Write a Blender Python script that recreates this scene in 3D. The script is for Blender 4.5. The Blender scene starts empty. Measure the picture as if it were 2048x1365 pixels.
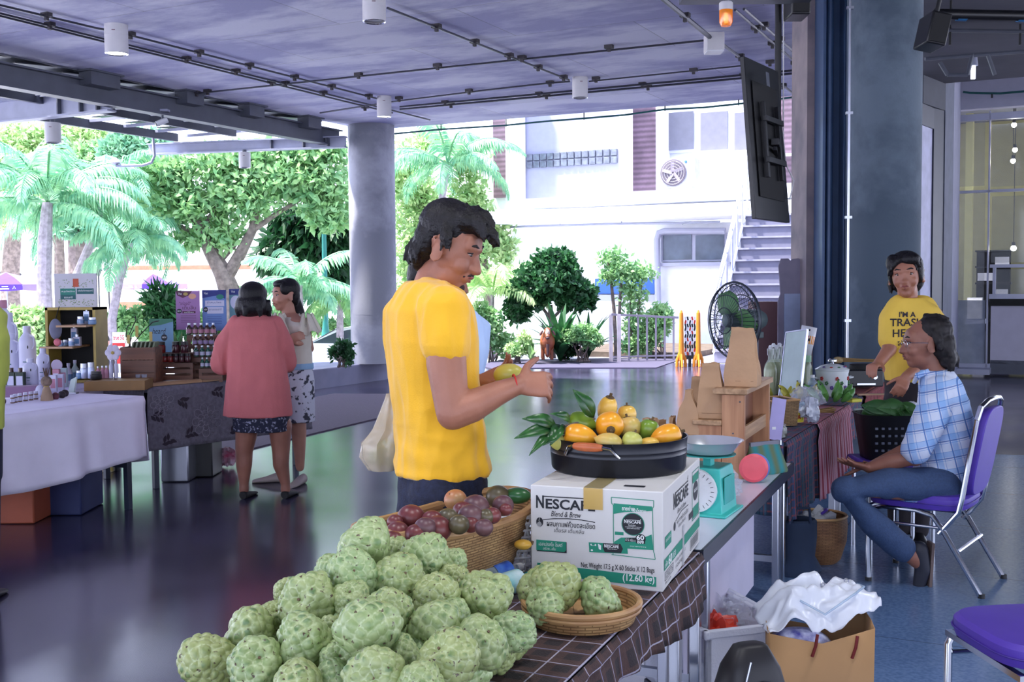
import bpy,math,random
import numpy as np
from math import sin,cos,pi,radians,sqrt
from mathutils import Vector,Matrix,Euler,noise
from mathutils.bvhtree import BVHTree
# ------------------------------------------------------------ camera, sky, sun
SC=bpy.context.scene
COL=SC.collection
CAM_Z=1.52
FPX=2200.0
camd=bpy.data.cameras.new('camera')
camd.sensor_width=36.0
camd.lens=36.0*FPX/2048.0
camd.clip_end=400
cam=bpy.data.objects.new('camera',camd)
COL.objects.link(cam)
CAMM=Matrix.Rotation(radians(90-3.07),4,'X') @ Matrix.Rotation(-0.008,4,'Z')
cam.matrix_world=Matrix.Translation((0,0,CAM_Z)) @ CAMM
SC.camera=cam
SC.view_settings.view_transform='Standard'
SC.view_settings.look='None'
SC.view_settings.gamma=1.0
SC.view_settings.use_curve_mapping=False
SC.view_settings.exposure=0.95
SC.cycles.max_bounces=8
SC.cycles.diffuse_bounces=5
SC.cycles.glossy_bounces=4
SC.cycles.transparent_max_bounces=12
SC.cycles.caustics_reflective=False
SC.cycles.caustics_refractive=False
world=bpy.data.worlds.new('sky')
SC.world=world
world.use_nodes=True
_nt=world.node_tree
_bg=_nt.nodes['Background']
_tc=_nt.nodes.new('ShaderNodeTexCoord')
_sep=_nt.nodes.new('ShaderNodeSeparateXYZ')
_rmp=_nt.nodes.new('ShaderNodeValToRGB')
_nt.links.new(_tc.outputs['Generated'],_sep.inputs[0])
_nt.links.new(_sep.outputs['Z'],_rmp.inputs[0])
_rmp.color_ramp.elements[0].position=0.0
_rmp.color_ramp.elements[0].color=(0.74,0.80,1.0,1)
_rmp.color_ramp.elements[1].position=0.7
_rmp.color_ramp.elements[1].color=(0.60,0.68,1.0,1)
_nt.links.new(_rmp.outputs[0],_bg.inputs['Color'])
_bg.inputs['Strength'].default_value=2.2
sund=bpy.data.lights.new('sun','SUN')
sund.energy=9.0
sund.angle=radians(3)
sund.color=(1.0,0.95,0.88)
sun=bpy.data.objects.new('sun',sund)
COL.objects.link(sun)
sun.rotation_euler=Vector((0.5,0.05,-1.0)).to_track_quat('-Z','Y').to_euler()
# ------------------------------------------------------------ geometry helpers
def ray(px,py):
 return (CAMM.to_3x3() @ Vector(((px-1024)/FPX,-(py-682.5)/FPX,-1.0)))
CP=Vector((0,0,CAM_Z))
def P(px,py,Y):
 d=ray(px,py); return CP+d*(Y/d.y)
def PZ(px,py,z):
 d=ray(px,py); return CP+d*((z-CAM_Z)/d.z)
A_=Vector((0.4524,0.8918,0)); B_=Vector((-0.8918,0.4524,0))
RZA=math.atan2(-A_.x,A_.y)          # building heading
def AB(a,b,z=0.0): return A_*a+B_*b+Vector((0,0,z))
def PA(px,py,a):
 d=ray(px,py); t=(a-CP.dot(A_))/d.dot(A_); p=CP+d*t
 return p
def bz(px,py,a):
 p=PA(px,py,a); return p.dot(B_),p.z
def Rz(a): return Matrix.Rotation(a,4,'Z')
def T(*v): return Matrix.Translation(Vector(v))
def L(c):
 r=[]
 for x in c[:3]:
  x /= 255.0
  r.append(x/12.92 if x <= 0.04045 else ((x+0.055)/1.055) ** 2.4)
 return (r[0],r[1],r[2],1.0)
_mc={}
def mat(name,col,rough=0.6,metal=0.0,var=0.10,scale=6.0,bump=0.0,bscale=40.0,trans=0.0,
  alpha=1.0,spec=0.5,emit=None,es=1.0,sub=0.0,col2=None,sheen=0.0,coords='Object'):
 """procedural material: base colour broken up by noise, optional noise bump"""
 if name in _mc: return _mc[name]
 m=bpy.data.materials.new(name); _mc[name]=m
 m.use_nodes=True
 nt=m.node_tree; N=nt.nodes; K=nt.links
 b=N['Principled BSDF']
 c=L(col)
 tc=N.new('ShaderNodeTexCoord')
 ns=N.new('ShaderNodeTexNoise'); ns.inputs['Scale'].default_value=scale
 ns.inputs['Detail'].default_value=4
 K.new(tc.outputs[coords],ns.inputs['Vector'])
 rp=N.new('ShaderNodeValToRGB')
 c2=L(col2) if col2 else tuple(min(1,x*(1+var)) for x in c[:3])+(1,)
 c1=c if col2 else tuple(x*(1-var) for x in c[:3])+(1,)
 rp.color_ramp.elements[0].position=0.35; rp.color_ramp.elements[0].color=c1
 rp.color_ramp.elements[1].position=0.65; rp.color_ramp.elements[1].color=c2
 K.new(ns.outputs['Fac'],rp.inputs[0])
 K.new(rp.outputs[0],b.inputs['Base Color'])
 b.inputs['Roughness'].default_value=rough
 b.inputs['Metallic'].default_value=metal
 b.inputs['Specular IOR Level'].default_value=spec
 b.inputs['Transmission Weight'].default_value=trans
 b.inputs['Alpha'].default_value=alpha
 if sub: b.inputs['Subsurface Weight'].default_value=sub; b.inputs['Subsurface Radius'].default_value=(0.02,0.008,0.004)
 if sheen: b.inputs['Sheen Weight'].default_value=sheen
 if emit:
  b.inputs['Emission Color'].default_value=L(emit); b.inputs['Emission Strength'].default_value=es
 if bump:
  n2=N.new('ShaderNodeTexNoise'); n2.inputs['Scale'].default_value=bscale; n2.inputs['Detail'].default_value=3
  K.new(tc.outputs[coords],n2.inputs['Vector'])
  bp=N.new('ShaderNodeBump'); bp.inputs['Strength'].default_value=bump; bp.inputs['Distance'].default_value=0.01
  K.new(n2.outputs['Fac'],bp.inputs['Height']); K.new(bp.outputs[0],b.inputs['Normal'])
 return m
def nodes(m):
 nt=m.node_tree
 return nt,nt.nodes,nt.links,nt.nodes['Principled BSDF']
def film(name,col,alpha,rough=0.15,bump=0.3):
 return mat(name,col,rough,alpha=alpha,bump=bump,bscale=18,spec=0.8)
class MB:
 """collects shapes, builds them as one mesh"""
 def __init__(s): s.v=[]; s.f=[]; s.m=[]; s.mi=0
 def add(s,vs,fs,M=None):
  o=len(s.v)
  if M is not None: vs=[M @ Vector(v) for v in vs]
  s.v += [tuple(v) for v in vs]
  s.f += [tuple(o+i for i in f) for f in fs]
  s.m += [s.mi]*len(fs); return s
 def box(s,c,d,M=None,rz=0):
  x,y,z=d[0]/2,d[1]/2,d[2]/2
  vs=[(i*x,j*y,k*z) for k in (-1,1) for j in (-1,1) for i in (-1,1)]
  X=T(*c) @ Rz(rz)
  if M is not None: X=M @ X
  return s.add(vs,[(0,2,3,1),(4,5,7,6),(0,1,5,4),(2,6,7,3),(0,4,6,2),(1,3,7,5)],X)
 def bar(s,p,q,w,h,up=(0,0,1)):
  p=Vector(p); q=Vector(q); d=(q-p); l=d.length; d.normalize()
  up=Vector(up)
  if abs(d.dot(up)) >0.99: up=Vector((1,0,0))
  x=d.cross(up).normalized(); z=x.cross(d)
  M=Matrix(((x.x,d.x,z.x,0),(x.y,d.y,z.y,0),(x.z,d.z,z.z,0),(0,0,0,1)))
  return s.box((0,0,0),(w,l,h),T(*((p+q)/2)) @ M)
 def loft(s,rings,cap=True,M=None,close=False):
  n=len(rings[0]); vs=[p for r in rings for p in r]; fs=[]
  R=len(rings)
  for i in range(R-1+(1 if close else 0)):
   a=i*n; b=((i+1) % R)*n
   for j in range(n):
    k=(j+1) % n; fs.append((a+j,a+k,b+k,b+j))
  if cap and not close:
   fs.append(tuple(range(n-1,-1,-1))); fs.append(tuple((R-1)*n+j for j in range(n)))
  return s.add(vs,fs,M)
 def tube(s,pts,r,n=8,cap=True,M=None,close=False):
  pts=[Vector(p) for p in pts]
  if not isinstance(r,(list,tuple)): r=[r]*len(pts)
  rings=[]; last=None; m=len(pts)
  for i,p in enumerate(pts):
   if close: d=pts[(i+1) % m]-pts[i-1]
   else: d=pts[min(i+1,m-1)]-pts[max(i-1,0)]
   if d.length <1e-9: d=Vector((0,0,1))
   d.normalize()
   if last is None:
    u=Vector((0,0,1)) if abs(d.z) <0.9 else Vector((1,0,0))
   else: u=last
   x=d.cross(u)
   if x.length <1e-6: x=d.orthogonal()
   x.normalize(); y=x.cross(d); last=y
   rings.append([p+(x*cos(2*pi*j/n)+y*sin(2*pi*j/n))*r[i] for j in range(n)])
  return s.loft(rings,cap,M,close)
 def cyl(s,p,q,r0,r1=None,n=16,cap=True,M=None):
  return s.tube([p,q],[r0,r0 if r1 is None else r1],n,cap,M)
 def lathe(s,prof,n=24,M=None,c=(0,0,0),cap=True,sx=1,sy=1):
  rings=[[(c[0]+r*sx*cos(2*pi*j/n),c[1]+r*sy*sin(2*pi*j/n),c[2]+z) for j in range(n)] for r,z in prof]
  return s.loft(rings,cap,M)
 def ball(s,c,r,nu=16,nv=10,M=None):
  if not isinstance(r,(tuple,list,Vector)): r=(r,r,r)
  X=T(*c)
  if M is not None: X=X @ M if M.to_translation().length <1e-9 else M @ X
  vs=[(0,0,-r[2])]
  for i in range(1,nv):
   t=pi*i/nv
   for j in range(nu):
    vs.append((r[0]*sin(t)*cos(2*pi*j/nu),r[1]*sin(t)*sin(2*pi*j/nu),-r[2]*cos(t)))
  vs.append((0,0,r[2])); fs=[]
  for j in range(nu):
   k=(j+1) % nu
   fs.append((0,1+k,1+j)); t=1+(nv-2)*nu
   fs.append((t+j,t+k,len(vs)-1))
   for i in range(nv-2):
    a=1+i*nu; fs.append((a+j,a+k,a+nu+k,a+nu+j))
  return s.add(vs,fs,X)
 def prism(s,poly,z0,z1,M=None):
  n=len(poly)
  vs=[(x,y,z0) for x,y in poly]+[(x,y,z1) for x,y in poly]
  fs=[tuple(range(n-1,-1,-1)),tuple(range(n,2*n))]+[(i,(i+1) % n,n+(i+1) % n,n+i) for i in range(n)]
  return s.add(vs,fs,M)
 def grid(s,fn,nu,nv,M=None):
  vs=[fn(i/nu,j/nv) for j in range(nv+1) for i in range(nu+1)]
  fs=[(j*(nu+1)+i,j*(nu+1)+i+1,(j+1)*(nu+1)+i+1,(j+1)*(nu+1)+i) for j in range(nv) for i in range(nu)]
  return s.add(vs,fs,M)
 def build(s,name,m,parent=None,smooth=True,world=False,loc=None,rz=0,bev=0,thick=0,sub=0,ang=35):
  me=bpy.data.meshes.new(name)
  vs=s.v
  X=None
  if world and parent is not None:
   Mx=Matrix.Identity(4); p=parent; ch=[]
   while p: ch.append(p); p=p.parent
   for p in reversed(ch): Mx=Mx @ p.matrix_basis
   X=Mx.inverted()
  if parent is None and loc is None and not world:
   loc=(0,0,0)
  if parent is None and world:
   a=np.array(vs); loc=((a[:,0].min()+a[:,0].max())/2,(a[:,1].min()+a[:,1].max())/2,a[:,2].min())
   X=T(-loc[0],-loc[1],-loc[2])
  if X is not None: vs=[tuple(X @ Vector(v)) for v in vs]
  me.from_pydata(vs,[],s.f)
  ms=m if isinstance(m,(list,tuple)) else [m]
  for q in ms: me.materials.append(q)
  if len(ms) >1: me.polygons.foreach_set('material_index',s.m)
  me.update()
  o=bpy.data.objects.new(name,me); COL.objects.link(o)
  if loc is not None: o.location=loc
  o.rotation_euler.z=rz
  if parent is not None: o.parent=parent
  if smooth:
   me.polygons.foreach_set('use_smooth',[True]*len(me.polygons))
   try: me.set_sharp_from_angle(angle=radians(ang))
   except Exception: pass
  if thick:
   q=o.modifiers.new('solid','SOLIDIFY'); q.thickness=thick; q.offset=0
  if bev:
   q=o.modifiers.new('bevel','BEVEL'); q.width=bev; q.segments=2; q.limit_method='ANGLE'
  if sub:
   q=o.modifiers.new('subd','SUBSURF'); q.levels=sub; q.render_levels=sub
  return o
def tag(o,label=None,cat=None,group=None,kind=None):
 if label: o['label']=label
 if cat: o['category']=cat
 if group: o['group']=group
 if kind: o['kind']=kind
 return o
def thing(name,label,cat,loc=(0,0,0),rz=0,group=None):
 o=bpy.data.objects.new(name,None); COL.objects.link(o)
 o.empty_display_size=0.1
 o.location=loc; o.rotation_euler=(0,0,rz)
 return tag(o,label,cat,group)
def kids(o): return [c for c in COL.objects if c.parent == o]
def copy_tree(o,loc=None,rz=None,label=None,scale=None,group=None,parent=None):
 c=o.copy(); COL.objects.link(c)
 if parent: c.parent=parent
 if loc is not None: c.location=loc
 if rz is not None: c.rotation_euler.z=rz
 if label: c['label']=label
 if group: c['group']=group
 if scale: c.scale=(scale,scale,scale) if not isinstance(scale,(tuple,list)) else scale
 for ch in [k for k in bpy.data.objects if k.parent == o]: copy_tree(ch,parent=c)
 return c
def npmesh(name,V_,F_,m,parent=None,loc=(0,0,0),smooth=False):
 """V_ (N,3) array, F_ (M,4) or (M,3) index array"""
 me=bpy.data.meshes.new(name); k=F_.shape[1]
 me.vertices.add(len(V_)); me.vertices.foreach_set('co',V_.astype(np.float32).ravel())
 me.loops.add(F_.size); me.loops.foreach_set('vertex_index',F_.astype(np.int32).ravel())
 me.polygons.add(len(F_)); me.polygons.foreach_set('loop_start',np.arange(0,F_.size,k,dtype=np.int32))
 me.polygons.foreach_set('loop_total',np.full(len(F_),k,dtype=np.int32))
 if smooth: me.polygons.foreach_set('use_smooth',[True]*len(F_))
 me.update(calc_edges=True); me.validate()
 for q in (m if isinstance(m,(list,tuple)) else [m]): me.materials.append(q)
 o=bpy.data.objects.new(name,me); COL.objects.link(o); o.location=loc
 if parent is not None: o.parent=parent
 return o
def text(s,size,font=None,align='CENTER',bold=0.0,shear=0.0,sx=1.0):
 """text as a flat mesh MB in the xy plane, centred on its baseline"""
 cu=bpy.data.curves.new('t','FONT'); cu.body=s; cu.size=size; cu.align_x=align
 cu.offset=bold; cu.shear=shear; cu.resolution_u=3
 o=bpy.data.objects.new('t',cu); COL.objects.link(o)
 dg=bpy.context.evaluated_depsgraph_get(); dg.update()
 me=bpy.data.meshes.new_from_object(o.evaluated_get(dg))
 mb=MB(); mb.add([(v.co.x*sx,v.co.y,0) for v in me.vertices],[tuple(p.vertices) for p in me.polygons])
 bpy.data.objects.remove(o); bpy.data.curves.remove(cu); bpy.data.meshes.remove(me)
 return mb
def put(mb,src,M):
 """merge src MB into mb through M"""
 mi=mb.mi
 return mb.add(src.v,src.f,M)
def flatM(o,xdir,ydir):
 """matrix that carries the xy plane to origin o with axes xdir, ydir"""
 x=Vector(xdir).normalized(); y=Vector(ydir).normalized(); z=x.cross(y)
 return Matrix(((x.x,y.x,z.x,o[0]),(x.y,y.y,z.y,o[1]),(x.z,y.z,z.z,o[2]),(0,0,0,1)))
def remesh(mb,vox,smooth=3,disp=None):
 """union of the collected closed shapes as one continuous skin -> MB"""
 me=bpy.data.meshes.new('r'); me.from_pydata(mb.v,[],mb.f)
 o=bpy.data.objects.new('r',me); COL.objects.link(o)
 q=o.modifiers.new('r','REMESH'); q.mode='VOXEL'; q.voxel_size=vox
 if smooth:
  q=o.modifiers.new('s','SMOOTH'); q.factor=0.5; q.iterations=smooth
 dg=bpy.context.evaluated_depsgraph_get(); dg.update()
 m2=bpy.data.meshes.new_from_object(o.evaluated_get(dg))
 n=len(m2.vertices); co=np.empty(n*3,np.float32); m2.vertices.foreach_get('co',co); co=co.reshape(n,3)
 if disp is not None:
  no=np.empty(n*3,np.float32); m2.vertices.foreach_get('normal',no); no=no.reshape(n,3)
  d=np.array([disp(Vector(c)) for c in co.tolist()],np.float32)
  co=co+no*d[:,None]
 r=MB(); r.v=[tuple(c) for c in co.tolist()]; r.f=[tuple(p.vertices) for p in m2.polygons]; r.m=[0]*len(r.f)
 bpy.data.objects.remove(o); bpy.data.meshes.remove(me); bpy.data.meshes.remove(m2)
 return r
def S(o): o['kind']='structure'; return o
# ------------------------------------------------------------ shared materials
M={}
M['steel']=mat('brushed steel',(175,178,190),0.28,0.9,var=0.05)
M['chrome']=mat('chrome',(200,203,210),0.15,1.0,var=0.03)
M['black']=mat('black plastic',(22,22,26),0.4,var=0.1)
M['blackmatte']=mat('black matte',(16,16,18),0.75,var=0.1)
M['white']=mat('white plastic',(225,226,230),0.35,var=0.03)
M['cream']=mat('cream enamel',(205,203,205),0.45,var=0.04)
M['grey_steel']=mat('grey painted steel',(84,88,100),0.45,0.0,var=0.08)
M['light_steel']=mat('light painted steel',(160,164,185),0.45,0.0,var=0.06)
M['kraft']=mat('kraft paper',(186,148,112),0.75,var=0.07,bump=0.25,bscale=25)
M['glass']=mat('clear glass',(235,240,245),0.04,trans=0.0,alpha=0.18,spec=1.0,var=0.01)
M['bark']=mat('bark',(110,98,92),0.9,var=0.35,scale=9,bump=0.8,bscale=14)
def wood(name,c1,c2,rough=0.5,scale=3.0,axis='X',ws=22.0):
 m=mat(name,c1,rough,col2=c2,scale=scale)
 nt,N,K,b=nodes(m)
 ns=[n for n in N if n.type == 'TEX_NOISE'][0]; tc=[n for n in N if n.type == 'TEX_COORD'][0]
 mp=N.new('ShaderNodeMapping')
 mp.inputs['Scale'].default_value={'X': (0.6,ws/2,ws/2),'Y': (ws/2,0.6,ws/2),'Z': (ws/2,ws/2,0.6)}[axis]
 K.new(tc.outputs['Object'],mp.inputs[0]); K.new(mp.outputs[0],ns.inputs['Vector'])
 return m
M['pine']=wood('pine',(196,146,108),(160,110,78),axis='Z')
M['pinex']=wood('pine lying',(196,158,120),(156,120,88),axis='X')
M['darkwood']=wood('brown crate wood',(116,72,50),(82,50,36),axis='X')
def floor_mat():
 m=mat('polished floor',(44,42,62),0.16,col2=(64,60,86),scale=0.9)
 nt,N,K,b=nodes(m)
 tc=[n for n in N if n.type == 'TEX_COORD'][0]
 sp=N.new('ShaderNodeTexNoise'); sp.inputs['Scale'].default_value=90; sp.inputs['Detail'].default_value=2
 K.new(tc.outputs['Object'],sp.inputs['Vector'])
 base=b.inputs['Base Color'].links[0].from_socket
 mx=N.new('ShaderNodeMixRGB'); mx.blend_type='OVERLAY'; mx.inputs[0].default_value=0.35
 K.new(base,mx.inputs[1]); K.new(sp.outputs['Fac'],mx.inputs[2])
 mp=N.new('ShaderNodeMapping'); K.new(tc.outputs['Object'],mp.inputs[0])
 br=N.new('ShaderNodeTexBrick'); br.offset=0.0; br.squash=1.0
 br.inputs['Scale'].default_value=1.0; br.inputs['Brick Width'].default_value=2.4; br.inputs['Row Height'].default_value=2.4
 br.inputs['Mortar Size'].default_value=0.006; br.inputs['Mortar Smooth'].default_value=0.0
 br.inputs['Color1'].default_value=(1,1,1,1); br.inputs['Color2'].default_value=(0.88,0.88,0.9,1); br.inputs['Mortar'].default_value=(0.45,0.45,0.48,1)
 K.new(mp.outputs[0],br.inputs['Vector'])
 m2=N.new('ShaderNodeMixRGB'); m2.blend_type='MULTIPLY'; m2.inputs[0].default_value=1
 K.new(mx.outputs[0],m2.inputs[1]); K.new(br.outputs['Color'],m2.inputs[2]); K.new(m2.outputs[0],b.inputs['Base Color'])
 rn=N.new('ShaderNodeTexNoise'); rn.inputs['Scale'].default_value=1.6; rn.inputs['Detail'].default_value=6
 K.new(tc.outputs['Object'],rn.inputs['Vector'])
 mr=N.new('ShaderNodeMapRange'); mr.inputs['From Min'].default_value=0.3; mr.inputs['From Max'].default_value=0.7
 mr.inputs['To Min'].default_value=0.15; mr.inputs['To Max'].default_value=0.21
 K.new(rn.outputs['Fac'],mr.inputs[0]); K.new(mr.outputs[0],b.inputs['Roughness'])
 bp=N.new('ShaderNodeBump'); bp.inputs['Strength'].default_value=0.015; bp.inputs['Distance'].default_value=0.01
 K.new(rn.outputs['Fac'],bp.inputs['Height']); K.new(bp.outputs[0],b.inputs['Normal'])
 b.inputs['Specular IOR Level'].default_value=0.5; b.inputs['IOR'].default_value=2.6
 return m
M['floor']=floor_mat()
def tile_mat():
 m=mat('speckled stone tile',(92,120,158),0.22,col2=(112,140,178),scale=60)
 nt,N,K,b=nodes(m)
 tc=[n for n in N if n.type == 'TEX_COORD'][0]
 base=b.inputs['Base Color'].links[0].from_socket
 br=N.new('ShaderNodeTexBrick'); br.offset=0.0
 br.inputs['Scale'].default_value=1.0; br.inputs['Brick Width'].default_value=1.2; br.inputs['Row Height'].default_value=1.2
 br.inputs['Mortar Size'].default_value=0.004
 br.inputs['Color1'].default_value=(1,1,1,1); br.inputs['Color2'].default_value=(0.9,0.9,0.92,1); br.inputs['Mortar'].default_value=(0.5,0.5,0.5,1)
 K.new(tc.outputs['Object'],br.inputs['Vector'])
 m2=N.new('ShaderNodeMixRGB'); m2.blend_type='MULTIPLY'; m2.inputs[0].default_value=1
 K.new(base,m2.inputs[1]); K.new(br.outputs['Color'],m2.inputs[2]); K.new(m2.outputs[0],b.inputs['Base Color'])
 return m
M['tile']=tile_mat()
def ceil_mat(name='fair-faced concrete',c1=(178,180,222),c2=(232,234,255),seams=True):
 m=mat(name,c1,0.8,col2=c2,scale=0.8,bump=0.2,bscale=30)
 nt,N,K,b=nodes(m)
 tc=[n for n in N if n.type == 'TEX_COORD'][0]
 ns=[n for n in N if n.type == 'TEX_NOISE'][0]; ns.inputs['Detail'].default_value=9; ns.inputs['Roughness'].default_value=0.62
 r_=[n for n in N if n.type == 'VALTORGB'][0].color_ramp.elements; r_[0].position=.44; r_[1].position=.57
 mp=N.new('ShaderNodeMapping'); mp.inputs['Scale'].default_value=(0.7,1.6,1.0)
 K.new(tc.outputs['Object'],mp.inputs[0]); K.new(mp.outputs[0],ns.inputs['Vector'])
 if seams:
  base=b.inputs['Base Color'].links[0].from_socket
  br=N.new('ShaderNodeTexBrick'); br.offset=0.5
  br.inputs['Scale'].default_value=1.0; br.inputs['Brick Width'].default_value=2.44; br.inputs['Row Height'].default_value=1.22
  br.inputs['Mortar Size'].default_value=0.006
  br.inputs['Color1'].default_value=(1,1,1,1); br.inputs['Color2'].default_value=(0.86,0.86,0.87,1); br.inputs['Mortar'].default_value=(0.55,0.55,0.55,1)
  K.new(tc.outputs['Object'],br.inputs['Vector'])
  m2=N.new('ShaderNodeMixRGB'); m2.blend_type='MULTIPLY'; m2.inputs[0].default_value=0.8
  K.new(base,m2.inputs[1]); K.new(br.outputs['Color'],m2.inputs[2]); K.new(m2.outputs[0],b.inputs['Base Color'])
 return m
M['ceil']=ceil_mat()
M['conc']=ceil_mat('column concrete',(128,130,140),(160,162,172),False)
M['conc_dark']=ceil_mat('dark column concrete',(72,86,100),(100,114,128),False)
M['wall']=mat('white render',(236,238,244),0.8,var=0.03,bump=0.05)
M['leaf']=None
def leafm(name,c1,c2):
 m=mat(name,c1,0.5,col2=c2,scale=5.0)
 nt,N,K,b=nodes(m)
 ns=[n for n in N if n.type == 'TEX_NOISE'][0]; ns.inputs['Detail'].default_value=8
 out=N['Material Output']; tr=N.new('ShaderNodeBsdfTranslucent'); mx=N.new('ShaderNodeMixShader'); mx.inputs[0].default_value=0.35
 K.new(b.inputs['Base Color'].links[0].from_socket,tr.inputs['Color'])
 K.new(b.outputs[0],mx.inputs[1]); K.new(tr.outputs[0],mx.inputs[2]); K.new(mx.outputs[0],out.inputs['Surface'])
 return m
# ------------------------------------------------------------ floor, ceiling, columns, beams
ZC=3.93
def abpoly(pts): return [(-b,a) for a,b in pts]
def slab(name,pts,z0,z1,m):
 mb=MB(); mb.prism(abpoly(pts)[::-1],z0,z1)
 o=mb.build(name,m,smooth=False,loc=(0,0,0),rz=RZA); return S(o)
slab('floor',[(-9,-4.0),(-9,13.5),(15.2,13.5),(19.5,9.0),(19.5,-14),(-9,-14)],-0.25,0.0,M['floor'])
pts=[PZ(1180,1640,0),PZ(1412,1150,0),PZ(1500,1000,0),PZ(1560,905,0),PZ(1760,905,0),PZ(2200,915,0),PZ(2700,1640,0)]
slab('floor_tile',[(p.dot(A_),p.dot(B_)) for p in pts],0.0,0.004,M['tile'])
slab('ceiling',[(-5,0.9),(-5,20),(11.6,20),(7.45,9.93),(14.6,9.93),(14.68,2.1),(8,1.15)],ZC,ZC+0.35,M['ceil'])  # left wing past the beam is an unseen addition darkening the floor reflections
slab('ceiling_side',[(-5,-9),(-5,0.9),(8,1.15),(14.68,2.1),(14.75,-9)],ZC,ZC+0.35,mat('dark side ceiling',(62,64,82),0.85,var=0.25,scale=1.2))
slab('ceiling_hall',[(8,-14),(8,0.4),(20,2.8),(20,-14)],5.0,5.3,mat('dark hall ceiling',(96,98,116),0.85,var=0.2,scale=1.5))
def column(px0,px1,py,Y,name,label,m,z0=0,z1=ZC,n=48):
 a=P(px0,py,Y); b=P(px1,py,Y); c=(a+b)/2; r=(b-a).length/2
 t=thing(name,label,'column',(c.x,c.y+r*0.0,z0))
 mb=MB(); mb.lathe([(r,0),(r,z1-z0)],n); mb.build('shaft',m,t)
 mb=MB(); mb.lathe([(r+0.004,0),(r+0.004,0.05)],n)
 for h in (0.75,2.0): mb.lathe([(r+0.0015,h),(r+0.0015,h+0.006)],n)
 mb.build('form_ring',m,t)
 return t,r
t,r=column(701,793,600,17.0,'concrete_column','round grey concrete column standing on the kerb behind the customers',M['conc'],0.29)
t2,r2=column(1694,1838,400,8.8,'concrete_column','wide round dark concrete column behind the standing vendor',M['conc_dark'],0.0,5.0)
mb=MB()
for y0 in (0.35,):
 p=P(1697,400,8.55)-Vector(t2.location)
 mb.tube([(p.x,p.y,0.9),(p.x,p.y,4.6)],0.009,8)
 for z in np.arange(1.2,4.5,0.8): mb.box((p.x,p.y,z),(0.05,0.03,0.02))
mb.build('conduit',M['steel'],t2)
p0=P(1637,500,9.0); p1=P(1692,500,9.0)
t=thing('steel_column','blue-grey painted steel column beside the wide concrete column','column',((p0.x+p1.x)/2,9.1,0))
w=p1.x-p0.x
ms=mat('blue painted steel',(54,76,110),0.4,0.2,var=0.12)
MB().box((-w*0.38,0,2.5),(0.025,0.3,5)).build('flange',ms,t,bev=0.003)
MB().box((w*0.38,0,2.5),(0.025,0.3,5)).build('flange',ms,t,bev=0.003)
MB().box((0,0,2.5),(w*0.8,0.03,5)).build('web',ms,t)
mb=MB(); mb.tube([(-0.03,-0.1,0),(-0.03,-0.1,5)],0.03,12); mb.build('drain_pipe',ms,t)
p2=P(1606,500,9.3); p3=P(1636,500,9.3)
tf=S(MB().box(((p2.x+p3.x)/2 ,9.45,2.5),(p3.x-p2.x,0.5,5)).build('wall_end',mat('wall end concrete',(146,132,134),0.75,col2=(112,104,112),scale=3),world=True,smooth=False))
S(MB().box((p3.x+0.012,9.2,2.5),(0.022,0.05,5)).build('trim_red',mat('red oxide strip',(110,44,40),0.6),world=True,smooth=False))
def ibeam(mb,p,q,h,w,t=0.02):
 p=Vector(p); q=Vector(q); z=Vector((0,0,1))
 mb.bar(p,q,t,h); mb.bar(p+z*(h/2),q+z*(h/2),w,t); mb.bar(p-z*(h/2),q-z*(h/2),w,t)
t=thing('roof_beam','long grey steel beam under the slab edge, running to the round column','beam',AB(5,9.95,3.6))
mb=MB(); ibeam(mb,AB(-4,9.95,3.715),AB(13.85,9.95,3.715),0.23,0.16); mb.build('beam',M['grey_steel'],t,world=True,smooth=False)
for px,w in ((160,.42),(338,.3),(460,.3),(575,.3),(682,.2)):
 q=PZ(px,130+px*0.205,3.86); q=AB(q.dot(A_),9.86,3.85)
 mb=MB(); mb.box((0,0,0),(0.2,w,0.17),T(*q) @ Rz(RZA)); mb.box((0,0,0.07),(0.26,w+.08,0.02),T(*q) @ Rz(RZA))
 mb.build('hanger_block',M['grey_steel'],t,world=True,smooth=False)
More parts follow.
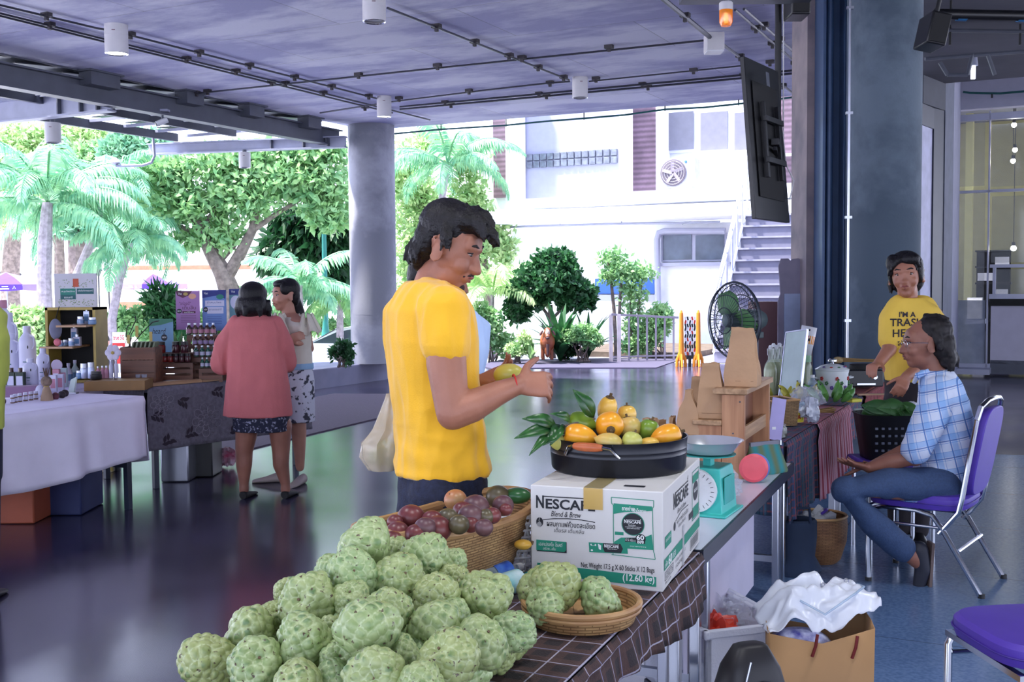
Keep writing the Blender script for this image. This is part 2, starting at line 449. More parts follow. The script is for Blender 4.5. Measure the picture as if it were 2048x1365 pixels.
def canopy():
 fa,fb=PZ(692,284,3.62),PZ(298,299,3.62)
 for k,(p,q,lab) in enumerate(((AB(9.45,10.0,3.68),AB(9.45,12.3,3.68),'pale steel cross beam of the glazed canopy, the nearer one'),(fa,fb,'pale steel cross beam at the far end of the glazed canopy'))):
  t=thing('canopy_beam',lab,'beam',(p+q)/2,group='canopy cross beams')
  mb=MB(); ibeam(mb,p,q,0.25 if k == 0 else 0.15,0.14); mb.build('beam',M['light_steel'],t,world=True,smooth=False)
  for f in (0.08,0.2,0.36):
   MB().box((0,0,0),(0.02,0.13,0.24 if k == 0 else 0.14),T(*(p+(q-p)*f)) @ Rz(RZA)).build('stiffener',M['grey_steel'],t,world=True,smooth=False)
 t=thing('roof_canopy','dark louvred glass canopy beyond the long grey beam','canopy',AB(9,11.3,3.7))
 dark=mat('dark glazing',(34,38,48),0.3,var=0.2,alpha=0.95)
 k=0
 for a_ in np.arange(2.2,13.0,0.62):
  for b0,b1 in ((9.95,11.1),(11.2,12.25)):
   k += 1
   mb=MB(); mb.box((0,0,0),(b1-b0,0.6 if k % 5 else 0.52,0.012),T(*AB(a_,(b0+b1)/2,3.9)) @ Rz(RZA) @ Matrix.Rotation(radians(5),4,'X'))
   mb.build('glass_louvre',dark,t,world=True,smooth=False)
  MB().bar(AB(a_+0.31,10.0,3.82),AB(a_+0.31,12.3,3.82),0.03,0.04).build('purlin',M['light_steel'],t,world=True,smooth=False)
 MB().bar(AB(-4,10.1,3.925),AB(13.4,10.1,3.925),0.36,0.02).build('slit_cover',M['grey_steel'],t,world=True,smooth=False)  # plate added to block the bright sky slit over the beam
 for b_ in (11.15,12.3):
  MB().bar(AB(2,b_,3.78),AB(12.9,b_,3.78),0.06,0.12).build('edge_beam',M['grey_steel'],t,world=True,smooth=False)
canopy()
e0=PZ(470,800,0);
lw=[PZ(560,782,0),PZ(720,768,0),PZ(800,757,0),PZ(900,751,0)]
def ledge():
 zt=0.29
 front=[PZ(430,790,0),PZ(620,781,0),PZ(720,767,0),PZ(790,757,0),PZ(900,752,0)]
 mb=MB(); back=[Vector((p.x*1.0,p.y+1.6,0)) for p in front]
 poly=[(p.x,p.y) for p in front]+[(p.x,p.y) for p in back[::-1]]
 mb.prism(poly,-0.2,zt)
 S(mb.build('kerb_ledge',mat('kerb concrete',(126,126,148),0.6,var=0.15,scale=2),world=True,smooth=False,bev=0.02))
ledge()
def carpet(name,pix,m,h=0.012):
 mb=MB(); mb.prism([(lambda q: (q.x,q.y))(PZ(x,y,0)) for x,y in pix][::-1],0.0,h)
 return mb.build(name,m,world=True,smooth=False)
cm=mat('dark ribbed carpet',(78,68,84),0.95,var=0.2,scale=120)
tag(carpet('entrance_mat',[(470,850),(620,798),(668,789),(800,790),(960,790),(640,866),(400,925)],cm),'dark purple-grey entrance mat on the floor behind the two women','mat')
tag(carpet('entrance_mat',[(960,733),(1000,721),(1230,718),(1365,719),(1312,737),(1100,737),(985,739)],mat('grey ribbed carpet',(72,68,90),0.95,var=0.15,scale=120)),'grey entrance mat in front of the planted bed and railing','mat')
# ------------------------------------------------------------ right hall: glass wall, doors
aw=18.6
wallm=mat('hall wall paint',(168,168,186),0.8,var=0.04)
def wbox(x0,y0,x1,y1,a=aw,th=0.08,front=0.0):
 b0,z0=bz(x0,y1,a); b1,z1=bz(x1,y0,a)
 return (a+th/2-front,(b0+b1)/2,(z0+z1)/2),(abs(b1-b0),th,abs(z1-z0))
def wb(mb,x0,y0,x1,y1,a=aw,th=0.08,front=0.0):
 (a_,b_,z_),d=wbox(x0,y0,x1,y1,a,th,front)
 mb.box((0,0,0),d,T(*AB(a_,b_,z_)) @ Rz(RZA)); return mb
def WB(name,m,x0,y0,x1,y1,parent=None,**k):
 mb=MB(); bv=k.pop('bev',0); wb(mb,x0,y0,x1,y1,**k)
 return mb.build(name,m,parent,world=True,smooth=False,bev=bv)
S(WB('wall_hall',wallm,1890,60,2300,222,th=0.2))
S(WB('wall_counter',mat('counter front',(196,192,208),0.7,var=0.03),1980,611,2300,728,th=0.2))
S(WB('baseboard_hall',M['grey_steel'],1980,728,2300,748,th=0.22))
S(WB('trim_counter',M['blackmatte'],1980,598,2300,612,th=0.3,front=0.05))
alu=mat('aluminium frame',(170,172,190),0.35,0.4,var=0.04)
t=thing('window_frame','tall aluminium framed glass screen and door of the hall office','window',PZ(1950,742,0))
for k,q in enumerate([(1905,222,2250,232),(1903,374,2250,383),(1971,222,1982,735),(1905,222,1914,738),(1980,526,2250,536),(1978,588,2250,598),(1908,728,1980,736),(1985,536,1992,590)]):
 WB('mullion',alu,*q,parent=t,th=0.1,front=0.03)
g=mat('office glass',(170,175,175),0.05,alpha=0.22,spec=1.0,var=0.05)
for k,q in enumerate([(1914,232,1971,374),(1982,232,2250,374),(1914,383,1971,600),(1982,383,2250,526),(1992,536,2250,588)]):
 WB('pane',g,*q,parent=t,th=0.01)
WB('frosted_film',mat('frosted pane',(150,158,175),0.5,alpha=0.75),1914,601,1971,728,parent=t,th=0.012)
S(WB('threshold',alu,1888,736,1982,744,th=0.5,front=0.4))
S(WB('wall_office_back',mat('office yellow wall',(150,146,108),0.8,var=0.05),1840,120,2300,760,a=21.5,th=0.1))
S(WB('wall_office_side',mat('office yellow column',(176,172,120),0.8,var=0.04),1925,120,1948,745,a=20.2,th=0.3))
slab('floor_office',[(19.5,-14),(19.5,4),(22,4),(22,-14)],-0.25,0.0,M['floor'])
slab('ceiling_office',[(18.8,-14),(18.8,4),(22,4),(22,-14)],4.3,4.4,mat('office ceiling',(120,122,130),0.8))
t=thing('book_shelf','dark shelf unit of papers inside the glass office','shelf',PA(1985,742,20.8))
WB('back',M['blackmatte'],1950,500,2022,745,parent=t,a=21.2,th=0.03)
for y in (500,532,565,600,640): WB('shelf_board',M['black'],1950,y,2022,y+4,parent=t,a=20.9,th=0.3)
for y,x0,x1 in ((510,1990,2018),(542,1955,1985),(575,1992,2015)): WB('paper_stack',M['cream'],x0,y+4,x1,y+20,parent=t,a=20.9,th=0.2)
tag(WB('office_desk',M['light_steel'],1930,640,1970,648,a=19.6,th=0.6),'grey desk behind the frosted lower pane','desk')
WBo=WB('storage_bin',M['grey_steel'],1945,665,1968,737,a=19.7,th=0.3); tag(WBo,'grey bin under the desk behind the frosted pane','bin')
tag(WB('paper_stack',M['white'],1934,596,1964,638,a=19.6,th=0.25),'white stack of papers on the desk behind the glass','papers')
t=thing('hall_lamp','glaring bare lamp seen through the office glass','lamp',PA(2027,497,20.0))
p=PA(2027,497,20.0); lm=mat('lamp glow',(255,255,255),0.5,emit=(255,255,250),es=30)
MB().ball((0,0,0),0.045,12,8).build('bulb',lm,t)
MB().cyl((0,0.0,0.04),(0,0.0,0.1),0.03,0.03).build('socket',M['black'],t)
MB().cyl((0,0,.1),(0,0,4.3-t.location.z),0.006).build('flex',M['black'],t)
for (x,y) in ((2028,250),(2030,300),(2026,322)):
 t=thing('hall_lamp',{250: 'upper bare bulb of the lamps behind the office glass',300: 'middle bulb of the lamps behind the office glass',322: 'lowest bulb of the cluster behind the upper office pane'}[y],'lamp',PA(x,y,20.0),group='lamps in the glass office')
 MB().ball((0,0,0),0.04,10,8).build('bulb',lm,t); MB().cyl((0,0.0,0.03),(0,0.0,0.09),0.025,0.025).build('socket',M['black'],t)
 MB().cyl((0,0,.09),(0,0,4.3-t.location.z),0.006).build('flex',M['black'],t)
def PAb(b,z,a): return AB(a,b,z)
sd=thing('side_door','tall pale door leaf in a dark frame beyond the wide column','door',P(1850,740,13.5))
q0=P(1832,600,13.2); q1=P(1856,600,13.6); q2=P(1876,600,13.8); q3=P(1893,600,14.2); q4=P(1912,600,17)
def wallseg(name,a,b,z0,z1,m,th=0.06,parent=None):
 mb=MB(); mb.bar(Vector((a.x,a.y,(z0+z1)/2)),Vector((b.x,b.y,(z0+z1)/2)),th,z1-z0)
 return mb.build(name,m,parent,world=True,smooth=False)
wallseg('door_leaf',q0,q1,0.02,3.35,mat('pale door',(170,172,200),0.6),parent=sd)
dk=mat('dark navy frame',(36,40,56),0.5,var=0.1)
wallseg('door_frame',q1,q2,0.0,3.6,dk,0.1,parent=sd)
wallseg('door_head',q0,q1,3.35,3.6,dk,0.1,parent=sd)
S(wallseg('wall_over_door',q0,q2,3.6,5.0,mat('dark grey fascia',(52,56,70),0.7),0.12))
S(wallseg('wall_pier',q2,q3,0,5.0,mat('grey pier',(84,90,108),0.7),0.12))
S(wallseg('wall_return',q3,PA(1908,600,aw),0,5.0,mat('grey return',(124,126,148),0.7),0.12))
# ------------------------------------------------------------ outdoors
rng=np.random.default_rng(5)
GZ=-0.85
o=MB().box((0,60,GZ-0.1),(220,160,0.2)).build('ground_street',mat('pale paving',(232,232,238),0.8,var=0.08,scale=0.6),world=True,smooth=False); S(o)
mb=MB(); mb.prism(abpoly([(13.5,15.2),(13.5,-3),(30,-3),(30,9.6),(20.4,9.6)])[::-1],-0.85,-0.01)
o=mb.build('floor_terrace',mat('terrace paving',(214,214,228),0.25,var=0.06,scale=1),smooth=False,loc=(0,0,0),rz=RZA); S(o)
mb=MB(); mb.prism(abpoly([(20.6,9.4),(20.6,6.6),(24,6.6),(24,9.4)])[::-1],-0.01,0.1)
S(mb.build('planter_bed',mat('soil',(92,80,70),0.95,var=0.3),smooth=False,loc=(0,0,0),rz=RZA))
green={
 'light': leafm('light leaf',(140,184,120),(200,220,160)),
 'mid': leafm('mid leaf',(112,164,112),(168,206,140)),
 'blue': leafm('bluish leaf',(92,152,122),(142,188,148)),
 'dark': leafm('dark leaf',(26,66,40),(62,118,66)),
 'deep': leafm('deep leaf',(18,52,34),(44,92,50)),
 'palm': leafm('palm leaf',(96,160,128),(150,196,150)),
}
def leaves(name,blobs,n,size,m,parent,asp=0.45,shell=0.55,droop=0.0):
 """blobs: (x,y,z,rx,ry,rz) ellipsoids; n leaves in all"""
 vol=np.array([b[3]*b[5] for b in blobs]); cnt=(n*vol/vol.sum()).astype(int)+1
 pts=[];
 for b,c in zip(blobs,cnt):
  d=rng.normal(size=(c,3)); d /= np.linalg.norm(d,axis=1)[:,None]
  r=shell+(1-shell)*rng.random(c) ** 0.6
  k=9; tufts=rng.normal(size=(k,3)); tufts /= np.linalg.norm(tufts,axis=1)[:,None]
  s=(d @ tufts.T).max(1); r *= 0.72+0.42*np.clip(s,0,1) ** 2
  pts.append(np.array(b[:3])+d*r[:,None]*np.array(b[3:]))
 c=np.concatenate(pts); n=len(c)
 u=rng.normal(size=(n,3)); u[:,2] -= droop; u /= np.linalg.norm(u,axis=1)[:,None]
 w=np.cross(u,rng.normal(size=(n,3))); w /= np.linalg.norm(w,axis=1)[:,None]
 nn=np.cross(u,w)
 s=size*(0.6+0.8*rng.random(n))[:,None]
 V_=np.stack([c,c+u*s*0.5+w*s*asp*0.5+nn*s*0.08,c+u*s,c+u*s*0.5-w*s*asp*0.5+nn*s*0.08],1).reshape(-1,3)
 F_=np.arange(4*n).reshape(-1,4)
 pm=parent.location
 V_=V_-np.array(pm)
 return npmesh(name,V_,F_,m,parent)
def tree(name,label,cat,Y,base,trunks,blobs,n,size,m,group=None,asp=0.45,shell=0.5,bz_=GZ,depth=0.8,barkm=None,droop=0.0,tz=1.0):
 b=P(base[0],base[1],Y) if len(base) == 2 else Vector(base)
 t=thing(name,label,cat,(b.x,b.y,bz_),group=group)
 for tr in trunks:
  pts=[P(x,y,Y+dy) for x,y,r,dy in [(q+(0,))[:4] for q in tr]]
  rs=[q[2] for q in tr]
  if tr is trunks[0] and pts[0].z >bz_: pts=[Vector((pts[0].x,pts[0].y,bz_-0.03))]+pts; rs=[rs[0]*1.2]+rs
  mb=MB(); mb.tube(pts,rs,8); mb.build('trunk' if tr is trunks[0] else 'branch',barkm or M['bark'],t,world=True)
 bb=[]
 for q in blobs:
  x,y,rx,ry=q[:4]; dy=q[4] if len(q) >4 else 0
  c=P(x,y,Y+dy); s=(Y+dy)/FPX
  bb.append((c.x,c.y,c.z,rx*s,(rx+ry)/2*s*depth,ry*s))
 leaves('foliage',bb,n,size,m,t,asp,shell,droop)
 return t
def frond(vs,fs,p,az,el,L_,lw,k=34,droop=1.2,seed=0):
 """one feather frond appended to vs, fs"""
 pts=[]; q=Vector(p); e=el; st=L_/12
 for i in range(13):
  pts.append(q.copy()); q=q+Vector((cos(az)*cos(e),sin(az)*cos(e),sin(e)))*st; e -= droop/12*(0.5+i/8)
 def at(u):
  i=min(int(u*12),11); f=u*12-i; return pts[i].lerp(pts[i+1],f),(pts[i+1]-pts[i]).normalized()
 side=Vector((-sin(az),cos(az),0))
 for i in range(k):
  u=0.12+0.88*i/k; c,d=at(u); w=lw*sin(pi*(0.15+0.8*u))*random.uniform(0.8,1.15)
  for s in (-1,1):
   dr=(side*s*0.85+d*0.55+Vector((0,0,-0.25-0.35*random.random()))).normalized()
   m_=c+dr*w*0.5; e_=c+(dr+Vector((0,0,-0.45))).normalized()*w
   th=d*(0.018+lw*0.025)
   o=len(vs); vs += [c-th*0.5,c+th*0.5,m_+th,m_-th,e_]; fs += [(o,o+1,o+2,o+3),(o+3,o+2,o+4,o+4)]
 return pts
def palm(name,label,x,y,Y,trunk,L_,nf,lw,m,bz_=GZ,el=(0.1,1.2),droop=1.6,cat='palm tree',tr=0.14,azr=(0,6.28),seed=1):
 random.seed(seed)
 c=P(x,y,Y); b=P(trunk[0][0],trunk[0][1],Y) if trunk else c
 t=thing(name,label,cat,(b.x,b.y,bz_))
 if trunk:
  pts=[Vector((b.x,b.y,bz_-0.03))]+[P(q[0],q[1],Y) for q in trunk]+[c]
  MB().tube(pts,[tr*1.3]+[tr]*(len(pts)-2)+[tr*0.7],10).build('trunk',mat('palm bark',(150,140,150),0.85,var=0.25,scale=12),t,world=True)
 vs=[]; fs=[]; mb=MB()
 for i in range(nf):
  az=azr[0]+(azr[1]-azr[0])*(i+random.random()*0.5)/nf
  pts=frond(vs,fs,c,az,random.uniform(*el),L_*random.uniform(0.8,1.1),lw,droop=droop*random.uniform(0.8,1.2))
  mb.tube(pts,[0.02]*8+[0.012]*5,4)
 mb.build('midribs',m,t,world=True)
 q=MB(); q.v=[tuple(v) for v in vs]; q.f=[f if f[2] != f[3] else f[:3] for f in fs]; q.m=[0]*len(q.f)
 q.f=[tuple(dict.fromkeys(f)) for f in q.f]
 q.build('fronds',m,t,world=True,smooth=False)
 return t
def rosette(name,label,x,y,Y,n,L_,w,m,bz_=0.05,spread=1.1,cat='plant',pot=None,seed=2):
 random.seed(seed)
 b=P(x,y,Y); t=thing(name,label,cat,(b.x,b.y,bz_)); mb=MB()
 for i in range(n):
  az=i*2.4; tl=random.uniform(0.15,spread); ll=L_*random.uniform(0.7,1.1)
  p=Vector((0,0,0)); e=pi/2-tl*0.5; rows=[]
  for k in range(7):
   u=k/6; ww=w*sin(pi*(0.12+0.86*u))+0.002
   s=Vector((-sin(az),cos(az),0))*ww; rows += [p-s,p+Vector((0,0,-ww*0.3)),p+s]
   p=p+Vector((cos(az)*cos(e),sin(az)*cos(e),sin(e)))*ll/6; e -= tl*0.28
  o=len(mb.v); mb.add(rows,[(3*k+j,3*k+j+1,3*k+4+j,3*k+3+j) for k in range(6) for j in (0,1)])
 mb.build('leaves',m,t); return t
tree('shade_tree','pale broad tree far left, above the white bottles','tree',36,(20,600),[[(20,560,.3),(30,420,.25)]],[(20,310,110,60),(110,330,90,60),(30,400,90,60),(150,280,90,40)],15000,0.22,green['light'])
tree('shade_tree','dark-stemmed tree behind the tall display sign','tree',31,(118,600),[[(120,560,.16),(118,480,.14),(130,430,.1)],[(119,500,.1),(95,440,.06)]],[(150,370,80,50),(215,330,80,50),(110,440,50,30),(240,400,70,50)],13000,0.2,green['mid'])
tree('shade_tree','thick-trunked tree right of the display sign','tree',29,(162,600),[[(162,560,.34),(160,480,.32),(170,430,.25)]],[(180,450,60,40),(270,300,70,40),(300,420,50,50),(230,470,40,30)],9000,0.2,green['blue'])
palm('coconut_palm','bushy palm with drooping fronds at far left',95,405,22,[(88,560),(90,480)],2.6,22,0.62,green['palm'],el=(-0.1,1.3),seed=3)
palm('coconut_palm','palm crown hanging behind the display sign',205,400,24,[(150,560),(185,480)],2.5,22,0.6,green['palm'],el=(-0.2,1.2),seed=7,tr=0.1)
palm('coconut_palm','slender leaning palm left of the right purple parasol',262,485,23,[(224,640),(238,560)],1.6,14,0.5,green['palm'],el=(-0.3,1.0),tr=0.09,seed=9)
tree('shade_tree','grey forked tree with spreading leafy crown behind the posters','tree',24,(462,620),
     [[(468,640,.26),(462,590,.24),(445,545,.2),(420,500,.16),(400,455,.11),(380,400,.07)],[(452,558,.15),(482,505,.13),(505,460,.1),(515,410,.06)],[(425,505,.1),(395,470,.08),(350,450,.05)],[(405,460,.08),(430,420,.06),(470,380,.04)],[(500,465,.07),(550,430,.05),(600,400,.04)],[(402,455,.06),(360,410,.05),(320,380,.03)],[(436,524,.09),(470,490,.06),(440,440,.04)]],
     [(380,410,80,45),(480,390,90,55),(560,350,90,50),(630,370,75,60),(430,330,110,35),(330,350,60,40),(640,305,80,30),(440,470,60,30),(380,480,40,20),(520,310,90,30),(660,430,50,40)],13000,0.19,green['mid'],shell=0.1)
tree('banyan_tree','dark tree with hanging stems behind the two women','tree',27,(590,600),
     [[(590,600,.2),(588,540,.2),(600,470,.15)],[(560,600,.08),(556,540,.07),(545,500,.05)],[(615,600,.1),(612,530,.08),(640,470,.06)],[(578,600,.08),(575,520,.06)]],
     [(600,480,70,45),(560,500,40,40),(650,470,50,60),(680,520,30,60),(610,440,80,30)],6500,0.4,green['deep'],asp=0.28,droop=1.5,shell=0.2)
tree('shade_tree','leafy tree hidden behind the round column','tree',28,(830,600),[[(830,620,.15),(838,480,.12),(850,380,.1)]],[(830,480,60,70),(840,400,60,60),(820,560,40,60),(800,340,60,60),(870,300,60,40)],5500,0.17,green['light'],shell=0.1)
palm('tall_palm','tall palm between the round column and the white building',895,330,26,[(850,640),(872,470)],2.0,14,0.5,green['palm'],el=(0.1,1.3),seed=11,tr=0.1)
palm('areca_palm','bright green feathery palm just right of the shopper in yellow',985,590,22,[(985,690)],1.6,13,0.42,green['light'],el=(0.4,1.4),seed=13,tr=0.05,bz_=0.0)
tree('shade_tree','tree left of the white building wall','tree',27,(960,600),[[(985,660,.12),(965,520,.1),(950,400,.08)]],[(940,400,40,60),(965,470,40,70),(1010,500,25,60),(935,320,40,40),(950,560,40,40)],4500,0.17,green['light'],shell=0.1)
def bush(name,label,x,y,Y,blobs,n,size,m,cat='shrub',stems=5,bz_=GZ,asp=0.5,group=None):
 b=P(x,y,Y); t=thing(name,label,cat,(b.x,b.y,bz_),group=group)
 bb=[]
 for q in blobs:
  c=P(q[0],q[1],Y); s=Y/FPX; bb.append((c.x,c.y,c.z,q[2]*s,(q[2]+q[3])/2*s*.8,q[3]*s))
 leaves('foliage',bb,n,size,m,t,asp,0.4)
 mb=MB()
 for i in range(stems):
  e=bb[i % len(bb)]; mb.tube([(b.x+.03*i-.07,b.y,bz_-0.02),((b.x+e[0])/2,b.y+.05*(i-2),(bz_+e[2])/2),(e[0]+.05*(i-2),e[1],e[2])],[.02,.015,.008],5)
 mb.build('stems',M['bark'],t,world=True)
 return t
bush('shrub','yellow-green bush behind the white bottles',65,720,20,[(60,650,45,35),(90,690,30,35),(35,640,30,25)],2600,0.13,green['light'])
bush('shrub','rounded hedge bush left of the orange flowers stall',225,700,24,[(225,650,35,25),(265,645,40,28),(300,660,35,25)],2800,0.16,green['mid'])
bush('shrub','broad-leaved shrub behind the purple poster',325,700,24,[(325,610,32,35),(345,640,30,35)],1500,0.3,green['dark'],asp=0.2)
palm('fan_palm','lush feathery palm clump behind the woman in the apron',600,570,23,[(600,640)],1.7,18,0.42,green['palm'],el=(-0.1,1.2),seed=17,tr=0.08)
palm('fan_palm','second feathery palm clump, touching the round column',680,600,24,[(680,660)],1.3,13,0.38,green['mid'],el=(-0.1,1.2),seed=19,tr=0.08)
bush('hedge','clipped low hedge behind the white car',640,700,27.5,[(600,665,30,14),(650,655,40,16),(700,650,30,18)],2800,0.12,green['mid'],cat='hedge')
bush('shrub','dense dark bushes behind the pink and blue posters',500,720,25,[(500,640,40,60),(420,660,40,40),(540,660,40,50),(460,690,40,40)],4000,0.22,green['mid'])
bush('potted_shrub','small spiky dark green bush on the kerb before the white car',686,728,15.9,[(684,700,14,22),(670,706,12,12),(697,706,9,25)],800,0.07,green['dark'],cat='plant',bz_=0.33)
tree('round_tree','dense dark round-crowned tree in front of the white wall','tree',21.5,(1105,712),[[(1105,700,.06),(1103,650,.05),(1100,610,.05)],[(1103,640,.03),(1065,590,.03)],[(1103,640,.03),(1150,590,.03)]],
     [(1100,560,65,42),(1060,590,42,32),(1150,590,42,34),(1035,622,26,24),(1110,520,40,22),(1175,600,20,20)],7000,0.12,green['dark'],bz_=0.05,asp=0.6)
tree('slender_tree','slender multi-stemmed tree with airy top behind the railing','tree',21.5,(1235,712),
     [[(1232,700,.04),(1228,620,.035),(1222,560,.03),(1215,520,.015)],[(1236,700,.03),(1240,600,.03),(1245,540,.015)],[(1262,700,.03),(1262,600,.025),(1268,540,.012)],[(1280,700,.03),(1278,610,.025),(1285,560,.012)]],
     [(1225,515,35,20),(1250,545,45,28),(1285,545,32,22),(1215,550,22,20),(1265,590,30,40),(1270,650,28,30)],2600,0.10,green['mid'],bz_=0.05,shell=0.1)
rosette('dracaena','clump of long broad dark leaves beneath the round tree',1120,712,20.6,34,1.15,0.07,green['dark'],seed=4)
rosette('dracaena','strappy dark leaves right of the low bush',1175,712,20.9,20,0.95,0.05,green['deep'],seed=6)
rosette('agave','pale small rosette beside the bull statue',1062,717,20.2,12,0.4,0.04,green['light'],seed=8)
bush('low_bush','fluffy light green low bush with pale stems right of the bull statue',1162,716,20.4,[(1160,665,32,18),(1185,680,25,18),(1140,675,22,16)],2600,0.06,green['mid'],stems=9,bz_=0.05)
bush('shrub','dark shrub behind the bull statue',1130,716,20.9,[(1135,690,24,26),(1115,670,20,22)],1200,0.1,green['deep'],bz_=0.05)
bush('shrub','shrub growing behind the metal railing',1330,716,21.5,[(1310,650,22,42),(1325,640,22,30),(1290,680,22,30),(1265,690,20,22)],2400,0.1,green['mid'],bz_=0.05)
bush('shrub','tall loose shrub at the left end of the planted bed',985,716,21,[(980,660,28,45),(1010,690,22,22),(960,640,26,40)],2600,0.1,green['mid'],bz_=0.0)
bush('shrub','low grassy shrub left of the bull statue',1035,717,20.3,[(1030,700,24,14),(1050,685,16,20)],1300,0.07,green['light'],bz_=0.05)
def bull():
 b=P(1095,712,20.25); t=thing('bull_statue','brown and white bull statue with upright horns in the planted bed','statue',(b.x,b.y,0.08))
 mb=MB(); f=-1
 mb.ball((0,0.32,0.36),(0.13,0.3,0.15)); mb.ball((0,0.02,0.34),(0.14,0.13,0.17)); mb.ball((0,-0.02,0.2),(0.06,0.08,0.16))
 for x in (-0.08,0.08):
  for y in (0.06,0.55): mb.tube([(x,y,0.3),(x,y+(0.03 if y >.3 else 0),0.15),(x,y,0.0)],[0.05,0.032,0.035],10)
 mb.tube([(0,0.02,0.4),(0,-0.06,0.5)],[0.11,0.08],12)
 mb.ball((0,-0.09,0.53),(0.065,0.07,0.075)); mb.tube([(0,-0.1,0.51),(0,-0.2,0.42)],[0.055,0.038],12)
 mb.tube([(0,0.6,0.42),(0.02,0.66,0.3),(0.02,0.66,0.12)],[.02,.014,.018],8)
 r=remesh(mb,0.012,3); bm_=mat('bull brown',(136,72,44),0.4,var=0.2,scale=8); r.build('body',bm_,t)
 q=MB(); q.ball((0,-0.135,0.5),(0.045,0.06,0.075)); q.build('face_patch',mat('bull white',(186,160,146),0.5),t)
 q=MB(); q.ball((0,-0.205,0.415),(0.036,0.03,0.028)); q.tube([(0,-0.12,0.3),(0,-0.12,0.1)],[.03,.02],8); q.build('muzzle',mat('bull dark',(70,48,52),0.5),t)
 for s in (-1,1):
  MB().tube([(s*.04,-.08,.58),(s*.085,-.08,.6),(s*.1,-.08,.65),(s*.08,-.08,.7)],[.014,.013,.01,.003],8).build('horn',mat('horn',(60,56,66),0.4),t)
  MB().ball((s*.115,-.07,.5),(.022,.014,.055),M=Matrix.Rotation(-s*.5,4,'Y')).build('ear',mat('ear',(104,70,66),.6),t)
bull()
t=thing('white_building','white two-storey building with brick strips behind the stairs','building',AB(26,4,-0.8))
W_=M['wall']
WB('upper_wall',W_,985,60,1900,420,parent=t,a=24.6,th=5)
WB('lower_wall',W_,1026,430,1900,735,parent=t,a=25.0,th=4)
WB('walkway_fascia',W_,976,386,1900,448,parent=t,a=23.4,th=1.6)
brick=mat('ribbed brick',(112,92,108),0.8,var=0.15,scale=3)
nt,N,K,b_=nodes(brick)
wv=N.new('ShaderNodeTexWave'); wv.bands_direction='Z'; wv.inputs['Scale'].default_value=2.6; wv.inputs['Distortion'].default_value=0.6; wv.inputs['Detail Scale'].default_value=6
K.new([n for n in N if n.type == 'TEX_COORD'][0].outputs['Object'],wv.inputs['Vector'])
mx=N.new('ShaderNodeMixRGB'); mx.blend_type='MULTIPLY'; mx.inputs[0].default_value=0.45
K.new(b_.inputs['Base Color'].links[0].from_socket,mx.inputs[1]); K.new(wv.outputs['Color'],mx.inputs[2]); K.new(mx.outputs[0],b_.inputs['Base Color'])
for q in ((987,150,1013,396),(1250,120,1312,383),(1560,100,1630,366)): WB('brick_strip',brick,*q,parent=t,a=24.5,th=0.2)
for q in ((1012,100,1031,410),(1238,100,1250,398),(1312,100,1325,394)): WB('white_fin',W_,*q,parent=t,a=24.0,th=0.5)
blk=mat('shaded wall render',(150,152,176),0.8,var=0.03)  # wall white toned lavender-grey to carry the shade in the recess
WB('recess_shade_panel',blk,1031,120,1238,398,parent=t,a=24.55,th=0.1)
gm=mat('glass block',(104,110,124),0.2,var=0.25,scale=9)
b0,z1=bz(1052,301,24.5); b1,z0=bz(1235,327,24.5)
for i in range(13):
 for j in range(2):
  bb=b0+(b1-b0)*(i+0.5)/13; w=abs(b1-b0)/13
  zz=z0+(j+0.5)*w*0.98
  MB().box((0,0,0),(w*0.84,0.06,w*0.84),T(*AB(24.52,bb,zz)) @ Rz(RZA)).build('glass_block',gm,t,world=True,smooth=False,bev=0.01)
wf=mat('window frame white',(176,178,200),0.6,var=0.02)  # frame white toned down to stand for shade on the upper wall
def windowset(x0,y0,x1,y1,n,gl,a=24.45,fr=6):
 WB('window_frame',wf,x0,y0,x1,y1,parent=t,a=a,th=0.1)
 for i in range(n):
  xx0=x0+(x1-x0)*i/n+fr; xx1=x0+(x1-x0)*(i+1)/n-fr
  WB('window_pane',gl,xx0,y0+fr,xx1,y1-fr,parent=t,a=a-0.02,th=0.03)
windowset(1326,215,1530,308,3,mat('window blind',(112,112,124),0.4,var=0.06),fr=7)
WB('ledge',W_,1320,306,1620,322,parent=t,a=24.1,th=0.5)
windowset(1322,466,1452,524,2,mat('dark window',(86,98,118),0.15,var=0.3,scale=2),a=24.93,fr=4)
WB('window_sill',wf,1318,524,1460,533,parent=t,a=24.85,th=0.15)
WB('blue_panel',mat('blue panel',(60,110,200),0.5,var=0.05),1190,557,1308,588,parent=t,a=24.93,th=0.05)
WB('panel_sill',wf,1180,590,1312,602,parent=t,a=24.85,th=0.15)
mb=MB(); mb.tube([PA(1450,462,24.8),PA(1330,462,24.8),PA(1318,466,24.8),PA(1314,480,24.8),PA(1316,600,24.8),PA(1318,720,24.8)],0.075,10)
mb.build('drain_pipe',wf,t,world=True)
mb=MB(); mb.tube([PA(1000,455,24.3),PA(1200,449,24.3),PA(1440,444,24.3)],0.03,8)
for x in (1120,1243,1365): mb.tube([PA(x,450,24.3),PA(x,443,24.3)],0.015,6)
mb.build('eaves_pipe',M['light_steel'],t,world=True)
p=PA(1359,376,24.0); t=thing('air_conditioner','white outdoor air conditioner unit on the upper walkway','air conditioner',p,RZA)
s=24.5/FPX
MB().box((0,0,0.33),(68*s*1.1,0.32,58*s)).build('casing',mat('ac casing',(160,160,176),0.5),t,bev=0.01)
MB().lathe([(0.29,0),(0.3,0.012),(0.27,0.02)],28,T(-0.09,-0.165,0.33) @ Matrix.Rotation(pi/2,4,'X')).build('fan_opening',mat('ac dark',(92,84,96),0.6),t)
mb=MB()
